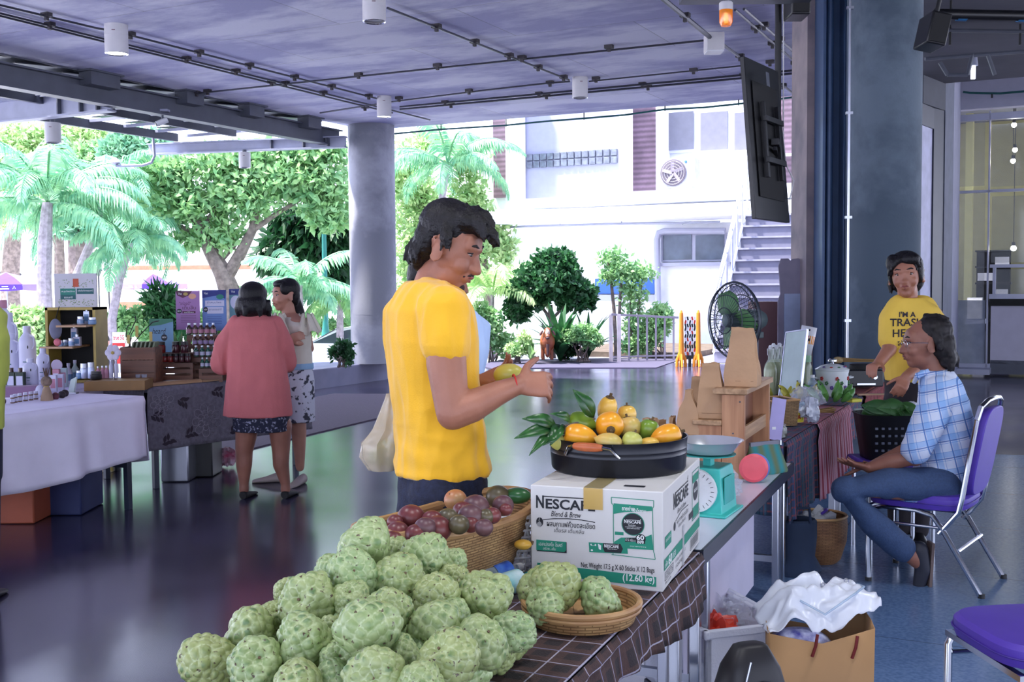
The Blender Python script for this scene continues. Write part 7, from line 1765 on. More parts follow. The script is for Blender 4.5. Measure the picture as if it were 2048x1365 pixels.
for i,(x,f,w,h,m,k) in enumerate(((163,.76,14,16,'sv','jar'),(186,.76,16,14,'bl','jar'),(176,.76,12,26,'sv','carton'),(122,.48,11,12,'sv','jar'),(132,.48,11,12,'sv','jar'),(143,.48,12,16,'sv','jar'),(155,.48,14,18,'w','carton'),(150,.48,12,34,'w','carton'))):
 good(k,x,700,w,h,gm_[m],('silver jar on the upper ledge of the display shelf','round blue jar on the upper ledge of the display shelf','tall silver box on the upper ledge of the display shelf','leftmost small jar on the lower ledge','second small jar on the lower ledge','third jar on the lower ledge','white carton at the right of the lower ledge','tall stacked carton on the lower ledge')[i],'jar' if k == 'jar' else 'box',Y=Ys-.02+(.08 if i in (2,7) else 0)-(.08 if i in (3,5) else 0),z=ypz(f),cap=M['steel'],labc=gm_['bl'])
t=thing('hanging_charm','grey cloth pouch with pink flower hanging from the display shelf','charm',P(112,690,Ys-.1)); MB().ball((0,0,.12),(.05,.03,.08),12,8).build('pouch',mat('grey felt',(110,112,130),.9,var=.2),t); MB().ball((.02,-.02,.02),(.03,.02,.03),8,6).build('flower',mat('pink felt',(200,110,120),.9),t); MB().cyl((0,0,.19),(0,.08,.29),.003).build('string',M['black'],t)
q=onL(205,786); wd=120*q.y/FPX
o=tag(MB().box((0,.12,.035),(wd,.26,.07)).build('wooden_tray',mat('ochre tray',(128,92,44),.5,var=.12),loc=(q.x+.06,q.y+.08,ZL+.006),rz=.1,bev=.003),'ochre wooden tray platform between the two left tables','tray'); zt=ZL+.078; Yt=q.y+.2
for i,(x,w,h,m,k) in enumerate(((168,15,30,'sv','jar'),(182,14,32,'sv','jar'),(160,16,16,'bl','jar'),(192,22,16,'bk','jar'),(196,9,24,'pk','bottle'),(205,9,25,'pk','bottle'),(213,9,25,'pk','bottle'),(222,8,40,'w','bottle'),(232,8,40,'w','bottle'))):
 good(k,x,740,w,h,gm_[m],('tall silver jar left on the ochre tray','tall silver jar right on the ochre tray','flat blue jar on the ochre tray','round black tin on the ochre tray','first pink-labelled vial on the ochre tray','second pink-labelled vial on the ochre tray','third pink-labelled vial on the ochre tray','left clear tube under the paper flower','right clear tube under the paper flower')[i],'jar' if k == 'jar' else 'bottle',Y=Yt+(.0 if i in (3,) else .1),z=zt,cap=M['steel'] if m != 'bk' else M['black'])
q=P(226,706,Yt-.02); t=thing('paper_flower','large white paper flower leaning on the brown crate','flower',q); mb=MB()
for k in range(6): a=k*pi/3; mb.ball((.032*cos(a),0,.032*sin(a)),(.028,.008,.028),12,6)
mb.build('petals',mat('white petal',(196,190,206),.8),t); MB().ball((0,-.008,0),(.012,.006,.012),8,6).build('flower_centre',ye,t); MB().cyl((0,.01,-.02),(0,.01,zt-q.z),.003).build('stem',M['bark'],t)
Yc=Yt+.25; s_=Yc/FPX; q=P(277,757,Yc); t=thing('wooden_crate','solid brown wooden crate filled with green packets','crate',(q.x,Yc,ZL+.008)); w=66*s_; h=q.z+60*s_-ZL
for z in (0,1,2): MB().box((0,0,h*(z+.5)/3),(w,.015,h/3-.004)).build('slat',M['darkwood'],t)
MB().box((0,.16,h/2),(w,.015,h)).build('back',M['darkwood'],t); [MB().box((x*w/2,.08,h/2),(.015,.17,h)).build('side',M['darkwood'],t) for x in (-1,1)]; MB().box((0,.08,h*.5),(w*.9,.14,.01)).build('inner_floor',M['darkwood'],t)
for i in range(6):
 o=tag(MB().box((0,0,h*.32),(.012,.1,h*.62),Matrix.Rotation(.25,4,'Y')).build('tea_packet',mat('olive packet',(112,122,96),.5,var=.1),loc=(q.x-w*.36+i*w*.13,Yc+.08,ZL+.014+h*.5)),'olive green packet standing in the brown crate, number %s from the left' % ('one','two','three','four','five','six')[i],'packet','olive packets in the crate')
t=thing('dry_twigs','bare curved twigs with hanging yellow tags above the crate','twigs',(q.x,Yc+.2,ZL+.01)); mb=MB()
for pts in (((262,700),(258,670),(272,640),(270,632)),((262,700),(252,672),(254,655),(258,650)),((264,690),(285,665),(305,645),(318,642)),((258,700),(262,670),(268,660)),((262,700),(262,745))): mb.tube([P(*a,Yc+.2) for a in pts],.004,5)
mb.build('twigs',mat('twig dark',(52,40,48),.8),t,world=True)
for x,y0,y1 in ((257,670,688),(274,652,674),(302,664,684)): a=P(x,y1,Yc+.15); b=P(x,y0,Yc+.15); MB().box((a.x,Yc+.15,(a.z+b.z)/2),(.022,.004,b.z-a.z)).build('yellow_tag',ye,t,world=True)
def poster(name,lab,x0,y0,x1,y1,Y,m,draw=None,foot=True):
 a=P(x0,y1,Y); b=P(x1,y0,Y); s=Y/FPX; t=thing(name,lab,'poster',((a.x+b.x)/2,Y,ZL+.008)); z0=a.z-ZL-.008; z1=b.z-ZL-.008; w=b.x-a.x
 MB().box((0,0,(z0+z1)/2),(w,.006,z1-z0)).build('poster_board',m,t)
 if foot: MB().box((0,.02,max(z0,.02)/2+.02),(.03,.01,max(z0,.02)+.04)).build('stand',M['black'],t); MB().box((0,.03,.005),(w*.6,.1,.01)).build('foot',M['black'],t)
 J_=Ink(T(-w/2,-.0042,z1) @ flatM((0,0,0),(1,0,0),(0,0,1)),w/100,(z1-z0)/100)
 if draw: draw(J_); J_.done(t)
 return t
pkb=mat('pink poster',(160,116,168),.6,var=.05); blb=mat('blue poster',(104,134,190),.6,var=.05); mar=mat('maroon print',(84,36,66),.6); nav=mat('navy print',(34,48,120),.6)
def dpink(J): J.poly(mar,[(0,0),(70,0),(55,12),(30,18),(8,12)]); J.disc(mat('peach print',(214,160,130),.6),70,14,16,7,.0003); J.disc(ye,42,8,10,4,.0003); J.txt(wht,'Vee',12,4,26,10,.0004,shear=.3); J.txt(mar,'"อร่อยดี"',15,27,62,36); J.txt(mar,'เต็มสิบ',28,37,84,48); J.disc(ink,14,52,11,6); J.txt(wht,'NEW',6,50,22,54,.0003); J.rect(mar,27,52,82,58); J.txt(wht,'ผลไม้สด',35,53,74,57,.0003); [J.line(mar,[(20,64+4*k),(84,64+4*k)],.8) for k in range(5)]
def dblue(J): J.poly(nav,[(0,0),(100,0),(96,22),(60,14),(0,20)]); J.txt(wht,'Vee',8,5,24,11,.0003,shear=.3); J.disc(tg,75,17,16,6,.0003); J.rect(gm_['w'],12,26,92,40,.0002); J.txt(nav,'น้ำสมุนไพร',20,28,80,34,.0004); J.rect(gm_['w'],20,42,88,58,.0002); J.txt(nav,'สูตรธรรมชาติ',28,45,80,52,.0004); J.disc(ink,14,48,10,6,.0005); J.txt(wht,'NEW',7,46,21,50,.0007); [J.line(nav,[(20,66+4*k),(80,66+4*k)],.8) for k in range(5)]
poster('poster','pink and maroon poster with Thai lettering above the bottles',353,582,399,660,9.1,pkb,dpink); poster('poster','blue poster with cream text panel above the bottles',406,580,452,662,9.15,blb,dblue)
poster('poster','navy and teal poster partly hidden by the woman in pink',460,578,508,662,9.2,mat('teal poster',(96,140,150),.6),lambda J: (J.rect(nav,0,0,100,14),J.disc(gm_['w'],26,32,22,16),J.txt(wht,'Vee',8,3,24,9,.0003)))
poster('poster','green and pale blue poster reading heard in handwriting',300,638,346,705,8.75,mat('pale blue poster',(110,150,180),.6),lambda J: (J.poly(mat('green poster',(60,120,92),.6),[(0,0),(100,0),(100,8),(50,18),(0,22)]),J.txt(ink,'heard',12,28,70,45,shear=.3),J.disc(ink,62,56,13,10),J.txt(wht,'NEW',53,53,71,58,.0003)))
q=onL(350,768); Yr=q.y+.05; s_=Yr/FPX
def rack(x0,x1,yt,Y,lab,nsl):
 a=P(x0,yt,Y); b=P(x1,yt,Y); w=b.x-a.x; h=a.z-ZL-.008; t=thing('crate_stand',lab,'crate',((a.x+b.x)/2,Y,ZL+.008))
 for sy in (0,.16):
  for k in range(nsl): MB().box((0,sy,h*(k+.7)/nsl),(w,.012,h/nsl*.62)).build('slat',M['darkwood'],t)
 for x in (-1,1):
  for sy in (.01,.15): MB().box((x*(w/2-.012),sy,h/2),(.024,.02,h)).build('post',M['darkwood'],t)
 MB().box((0,.08,h-.006),(w,.17,.012)).build('top',M['darkwood'],t); return h+ZL+.0142
zr=rack(312,386,727,Yr,'slatted brown crate carrying a row of dark-lidded jars',3)
for i in range(6): good('jar',318+i*11.5,720,12,17,gm_['rd' if i <3 else 'wn'],'%s jam jar in the lower row on the slatted crate' % ('first','second','third','fourth','fifth','sixth')[i],'jar',Y=Yr+.03,z=zr,cap=M['black'])
zr2=zr+17.6*(Yr+.1)/FPX
o=tag(MB().box((0,0,.004),(76*s_,.1,.008)).build('jar_board',M['darkwood'],loc=(P(349,700,Yr+.1).x,Yr+.125,zr2-.008)),'thin board over the lower jars carrying the upper three jars','board')
MB().box((0,.06,-(zr2-zr)/2),(70*s_,.012,(zr2-zr))).build('board_support',M['darkwood'],o)
for i,x in enumerate((323,352,369)): good('jar',x,700,16,22,gm_['rd' if i == 0 else 'wn'],('large red jam jar standing alone on the board','left one of two dark jars on the board','right one of two dark jars on the board')[i],'jar',Y=Yr+.11,z=zr2,cap=M['black'])
Yk=Yr+.28; tz=[]
for j,(x0,x1,yt) in enumerate(((374,440,671),(386,440,693),(384,440,716),(398,444,738))): tz.append(rack(x0,x1,yt,Yk-.15*j*.9+.1,'stepped brown bottle rack, %s tier' % ('top','second','third','lowest')[j],(5,4,3,2)[j]))
for j,(n,x0,dx,w,h,m,lc) in enumerate(((5,379,12,11,22,'br','pk'),(4,390,11,10,21,'br','lv'),(4,392,12,10,22,'gn','w'),(5,404,9,8,20,'gn','w'))):
 for i in range(n): good('bottle',x0+dx*i,690,w,h,gm_[m],'%s bottle on the %s tier of the bottle rack' % (('first','second','third','fourth','fifth')[i],('top','second','third','lowest')[j]),'bottle',Y=Yk-.15*j*.9+.14,z=tz[j]+.001,cap=M['steel'],labc=gm_[lc],grp='bottles on the stepped rack')
q=P(361,696,9.0); t=thing('potted_plant','light green leafy plant between the posters and the jars','plant',(q.x,9.0,ZL+.008)); MB().lathe([(.001,0),(.05,0),(.06,.12),(.001,.12)],16).build('pot',M['darkwood'],t); mb=MB(); random.seed(6)
for k in range(26): a=random.uniform(0,6.28); c=Vector((0,0,.12)); leaf(mb,c,c+Vector((cos(a)*.11,sin(a)*.08,random.uniform(.1,.26))),.02,.02)
mb.build('leaves',green['light'],t,thick=.001)
q=onL(372,764); o=tag(MB().box((0,0,.012),(l2*.8,.09,.024)).build('wooden_plank',M['pinex'],loc=((L2a+d2*l2*.45-n2*.08).x,(L2a+d2*l2*.45-n2*.08).y,ZL+.008),rz=math.atan2(d2.y,d2.x)),'long thin wooden plank along the front of the flowered table','plank')
for i,x in enumerate((276,288)):
 q=onL(x,774); t=thing('shot_glass','%s clear tasting glass on the table corner' % ('left','right')[i],'glass',(q.x,q.y+.02,ZL+.008),group='tasting glasses')
 MB().lathe([(.001,.004),(.012,0),(.022,.05),(.026,.085),(.024,.085),(.019,.05),(.001,.012)],16,cap=False).build('glass',mat('thin glass',(190,196,214),.05,alpha=.45,spec=1),t)
Yo=20; a=P(190,667,Yo); t=thing('standee','life-size cardboard cut-out of a man in a dark suit behind the stall','standee',(P(212,700,Yo).x,Yo,GZ)); hh=a.z-GZ; s_=Yo/FPX
MB().prism([(-.2,0),(.2,0),(.19,hh-.42),(.17,hh-.3),(.05,hh-.23),(-.05,hh-.23),(-.17,hh-.3),(-.19,hh-.42)],-.01,.01,Matrix.Rotation(pi/2,4,'X')).build('suit',mat('suit print',(34,34,48),.7),t,smooth=False)
MB().prism([(-.04,hh-.5),(.0,hh-.55),(.04,hh-.5),(.03,hh-.24),(-.03,hh-.24)],.011,.014,Matrix.Rotation(pi/2,4,'X')).build('shirt',mat('shirt print',(200,204,220),.7),t,smooth=False)
MB().prism([(.07*cos(q),hh-.14+.1*sin(q)) for q in np.linspace(0,6.28,20,endpoint=False)],-.01,.012,Matrix.Rotation(pi/2,4,'X')).build('face',mat('face print',(180,134,120),.7),t,smooth=False)
MB().prism([(.075*cos(q),hh-.12+.1*sin(q)) for q in np.linspace(-.2,3.34,14)],.012,.016,Matrix.Rotation(pi/2,4,'X')).build('hair',M['black'],t,smooth=False)
a=P(226,700,21); b=P(250,665,21); t=thing('red_sign','white and red sign board behind the paper flower','sign',((a.x+b.x)/2,21,GZ)); w=b.x-a.x; H1=b.z-GZ; rdp=mat('red print',(190,30,40),.6)
MB().box((0,0,H1-.3),(w,.03,.6)).build('board',M['white'],t); MB().box((0,.03,(H1-.3)/2),(.05,.03,H1-.3)).build('post',M['steel'],t)
J5=Ink(T(-w/2,-.018,H1) @ flatM((0,0,0),(1,0,0),(0,0,1)),w/100,.6/100); J5.txt(rdp,'true 5G',6,8,94,24,bold=.02); J5.rect(rdp,0,34,100,100); J5.rect(wht,20,44,80,52,.0004); J5.done(t)
# ------------------------------------------------------------ people
def ring(mb,rows,f,n=24,M_=None,p_=2.4):
 """closed torso volume; rows (centre, side radius, front radius)"""
 f=Vector((f[0],f[1],0)).normalized(); s=Vector((f.y,-f.x,0)); rr=[]
 for row in rows:
  c,a,b=row[:3]; ff=f; ss=s
  if len(row) >3: ff=Vector((row[3][0],row[3][1],0)).normalized(); ss=Vector((ff.y,-ff.x,0))
  up=Vector((0,0,1)); r=[]
  for j in range(n):
   t=2*pi*j/n; x=math.copysign(abs(cos(t)) ** (2/p_),cos(t)); y=math.copysign(abs(sin(t)) ** (2/p_),sin(t)); r.append(Vector(c)+ss*a*x+ff*b*y)
  rr.append(r)
 mb.loft(rr)
def limb(mb,pts,n=14):
 ps=[Vector(q[0]) for q in pts]; mb.tube(ps,[q[1] for q in pts],n)
 for p,r in zip(ps,[q[1] for q in pts]): mb.ball(p,r*.99,14,8)
def basis(F,up=(0,0,1),roll=0):
 F=Vector(F).normalized(); x=F.cross(Vector(up)).normalized(); z=x.cross(F)
 return Matrix(((x.x,F.x,z.x,0),(x.y,F.y,z.y,0),(x.z,F.z,z.z,0),(0,0,0,1))) @ Matrix.Rotation(roll,4,'Y')
def head(mb,X,woman=False):
 j=.9 if woman else 1; k=-.012 if woman else 0
 for c,r in (((0,-.012,.035),(.076,.094,.083)),((0,.025,.0),(.068,.072,.085)),((0,.034,-.052),(.054*j,.052,.058)),((0,.06,-.088),(.027*j,.026,.022)),((0,.02,-.07),(.05*j,.055,.045)),((0,.068,.035),(.058,.026,.04)),
                 ((.033,.062,-.028),(.027,.03,.027)),((-.033,.062,-.028),(.027,.03,.027)),((0,.086,-.056),(.026,.016,.02)),((.079,-.004,-.008),(.011,.019,.033)),((-.079,-.004,-.008),(.011,.019,.033)),((0,.109+k,-.032),(.019,.016,.013)),((.012,.096+k,-.032),(.01,.012,.009)),((-.012,.096+k,-.032),(.01,.012,.009)),
                 ((0,.092,-.052),(.018,.01,.006)),((0,.089,-.064),(.016,.009,.006))):
  mb.ball((0,0,0),r,18,12,X @ T(*c)) if 0 else mb.add(*ballv(c,r),X)
 for s in (-1,1): mb.tube([(s*(.083+.006*(cos(a) <0)),-.008+.019*cos(a)-.006*sin(a),-.004+.034*sin(a)) for a in np.linspace(-2.4,2.6,14)],.0048,8,M=X)
 mb.tube([(0,.08,.02),(0,.09,.0),(0,.106+k,-.026)],[.012,.014+k*.3,.015+k*.3],10,M=X)
 mb.tube([(-.05,.07,.026),(-.02,.088,.026),(.02,.088,.026),(.05,.07,.026)],[.01,.013,.013,.01],8,M=X)
def ballv(c,r,nu=18,nv=12):
 b=MB(); b.ball((0,0,0),r,nu,nv); return [(v[0]+c[0],v[1]+c[1],v[2]+c[2]) for v in b.v],b.f
skin_dark=mat('lip tone',(128,66,60),.5); eye_w=mat('eye white',(176,166,164),.35); hairm=mat('black hair',(12,10,13),.45,col2=(24,21,25),scale=60,bump=.35,bscale=150,spec=.3); browm=mat('brow hair',(30,24,26),.7)
def face(t,X,open_=.6,beard=False,glasses=False,lip=skin_dark,teeth=False):
 for s in (-1,1):
  ey=MB().add(*ballv((s*.031,.077,.008),(.0115,.0115,.0105*open_)),X).build('eye',eye_w,t,world=True)
  MB().add(*ballv((s*.031,.0835,.007),(.0068,.0066,.0068*max(open_,.6))),X).build('iris',M['black'],ey,world=True)
  MB().tube([(s*.046,.077,.011),(s*.031,.0885,.0165-.004*(1-open_)),(s*.017,.083,.01)],[.0016,.0024,.0012],6,M=X).build('eyelid',browm,t,world=True)
  MB().tube([(s*.053,.071,.03),(s*.035,.092,.037),(s*.014,.096,.031)],[.002,.0045,.003],6,M=X).build('eyebrow',browm,t,world=True)
 mb=MB(); mb.tube([(-.025,.083,-.06),(-.009,.101,-.054),(0,.102,-.056),(.009,.101,-.054),(.025,.083,-.06)],[.002,.005,.0045,.005,.002],8,M=X); mb.tube([(-.019,.085,-.062),(0,.098,-.067),(.019,.085,-.062)],[.002,.0048,.002],8,M=X); mb.build('lips',lip,t,world=True)
 if teeth: MB().add(*ballv((0,.0935,-.0605),(.013,.008,.0035)),X).build('teeth',eye_w,t,world=True)
 if beard:
  mb=MB(); mb.tube([(-.026,.082,-.058),(-.013,.099,-.049),(0,.102,-.047),(.013,.099,-.049),(.026,.082,-.058)],[.002,.0042,.0035,.0042,.002],8,M=X)
  mb.add(*ballv((0,.079,-.094),(.017,.012,.013)),X); mb.build('beard',mat('stubble hair',(48,34,34),.8),t,world=True)
 if glasses:
  mb=MB(); gm2=M['chrome']
  for s in (-1,1):
   mb.tube([(s*.034+.022*cos(a),.1-.004*abs(cos(a)),.004+.016*sin(a)) for a in np.linspace(0,2*pi,18,endpoint=False)],.0013,5,M=X,close=True); mb.tube([(s*.056,.096,.01),(s*.078,.05,.01),(s*.084,-.005,.008)],.0014,5,M=X)
  mb.tube([(-.012,.1,.008),(.012,.1,.008)],.0013,5,M=X); mb.build('glasses',gm2,t,world=True)
def tufts(mb,X,pts,n,seed=1):
 """hair locks: (start, end, radius) curves with small scatter"""
 R=random.Random(seed)
 for k in range(n):
  a,b,r=pts[k % len(pts)]; j=lambda s: Vector((R.uniform(-s,s),R.uniform(-s,s),R.uniform(-s,s)))
  a=Vector(a)+j(.014); b=Vector(b)+j(.014); m=(a+b)/2; m += Vector((m.x,m.y,m.z-.02)).normalized()*.012
  mb.tube([X @ a,X @ m,X @ b],[r*.7,r,r*.15],6)
def hand(mb,w,d,nrm,L_=.18,side=1,curl=.5,spread=.15,thumb=.7,tc=.3):
 """five-fingered hand: wrist w, direction d, back-of-hand normal nrm, side +1/-1 puts the thumb"""
 d=Vector(d).normalized(); s=Vector(nrm).cross(d).normalized()*side; nn=d.cross(s).normalized();
 if nn.dot(Vector(nrm)) <0: nn=-nn
 w=Vector(w); k=L_/.18
 rows=[]
 for u,ww,hh in ((-.1,.026,.02),(.0,.028,.019),(.3,.036,.016),(.7,.041,.014),(1,.04,.012)):
  c=w+d*.085*k*u; rows.append([c+s*ww*k*cos(t)+nn*hh*k*sin(t) for t in np.linspace(0,2*pi,16,endpoint=False)])
 mb.loft(rows)
 for i,(o,l) in enumerate(((.03,.066),(.01,.075),(-.0115,.07),(-.031,.055))):
  p=w+d*.078*k+s*o*k; e=d+s*(o/.03)*spread; cu=curl*(1+.12*i); pts=[p]; dirn=e.normalized()
  for j,f in enumerate((.45,.3,.25)):
   dirn=(dirn*cos(cu*(.75 if j else .9))-nn*sin(cu*(.75 if j else .9))).normalized(); pts.append(pts[-1]+dirn*l*k*f)
  r=.0088*k if i <3 else .0075*k; mb.tube(pts,[r*1.05,r,r*.92,r*.78],10); [mb.ball(q,rr,10,6) for q,rr in zip(pts,(r*1.08,r*1.06,r,r*.8))]
 p=w+d*.02*k+s*.026*k; a=(d*(1-thumb*.5)+s*thumb-nn*tc).normalized(); q=p+a*.036*k; b=(a+d*.5-nn*tc*.6).normalized(); q2=q+b*.03*k; q3=q2+(b+d*.2).normalized()*.024*k
 mb.tube([p,q,q2,q3],[.014*k,.0115*k,.0105*k,.008*k],10); [mb.ball(z,rr*k,10,6) for z,rr in ((q,.0115),(q2,.0105),(q3,.0085))]
def shoe(t,a,d,m,L_=.25,name='shoe',h=.07):
 """a: heel ground point, d: direction"""
 d=Vector(d).normalized(); s=Vector((d.y,-d.x,0)); mb=MB(); rows=[]
 for u,w,z in ((0,.024,.05),(.05,.032,h),(.3,.034,h*.9),(.55,.04,h*.62),(.8,.042,h*.45),(.95,.032,h*.34),(1,.015,h*.22)):
  c=Vector(a)+d*L_*u; rows.append([c+s*w*cos(q)+Vector((0,0,max(0.0,z*.5+z*.5*sin(q)))) for q in np.linspace(0,2*pi,16,endpoint=False)])
 mb.loft(rows); mb.build(name,m,t,world=True)
def person(label,base,skin,vox=.008,name='person'):
 t=thing(name,label,'person',(base[0],base[1],0)); return t
def folds(a,fx,fz,low=0,z0=0,z1=1):
 def f(p):
  v=a*(.45-1.6*abs(noise.noise(Vector((p.x*fx,p.y*fx,p.z*fz)))))+a*.4*noise.noise(Vector((p.x*fx*2,p.y*fx*2+5,p.z*fz*2)))
  if low: v += low*(1-abs(2*noise.noise(Vector((p.x*5,p.y*5,p.z*17+3)))))*max(0,min(1,(z1-p.z)/(z1-z0)))
  return v
 return f
sk1=mat('tan skin',(150,98,78),.5,col2=(172,116,92),scale=7,bump=.1,bscale=90); sk2=mat('light tan skin',(166,116,98),.5,col2=(186,134,112),scale=7); sk3=mat('deep tan skin',(128,82,66),.5,col2=(148,98,80),scale=7)
# --- shopper in yellow
Ym=3.5; f=(.87,.5); p=lambda x,y,d=0: P(x,y,Ym+d)
t=person('man in a bright yellow T-shirt and jeans looking down at a fruit in his hands',(p(880,700).x,Ym),sk1)
X=T(*p(897,497,-.02)) @ basis((1,-.28,-.4)) @ Matrix.Diagonal((1.04,1.03,1.1,1))
b=MB(); head(b,X); limb(b,[(p(862,590,.0),.068),(p(872,550,.0),.06),(p(894,520,-.01),.06)])
ring(b,[(p(880,1000,0),.12,.08),(p(880,900,0),.12,.08),(p(870,760,0),.13,.09),(p(862,660,0),.14,.09),(p(860,600,0),.13,.08),(p(862,575,0),.06,.06)],f)
limb(b,[(p(890,640,-.17),.062),(p(893,730,-.2),.062),(p(905,828,-.24),.05)]); limb(b,[(p(905,828,-.24),.05),(p(945,812,-.23),.05),(p(1000,785,-.2),.037),(p(1035,771,-.17),.029)])
hand(b,p(1036,770,-.17),(.96,.25,.0),(-.05,-.9,.45),.195,1,.8,.2,1.0,.3)
limb(b,[(p(880,660,.18),.055),(p(905,800,.24),.045),(p(955,765,.16),.03)]); hand(b,p(962,763,.14),(.9,-.25,.35),(-.2,.6,-.8),.185,1,.5,.2,.7,.4)
for dx,dy in ((-.0,-.09),(.06,.09)):
 hx=p(878,1000,dy); limb(b,[((hx.x+dx,hx.y,.82),.07),((hx.x+dx+.01,hx.y,.48),.06),((hx.x+dx,hx.y,.1),.045)])
remesh(b,.0052,3).build('body',sk1,t,world=True); face(t,X,.35,beard=True,teeth=True)
b=MB(); ts=.0
ring(b,[(p(884,944,0),.162,.142),(p(884,925,0),.162,.14),(p(880,850,0),.158,.132),(p(868,760,0),.165,.132),(p(860,680,0),.185,.132),(p(857,620,0),.175,.125),(p(860,590,0),.13,.105),(p(862,562,0),.076,.078)],f)
limb(b,[(p(862,600,-.06),.075),(p(888,625,-.15),.083),(p(892,690,-.19),.075)]); limb(b,[(p(862,600,.08),.075),(p(885,640,.17),.08),(p(890,700,.2),.075)])
ym=mat('yellow cotton',(244,184,20),.75,var=.05,bump=.15,bscale=220,sheen=.3); remesh(b,.0065,4,folds(.009,15,3.5,.008,.9,1.25)).build('t_shirt',ym,t,world=True)
b=MB(); ring(b,[(p(884,1040,0),.17,.135),(p(884,980,0),.165,.13),(p(884,930,0),.155,.12)],f)
for dx,dy in ((-.0,-.09),(.06,.09)):
 hx=p(880,1000,dy); limb(b,[((hx.x+dx,hx.y,.86),.1),((hx.x+dx+.01,hx.y,.48),.075),((hx.x+dx,hx.y,.05),.06)])
 shoe(t,(hx.x+dx-.08,hx.y,0),(1,.3,0),M['black'],.28)
dn=mat('dark denim',(24,28,48),.85,col2=(34,42,68),scale=60,bump=.3,bscale=160); remesh(b,.009,3,folds(.005,8,14)).build('jeans',dn,t,world=True)
mb=MB(); mb.tube([p(835,998,-.155),p(868,1002,-.165),p(900,996,-.16)],.003,5); mb.build('pocket_seam',mat('seam thread',(150,112,70),.8),t,world=True)
mb=MB(); c=p(1030,771,-.17); d_=Vector((.8,.15,.1)).normalized(); s1=d_.cross(Vector((0,0,1))).normalized(); s2=s1.cross(d_); mb.tube([c+(s1*cos(a)+s2*sin(a))*.033 for a in np.linspace(0,2*pi,24,endpoint=False)],.0024,6,close=True); mb.build('red_string_bracelet',mat('red string',(190,24,30),.6),t,world=True)
b=MB()
for c,r in (((0,-.025,.06),(.086,.094,.08)),((0,-.06,.01),(.078,.054,.08)),((0,.03,.092),(.076,.07,.042)),((0,-.07,-.045),(.056,.032,.05)),((0,.08,.082),(.052,.028,.024))): b.add(*ballv(c,r),X)
tufts(b,X,[((0,.02,.13),(.02,.12,.07),.009),((-.03,.03,.13),(-.04,.115,.06),.009),((.03,.03,.12),(.05,.115,.065),.009),((0,-.09,.02),(.01,-.105,-.075),.011),((.05,-.07,.02),(.06,-.07,-.07),.01),((-.05,-.07,.02),(-.06,-.07,-.07),.01),((.07,.0,.06),(.082,.02,.0),.008),((-.07,.0,.06),(-.082,.02,.0),.008),((.02,.08,.1),(.015,.15,.05),.006),((.0,.03,.125),(.0,.11,.1),.008)],150)
r=remesh(b,.0045,1,lambda q: .002*noise.noise(q*90)); r.build('hair',hairm,t,world=True)
fr_=P(1018,750,3.5); tt=thing('canistel','yellow-green fruit held in both hands by the man in yellow','fruit',fr_); mb=MB(); mb.ball((0,0,0),(.05,.038,.036),24,14); mb.build('flesh',mat('held yellow',(206,186,84),.35,col2=(186,180,80),scale=12),tt); MB().cyl((.048,0,0),(.056,0,.002),.006).build('stem',stemm,tt)
c=P(776,915,3.76); tt=thing('carrier_bag','translucent plastic bag of greens hanging behind the man in yellow','bag',c)
mb=MB(); rows=[[(w*cos(a)*(1+.12*sin(a*5+z*20))+(-.02 if z <.1 else .015*z/.26),w*.7*sin(a)*(1+.1*cos(a*7)),z) for a in np.linspace(0,2*pi,36,endpoint=False)] for z,w in ((-.05,.01),(-.045,.045),(-.0,.075),(.05,.072),(.1,.055),(.15,.035),(.2,.018),(.22,.015))]
mb.loft(rows,False); mb.build('bag_film',film('cream bag film',(228,214,186),.42,bump=.9),tt,thick=.001)
for k,(x,y,z) in enumerate(((-.03,.0,0),(.02,.01,-.01),(.0,-.01,.035))): MB().ball((x,y,z),(.04,.035,.03),14,8).build('green_contents',mat('greens',(70,130,60),.5,col2=(120,150,70),scale=20),tt)
# --- man in light blue behind
Yb=4.3; p=lambda x,y,d=0: P(x,y,Yb+d); t=person('person in a light blue shirt half hidden behind the man in yellow',(p(905,700).x,Yb),sk3)
X=T(*p(878,552,0)) @ basis((1,-.15,-.25)) @ Matrix.Scale(1.05,4); b=MB(); head(b,X); limb(b,[(p(885,620),.06),(p(880,580),.055)])
ring(b,[(p(905,900,0),.13,.1),(p(905,640,0),.15,.1),(p(890,610,0),.08,.08)],(1,.1)); limb(b,[(p(925,660,-.17),.05),(p(930,745,-.18),.045),(p(930,800,-.1),.03)]); hand(b,p(935,800,-.1),(.5,.3,-.6),(.6,-.6,0),.17)
for dy in (-.1,.1): limb(b,[((p(885,900).x,Yb+dy,.85),.08),((p(885,900).x,Yb+dy,.08),.045)]); shoe(t,(p(870,900).x,Yb+dy,0),(1,0,0),M['black'])
remesh(b,.008,3).build('body',sk3,t,world=True); face(t,X,.5)
b=MB(); ring(b,[(p(893,910,0),.16,.12),(p(893,800,0),.17,.12),(p(912,700,0),.19,.13),(p(918,650,0),.19,.125),(p(900,625,0),.12,.1),(p(890,608,0),.07,.08)],(1,.1)); limb(b,[(p(925,655,-.15),.08),(p(935,700,-.18),.072),(p(930,745,-.18),.065)])
remesh(b,.009,3,folds(.006,9,5)).build('shirt',mat('pale blue cotton',(176,200,238),.8,var=.03),t,world=True)
b=MB(); ring(b,[(p(888,905),.15,.12),(p(888,1000),.15,.12)],(1,0)); [limb(b,[((p(885,900).x,Yb+dy,.8),.09),((p(885,900).x,Yb+dy,.06),.06)]) for dy in (-.1,.1)]; remesh(b,.012,2).build('trousers',mat('black trousers',(26,26,34),.8),t,world=True)
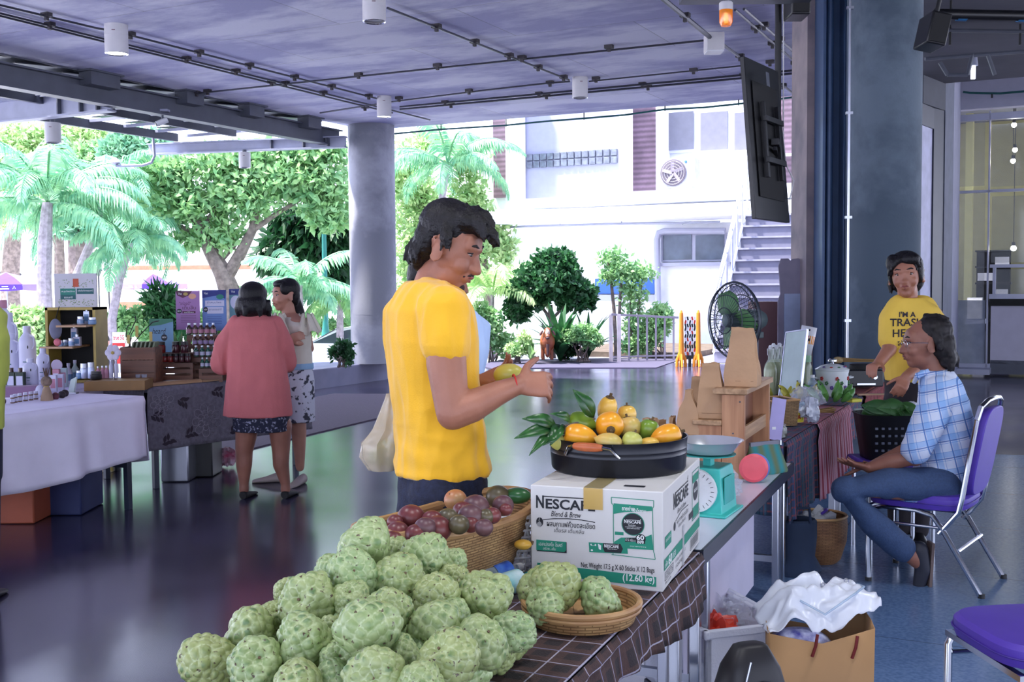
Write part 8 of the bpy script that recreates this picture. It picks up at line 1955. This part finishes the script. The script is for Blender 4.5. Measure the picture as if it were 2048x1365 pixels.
b=MB(); [b.add(*ballv(c,r),X) for c,r in (((0,-.03,.06),(.088,.098,.08)),((0,-.07,.0),(.08,.05,.08)))]; remesh(b,.007,1).build('hair',hairm,t,world=True)
# --- woman in pink, seen from behind
Yp=7.75; p=lambda x,y,d=0: P(x,y,Yp+d); t=person('woman in a loose coral pink blouse and dark patterned skirt seen from behind',(p(525,900).x,Yp),sk3); f=(.1,1)
X=T(*p(508,603,0)) @ basis((.25,1,-.12)); b=MB(); head(b,X,True); limb(b,[(p(510,660),.06),(p(508,620),.052)])
ring(b,[(p(522,860),.15,.11),(p(515,760),.13,.1),(p(512,680),.15,.1),(p(510,640),.07,.07)],f)
limb(b,[(p(455,680,.02),.05),(p(440,735,.08),.042),(p(462,742,.3),.03)]); hand(b,p(465,741,.32),(.2,1,.1),(0,0,1),.17); limb(b,[(p(568,680,.02),.05),(p(578,735,.12),.042),(p(560,742,.32),.03)]); hand(b,p(558,741,.34),(-.2,1,.1),(0,0,1),.17,-1)
for x0,x1,x2 in ((495,488,488),(560,562,571)): limb(b,[(p(x0,850),.085),(p(x1,905),.062),(p(x1,930),.058),(p(x2,968),.034),(p(x2,980),.036)]); shoe(t,(p(x2,985).x,Yp-.04,0),(.15,1,0),M['blackmatte'],.22,h=.055)
remesh(b,.008,3).build('body',sk3,t,world=True)
b=MB(); ring(b,[(p(516,832),.245,.17),(p(516,815),.24,.17),(p(515,760),.215,.15),(p(512,700),.2,.135),(p(512,660),.2,.12),(p(511,640),.15,.1),(p(510,628),.07,.07)],f)
limb(b,[(p(475,650),.07),(p(452,690,.02),.085),(p(445,728,.07),.085)]); limb(b,[(p(548,650),.07),(p(566,690,.02),.08),(p(572,725,.08),.075)])
remesh(b,.009,3,folds(.008,10,2.5)).build('blouse',mat('coral chiffon',(190,104,104),.85,var=.06,bump=.2,bscale=120),t,world=True)
b=MB(); ring(b,[(p(523,862),.2,.14),(p(523,830),.2,.145),(p(521,800),.19,.14)],f); sk_=mat('navy patterned cloth',(26,28,50),.85,col2=(150,150,170),scale=55); [n for n in sk_.node_tree.nodes if n.type == 'VALTORGB'][0].color_ramp.elements[0].position=.56
remesh(b,.008,2).build('skirt',sk_,t,world=True)
b=MB(); [b.add(*ballv(c,r),X) for c,r in (((0,-.02,.05),(.098,.11,.09)),((0,-.045,-.03),(.115,.09,.09)),((.06,.0,-.05),(.05,.06,.06)),((-.06,.0,-.05),(.05,.06,.06)))]; tufts(b,X,[((0,-.1,.0),(0,-.12,-.11),.014),((.07,-.08,0),(.085,-.07,-.11),.014),((-.07,-.08,0),(-.085,-.07,-.11),.014),((.1,0,0),(.11,.02,-.1),.013),((-.1,0,0),(-.11,.02,-.1),.013)],60); remesh(b,.007,1).build('hair',hairm,t,world=True)
# --- woman with apron
Ya=8.3; p=lambda x,y,d=0: P(x,y,Ya+d); t=person('woman in a cream ruffled top and white flecked skirt facing the woman in pink',(p(590,900).x,Ya),sk2); f=(-.75,-.66)
X=T(*p(571,592,0)) @ basis((-.8,-.62,-.02)); b=MB(); head(b,X,True); limb(b,[(p(580,640),.055),(p(575,612),.05)])
ring(b,[(p(592,800),.13,.1),(p(592,730),.11,.09),(p(588,680),.13,.09),(p(585,640),.13,.08),(p(583,628),.06,.06)],f)
limb(b,[(p(610,650,.02),.042),(p(619,697,-.02),.036),(p(588,683,-.16),.027)]); hand(b,p(586,682,-.17),(-1,-.2,.2),(0,-.8,.5),.16); limb(b,[(p(560,650,-.05),.042),(p(556,695,-.12),.036),(p(575,680,-.2),.026)]); hand(b,p(577,679,-.2),(1,0,.3),(0,-1,0),.16,-1)
for pts,hx,hd in ((((592,800,0),(598,870,0),(600,935,0)),606,(-.25,-1,0)),(((575,800,.1),(560,870,.1),(556,935,.05)),560,(-1,-.15,0))):
 limb(b,[(p(*pts[0]),.075),(p(*pts[1]),.056),(p(*pts[2]),.034)]); shoe(t,(p(hx,900).x,Ya+pts[2][2]+.03,0),hd,mat('cream canvas',(168,156,150),.8),.23,h=.075)
remesh(b,.008,3).build('body',sk2,t,world=True); face(t,X,.9)
b=MB(); ring(b,[(p(592,738),.14,.11),(p(590,690),.145,.11),(p(587,650),.15,.1),(p(584,634),.09,.08)],f); remesh(b,.008,2).build('top',mat('cream knit',(206,198,184),.85),t,world=True)
for cx,dd in ((612,-.02),(556,-.08)):
 mb=MB(); c=p(cx,645,dd)
 mb.grid(lambda u,v: c+Vector(((.05+.09*v+.016*sin(u*50))*cos(u*6.28)*.75,(.05+.08*v+.016*cos(u*44))*sin(u*6.28),.05-.13*v+.02*sin(u*38))),60,6); mb.build('ruffled_sleeve',mat('cream organza',(216,208,190),.7),t,world=True,thick=.003)
b=MB(); ring(b,[(p(593,843),.16,.12),(p(592,760),.155,.12),(p(592,728),.13,.1)],f); wf_=mat('white flecked cotton',(60,60,74),.8,col2=(206,206,220),scale=22); e=[n for n in wf_.node_tree.nodes if n.type == 'VALTORGB'][0].color_ramp.elements; e[0].position=.4; e[1].position=.45; remesh(b,.009,2,folds(.006,12,3)).build('skirt',wf_,t,world=True)
b=MB(); ring(b,[(p(592,738),.15,.118),(p(592,726),.145,.116)],f); remesh(b,.006,1).build('apron_tie',mat('pale blue tie',(140,176,206),.8),t,world=True); MB().tube([p(566,632,-.06),p(562,665,-.13),p(563,700,-.15)],.006,6).build('strap',M['blackmatte'],t,world=True)
b=MB(); [b.add(*ballv(c,r),X) for c,r in (((0,-.022,.052),(.088,.095,.084)),((0,-.06,.0),(.074,.05,.075)),((0,.035,.09),(.07,.058,.034)),((.06,.03,.05),(.024,.04,.045)),((-.06,.03,.05),(.024,.04,.045)))]; limb(b,[(p(590,595,.08),.035),(p(598,625,.06),.045),(p(604,655,.06),.03),(p(606,672,.06),.01)]); remesh(b,.007,1).build('hair',hairm,t,world=True)
# --- banquet chairs
def chair(loc,rz,lab,w=.43):
 t=thing('banquet_chair',lab,'chair',loc,rz,'purple banquet chairs'); t.scale=(1,1.1,.94)
 pv=mat('purple vinyl',(0,0,0)); ch=M['chrome']; rr=lambda x,y,k=.06: [(x*cos(a) if 0 else math.copysign(abs(cos(a)) ** .5,cos(a))*x,math.copysign(abs(sin(a)) ** .5,sin(a))*y) for a in np.linspace(0,2*pi,32,endpoint=False)]
 mb=MB(); mb.loft([[(x*f_,y*f_+.0,z) for x,y in rr(w/2+.01,.22)] for z,f_ in ((.415,.9),(.42,.97),(.445,1),(.475,.99),(.49,.93),(.495,.7))]); mb.build('seat',pv,t)
 MB().tube([(x*1.0,y*1.0,.45) for x,y in rr(w/2+.012,.222)],.003,6,close=True).build('seat_piping',mat('purple piping',(66,44,140),.5),t)
 mb=MB(); mb.loft([[(x,-.2-.07*((z-.5)/.45)+yy-.02,z+.0) for x,z,yy in [(px_*.9,.72+pz_*1.0,o) for px_,pz_ in rr(w/2-.02,.23)]] for o in (-.02,-.012,.012,.02)]); mb.build('backrest',pv,t,bev=.006)
 for s in (-1,1):
  x=s*(w/2)
  lg=MB().tube([(x,.19,0),(x,.19,.36),(x,.175,.395),(x,.13,.41),(x,-.02,.41),(x,-.09,.39),(x,-.13,.33),(x,-.3,0)],.0125,10).build('leg',ch,t)
  MB().tube([(x,-.12,.3),(x,-.2,.42),(x,-.215,.5),(x*.98,-.27,.9)],.012,10).build('back_post',ch,t); MB().tube([(x,.19,.33),(x,-.14,.33)],.008,8).build('side_rail',ch,t)
  for y in (.19,-.3): MB().cyl((x,y,0),(x,y,.02),.015).build('foot_cap',M['black'],lg)
 MB().tube([(-w/2*.98,-.27,.9),(-w/2*.9,-.282,.965),(-w/4,-.29,.99),(0,-.292,.995),(w/4,-.29,.99),(w/2*.9,-.282,.965),(w/2*.98,-.27,.9)],.012,10).build('top_rail',ch,t)
 MB().box((0,.19,.4),(w,.02,.02)).build('seat_frame',ch,t); MB().tube([(-w/2,-.2,.22),(w/2,-.2,.22)],.009,8).build('crossbar',ch,t); return t
ca=math.atan2(.6,-.8)-pi/2
chair((2.08,5.51,.005),ca,'purple and chrome banquet chair with the man in the plaid shirt sitting on it'); chair((1.63,3.3,.005),radians(96),'purple banquet chair cut off at the lower right corner')
# --- seated man in plaid
Ys_=5.5; p=lambda x,y,d=0: P(x,y,Ys_+d); t=person('seated man with glasses and long grey hair in a blue plaid shirt',(2.05,5.5),sk3); f=(-.92,.3)
X=T(*p(1852,688,0)) @ basis((-1,.12,-.03)) @ Matrix.Scale(1.08,4); b=MB(); head(b,X); limb(b,[(p(1872,760),.062),(p(1858,715),.056)])
ring(b,[(p(1885,990),.12,.09),(p(1892,900),.11,.08),(p(1888,810),.12,.08),(p(1875,770),.06,.06)],f)
limb(b,[(p(1868,830,-.16),.045),(p(1830,915,-.18),.045),(p(1780,925,-.14),.04),(p(1738,936,-.1),.028)]); hand(b,p(1735,936,-.1),(-1,-.1,.25),(.1,-.25,-1),.18,1,.12,.2,.8,-.6)
limb(b,[(p(1868,800,.17),.05),(p(1815,900,.2),.042),(p(1750,930,.05),.028)]); hand(b,p(1746,932,.05),(-1,-.1,.1),(0,0,-1),.17,-1,.3)
for dy in (-.13,.13): limb(b,[(p(1880,985,dy),.06),(p(1700,984,dy*1.5),.05),(p(1815,1105,dy),.045),(p(1842,1130,dy),.035)])
remesh(b,.0068,3).build('body',sk3,t,world=True); face(t,X,.8,glasses=True,beard=False)
b=MB(); ring(b,[(p(1862,1000),.17,.14),(p(1872,985),.17,.14),(p(1892,920),.17,.135),(p(1893,850),.185,.13),(p(1888,800),.195,.12),(p(1880,765),.15,.1),(p(1872,740),.075,.075)],f)
limb(b,[(p(1878,785,-.1),.085),(p(1868,815,-.17),.082),(p(1856,850,-.19),.078),(p(1832,898,-.19),.072)]); limb(b,[(p(1880,785,.12),.08),(p(1845,860,.2),.07)]); limb(b,[(p(1850,985,-.1),.09),(p(1800,968,-.14),.07)])
pls=mat('blue plaid cotton',(206,214,232),.8,var=.02); nt,N,K,bb_=nodes(pls); tc=[n for n in N if n.type == 'TEX_COORD'][0]; sep=N.new('ShaderNodeSeparateXYZ'); mp=N.new('ShaderNodeMapping'); mp.inputs['Rotation'].default_value=(.12,.2,.5); K.new(tc.outputs['Object'],mp.inputs[0]); K.new(mp.outputs[0],sep.inputs[0]); cur=bb_.inputs['Base Color'].links[0].from_socket
for ax,per,off,w,col,fac in ((2,.085,0,.3,(120,170,226),.6),(0,.085,.2,.3,(120,170,226),.6),(2,.085,.1,.07,(50,96,170),.8),(0,.085,.3,.07,(50,96,170),.8),(2,.0425,.4,.06,(70,130,200),.7),(0,.0425,.6,.06,(70,130,200),.7)):
 a=N.new('ShaderNodeMath'); a.operation='MULTIPLY_ADD'; a.inputs[1].default_value=1/per; a.inputs[2].default_value=off; K.new(sep.outputs[ax],a.inputs[0]); g_=N.new('ShaderNodeMath'); g_.operation='FRACT'; K.new(a.outputs[0],g_.inputs[0])
 c_=N.new('ShaderNodeMath'); c_.operation='LESS_THAN'; c_.inputs[1].default_value=w; K.new(g_.outputs[0],c_.inputs[0]); e_=N.new('ShaderNodeMath'); e_.operation='MULTIPLY'; e_.inputs[1].default_value=fac; K.new(c_.outputs[0],e_.inputs[0])
 mx=N.new('ShaderNodeMixRGB'); K.new(e_.outputs[0],mx.inputs[0]); K.new(cur,mx.inputs[1]); mx.inputs[2].default_value=L(col); cur=mx.outputs[0]
K.new(cur,bb_.inputs['Base Color']); remesh(b,.0085,4,folds(.007,9,6,.006,.5,1.1)).build('plaid_shirt',pls,t,world=True)
MB().tube([p(1858,742,-.06),p(1835,752,-.05),p(1828,765,0)],[.012,.016,.01],8).build('collar',pls,t,world=True)
b=MB(); ring(b,[(p(1885,1005),.165,.13),(p(1885,960),.16,.12)],f)
for dy in (-.13,.13): limb(b,[(p(1885,972,dy),.09),(p(1780,968,dy*1.3),.08),(p(1690,980,dy*1.5),.07),(p(1745,1045,dy*1.2),.068),(p(1805,1098,dy),.068)])
remesh(b,.01,3,folds(.005,10,10)).build('jeans',mat('blue denim',(52,72,106),.85,var=.12,scale=90,bump=.3,bscale=200),t,world=True)
for dy in (-.13,.13):
 a=p(1838,1100,dy); b=MB(); limb(b,[(a,.045),(p(1846,1140,dy),.042),(p(1838,1172,dy),.03)]); r=remesh(b,.008,2); r.build('shoe',mat('dark shoe',(34,36,50),.6),t,world=True); MB().bar(p(1862,1085,dy),p(1856,1172,dy),.07,.014,up=(1,0,0)).build('shoe_sole',mat('tan sole',(104,88,84),.8),t,world=True)
b=MB(); [b.add(*ballv(c,r),X) for c,r in (((0,-.035,.06),(.088,.088,.07)),((0,-.07,-.01),(.09,.062,.085)),((0,-.085,-.07),(.08,.05,.05)))]; tufts(b,X,[((0,-.1,0),(0,-.13,-.12),.013),((.06,-.08,.0),(.075,-.09,-.12),.013),((-.06,-.08,0),(-.075,-.09,-.12),.013),((.07,-.02,.06),(.09,-.04,-.02),.012),((-.07,-.02,.06),(-.09,-.04,-.02),.012),((0,.0,.12),(0,-.1,.1),.012)],90,4); remesh(b,.006,1,lambda q: .003*noise.noise(q*60)).build('hair',mat('greying hair',(18,16,18),.6,col2=(40,36,38),scale=40,spec=.3),t,world=True)
# --- standing vendor
Yv=6.35; p=lambda x,y,d=0: P(x,y,Yv+d); t=person('standing woman in a yellow T-shirt with dark printed words behind the vendor table',(p(1820,900).x,Yv),sk1); f=(-.35,-1)
X=T(*p(1812,553,0)) @ basis((-.42,-.9,.02),roll=.08) @ Matrix.Scale(1.1,4); b=MB(); head(b,X,True); limb(b,[(p(1815,610),.06),(p(1815,578),.055)])
ring(b,[(p(1822,820),.15,.11),(p(1822,740),.13,.1),(p(1823,650),.15,.1),(p(1818,605),.07,.07)],f)
limb(b,[(p(1784,630,-.02),.05),(p(1778,700,-.12),.042),(p(1757,728,-.2),.03)]); hand(b,p(1757,728,-.2),(-.6,-.6,-.1),(-.3,-.3,1),.17,1,1.0); limb(b,[(p(1868,630,.02),.05),(p(1862,715,-.1),.044),(p(1812,755,-.28),.03)]); hand(b,p(1812,756,-.28),(-.5,-.5,-.6),(-.2,-1,.2),.17,-1,.8)
for x in (1800,1840): limb(b,[((P(x,800,Yv).x,Yv,.8),.08),((P(x,800,Yv).x,Yv,.08),.045)]); shoe(t,(P(x,800,Yv).x,Yv+.05,0),(-.2,-1,0),M['black'])
remesh(b,.007,3).build('body',sk1,t,world=True); face(t,X,.5)
b=MB(); ring(b,[(p(1824,762),.15,.13),(p(1824,740),.155,.13),(p(1824,690),.165,.125),(p(1825,640),.18,.115),(p(1822,615),.15,.1),(p(1818,596),.078,.08)],f)
limb(b,[(p(1800,615),.075),(p(1784,640,-.02),.076),(p(1780,680,-.09),.066)]); limb(b,[(p(1845,615),.075),(p(1866,645,.02),.076),(p(1868,690,-.02),.07)])
sh=remesh(b,.008,3,folds(.004,10,6)).build('t_shirt',mat('soft yellow cotton',(226,188,74),.8,var=.04),t,world=True)
deps=bpy.context.evaluated_depsgraph_get(); deps.update(); bv=BVHTree.FromObject(sh,deps); inv=Matrix.Translation(-Vector(t.location)); F_=Vector((-.35,-1,0)).normalized(); R_=Vector((1,-.35,0)).normalized(); c=p(1815,655,-.4)-Vector(t.location); mb=MB()
for s_,yy,hh in (("I'M A",.045,.032),('TRASH',-.005,.046),('HERO',-.065,.046),('โครงการ',-.115,.022)):
 q=text(s_,hh*1.3,bold=.001); vs=[]
 for v in q.v:
  o_=c+R_*v[0]+Vector((0,0,v[1]+yy)); h_=bv.ray_cast(o_,-F_); vs.append((h_[0]+F_*.004) if h_[0] is not None else o_-F_*.28)
 mb.add(vs,q.f)
mb.build('printed_words',mat('dark print',(40,30,40),.7),t,smooth=False)
b=MB(); ring(b,[(p(1822,880),.15,.12),(p(1822,752),.145,.12)],f); [limb(b,[((P(x,800,Yv).x,Yv,.82),.095),((P(x,800,Yv).x,Yv,.06),.06)]) for x in (1800,1840)]; remesh(b,.012,2).build('trousers',mat('dark brown trousers',(36,30,36),.85),t,world=True)
b=MB(); [b.add(*ballv(c,r),X) for c,r in (((0,-.02,.055),(.09,.1,.082)),((0,-.05,-.01),(.09,.06,.09)),((.055,.04,.07),(.038,.05,.05)),((-.03,.06,.085),(.05,.038,.034)),((.07,0,.02),(.022,.045,.06)),((-.07,0,.02),(.022,.045,.06)))]; tufts(b,X,[((-.01,.05,.11),(.06,.085,.04),.012),((.03,.06,.1),(.075,.05,.01),.012),((-.03,.06,.1),(-.075,.05,.03),.01),((.07,-.03,0),(.08,-.03,-.08),.01)],50); remesh(b,.006,1).build('hair',hairm,t,world=True)
# --- person at the left edge
Yl=5.2; p=lambda x,y,d=0: P(x,y,Yl+d); t=person('person in a yellow-green top mostly cut off by the left edge',(p(-70,900).x,Yl),sk2); f=(-.3,1)
b=MB(); X=T(*p(-70,505)) @ basis((-.3,1,-.1)); head(b,X); limb(b,[(p(-70,580),.06),(p(-70,530),.055)]); ring(b,[(p(-70,900),.14,.1),(p(-70,700),.13,.1),(p(-70,590),.1,.08)],f)
limb(b,[(p(-22,640),.05),(p(-18,740),.045),(p(-25,790,.2),.03)]); hand(b,p(-25,792,.22),(0,1,.1),(0,0,1),.17)
for x in (-95,-45): limb(b,[((P(x,800,Yl).x,Yl,.8),.08),((P(x,800,Yl).x,Yl,.08),.045)]); shoe(t,(P(x,800,Yl).x,Yl-.05,0),(0,1,0),M['black'])
remesh(b,.01,3).build('body',sk2,t,world=True)
b=MB(); ring(b,[(p(-68,860),.17,.13),(p(-68,700),.17,.12),(p(-68,630),.18,.11),(p(-70,590),.08,.08)],f); limb(b,[(p(-35,625),.08),(p(-16,680),.08),(p(-16,755,.02),.075)]); remesh(b,.01,3,folds(.005,9,6)).build('top',mat('lime cotton',(176,186,84),.8),t,world=True)
b=MB(); ring(b,[(p(-68,960),.16,.13),(p(-68,840),.16,.13)],f); [limb(b,[((P(x,800,Yl).x,Yl,.8),.1),((P(x,800,Yl).x,Yl,.06),.07)]) for x in (-95,-45)]; remesh(b,.012,2).build('trousers',mat('navy trousers',(28,32,60),.85),t,world=True)
b=MB(); [b.add(*ballv(c,r),X) for c,r in (((0,-.02,.055),(.088,.094,.078)),((0,-.06,.0),(.082,.055,.085)))]; remesh(b,.009,1).build('hair',hairm,t,world=True)
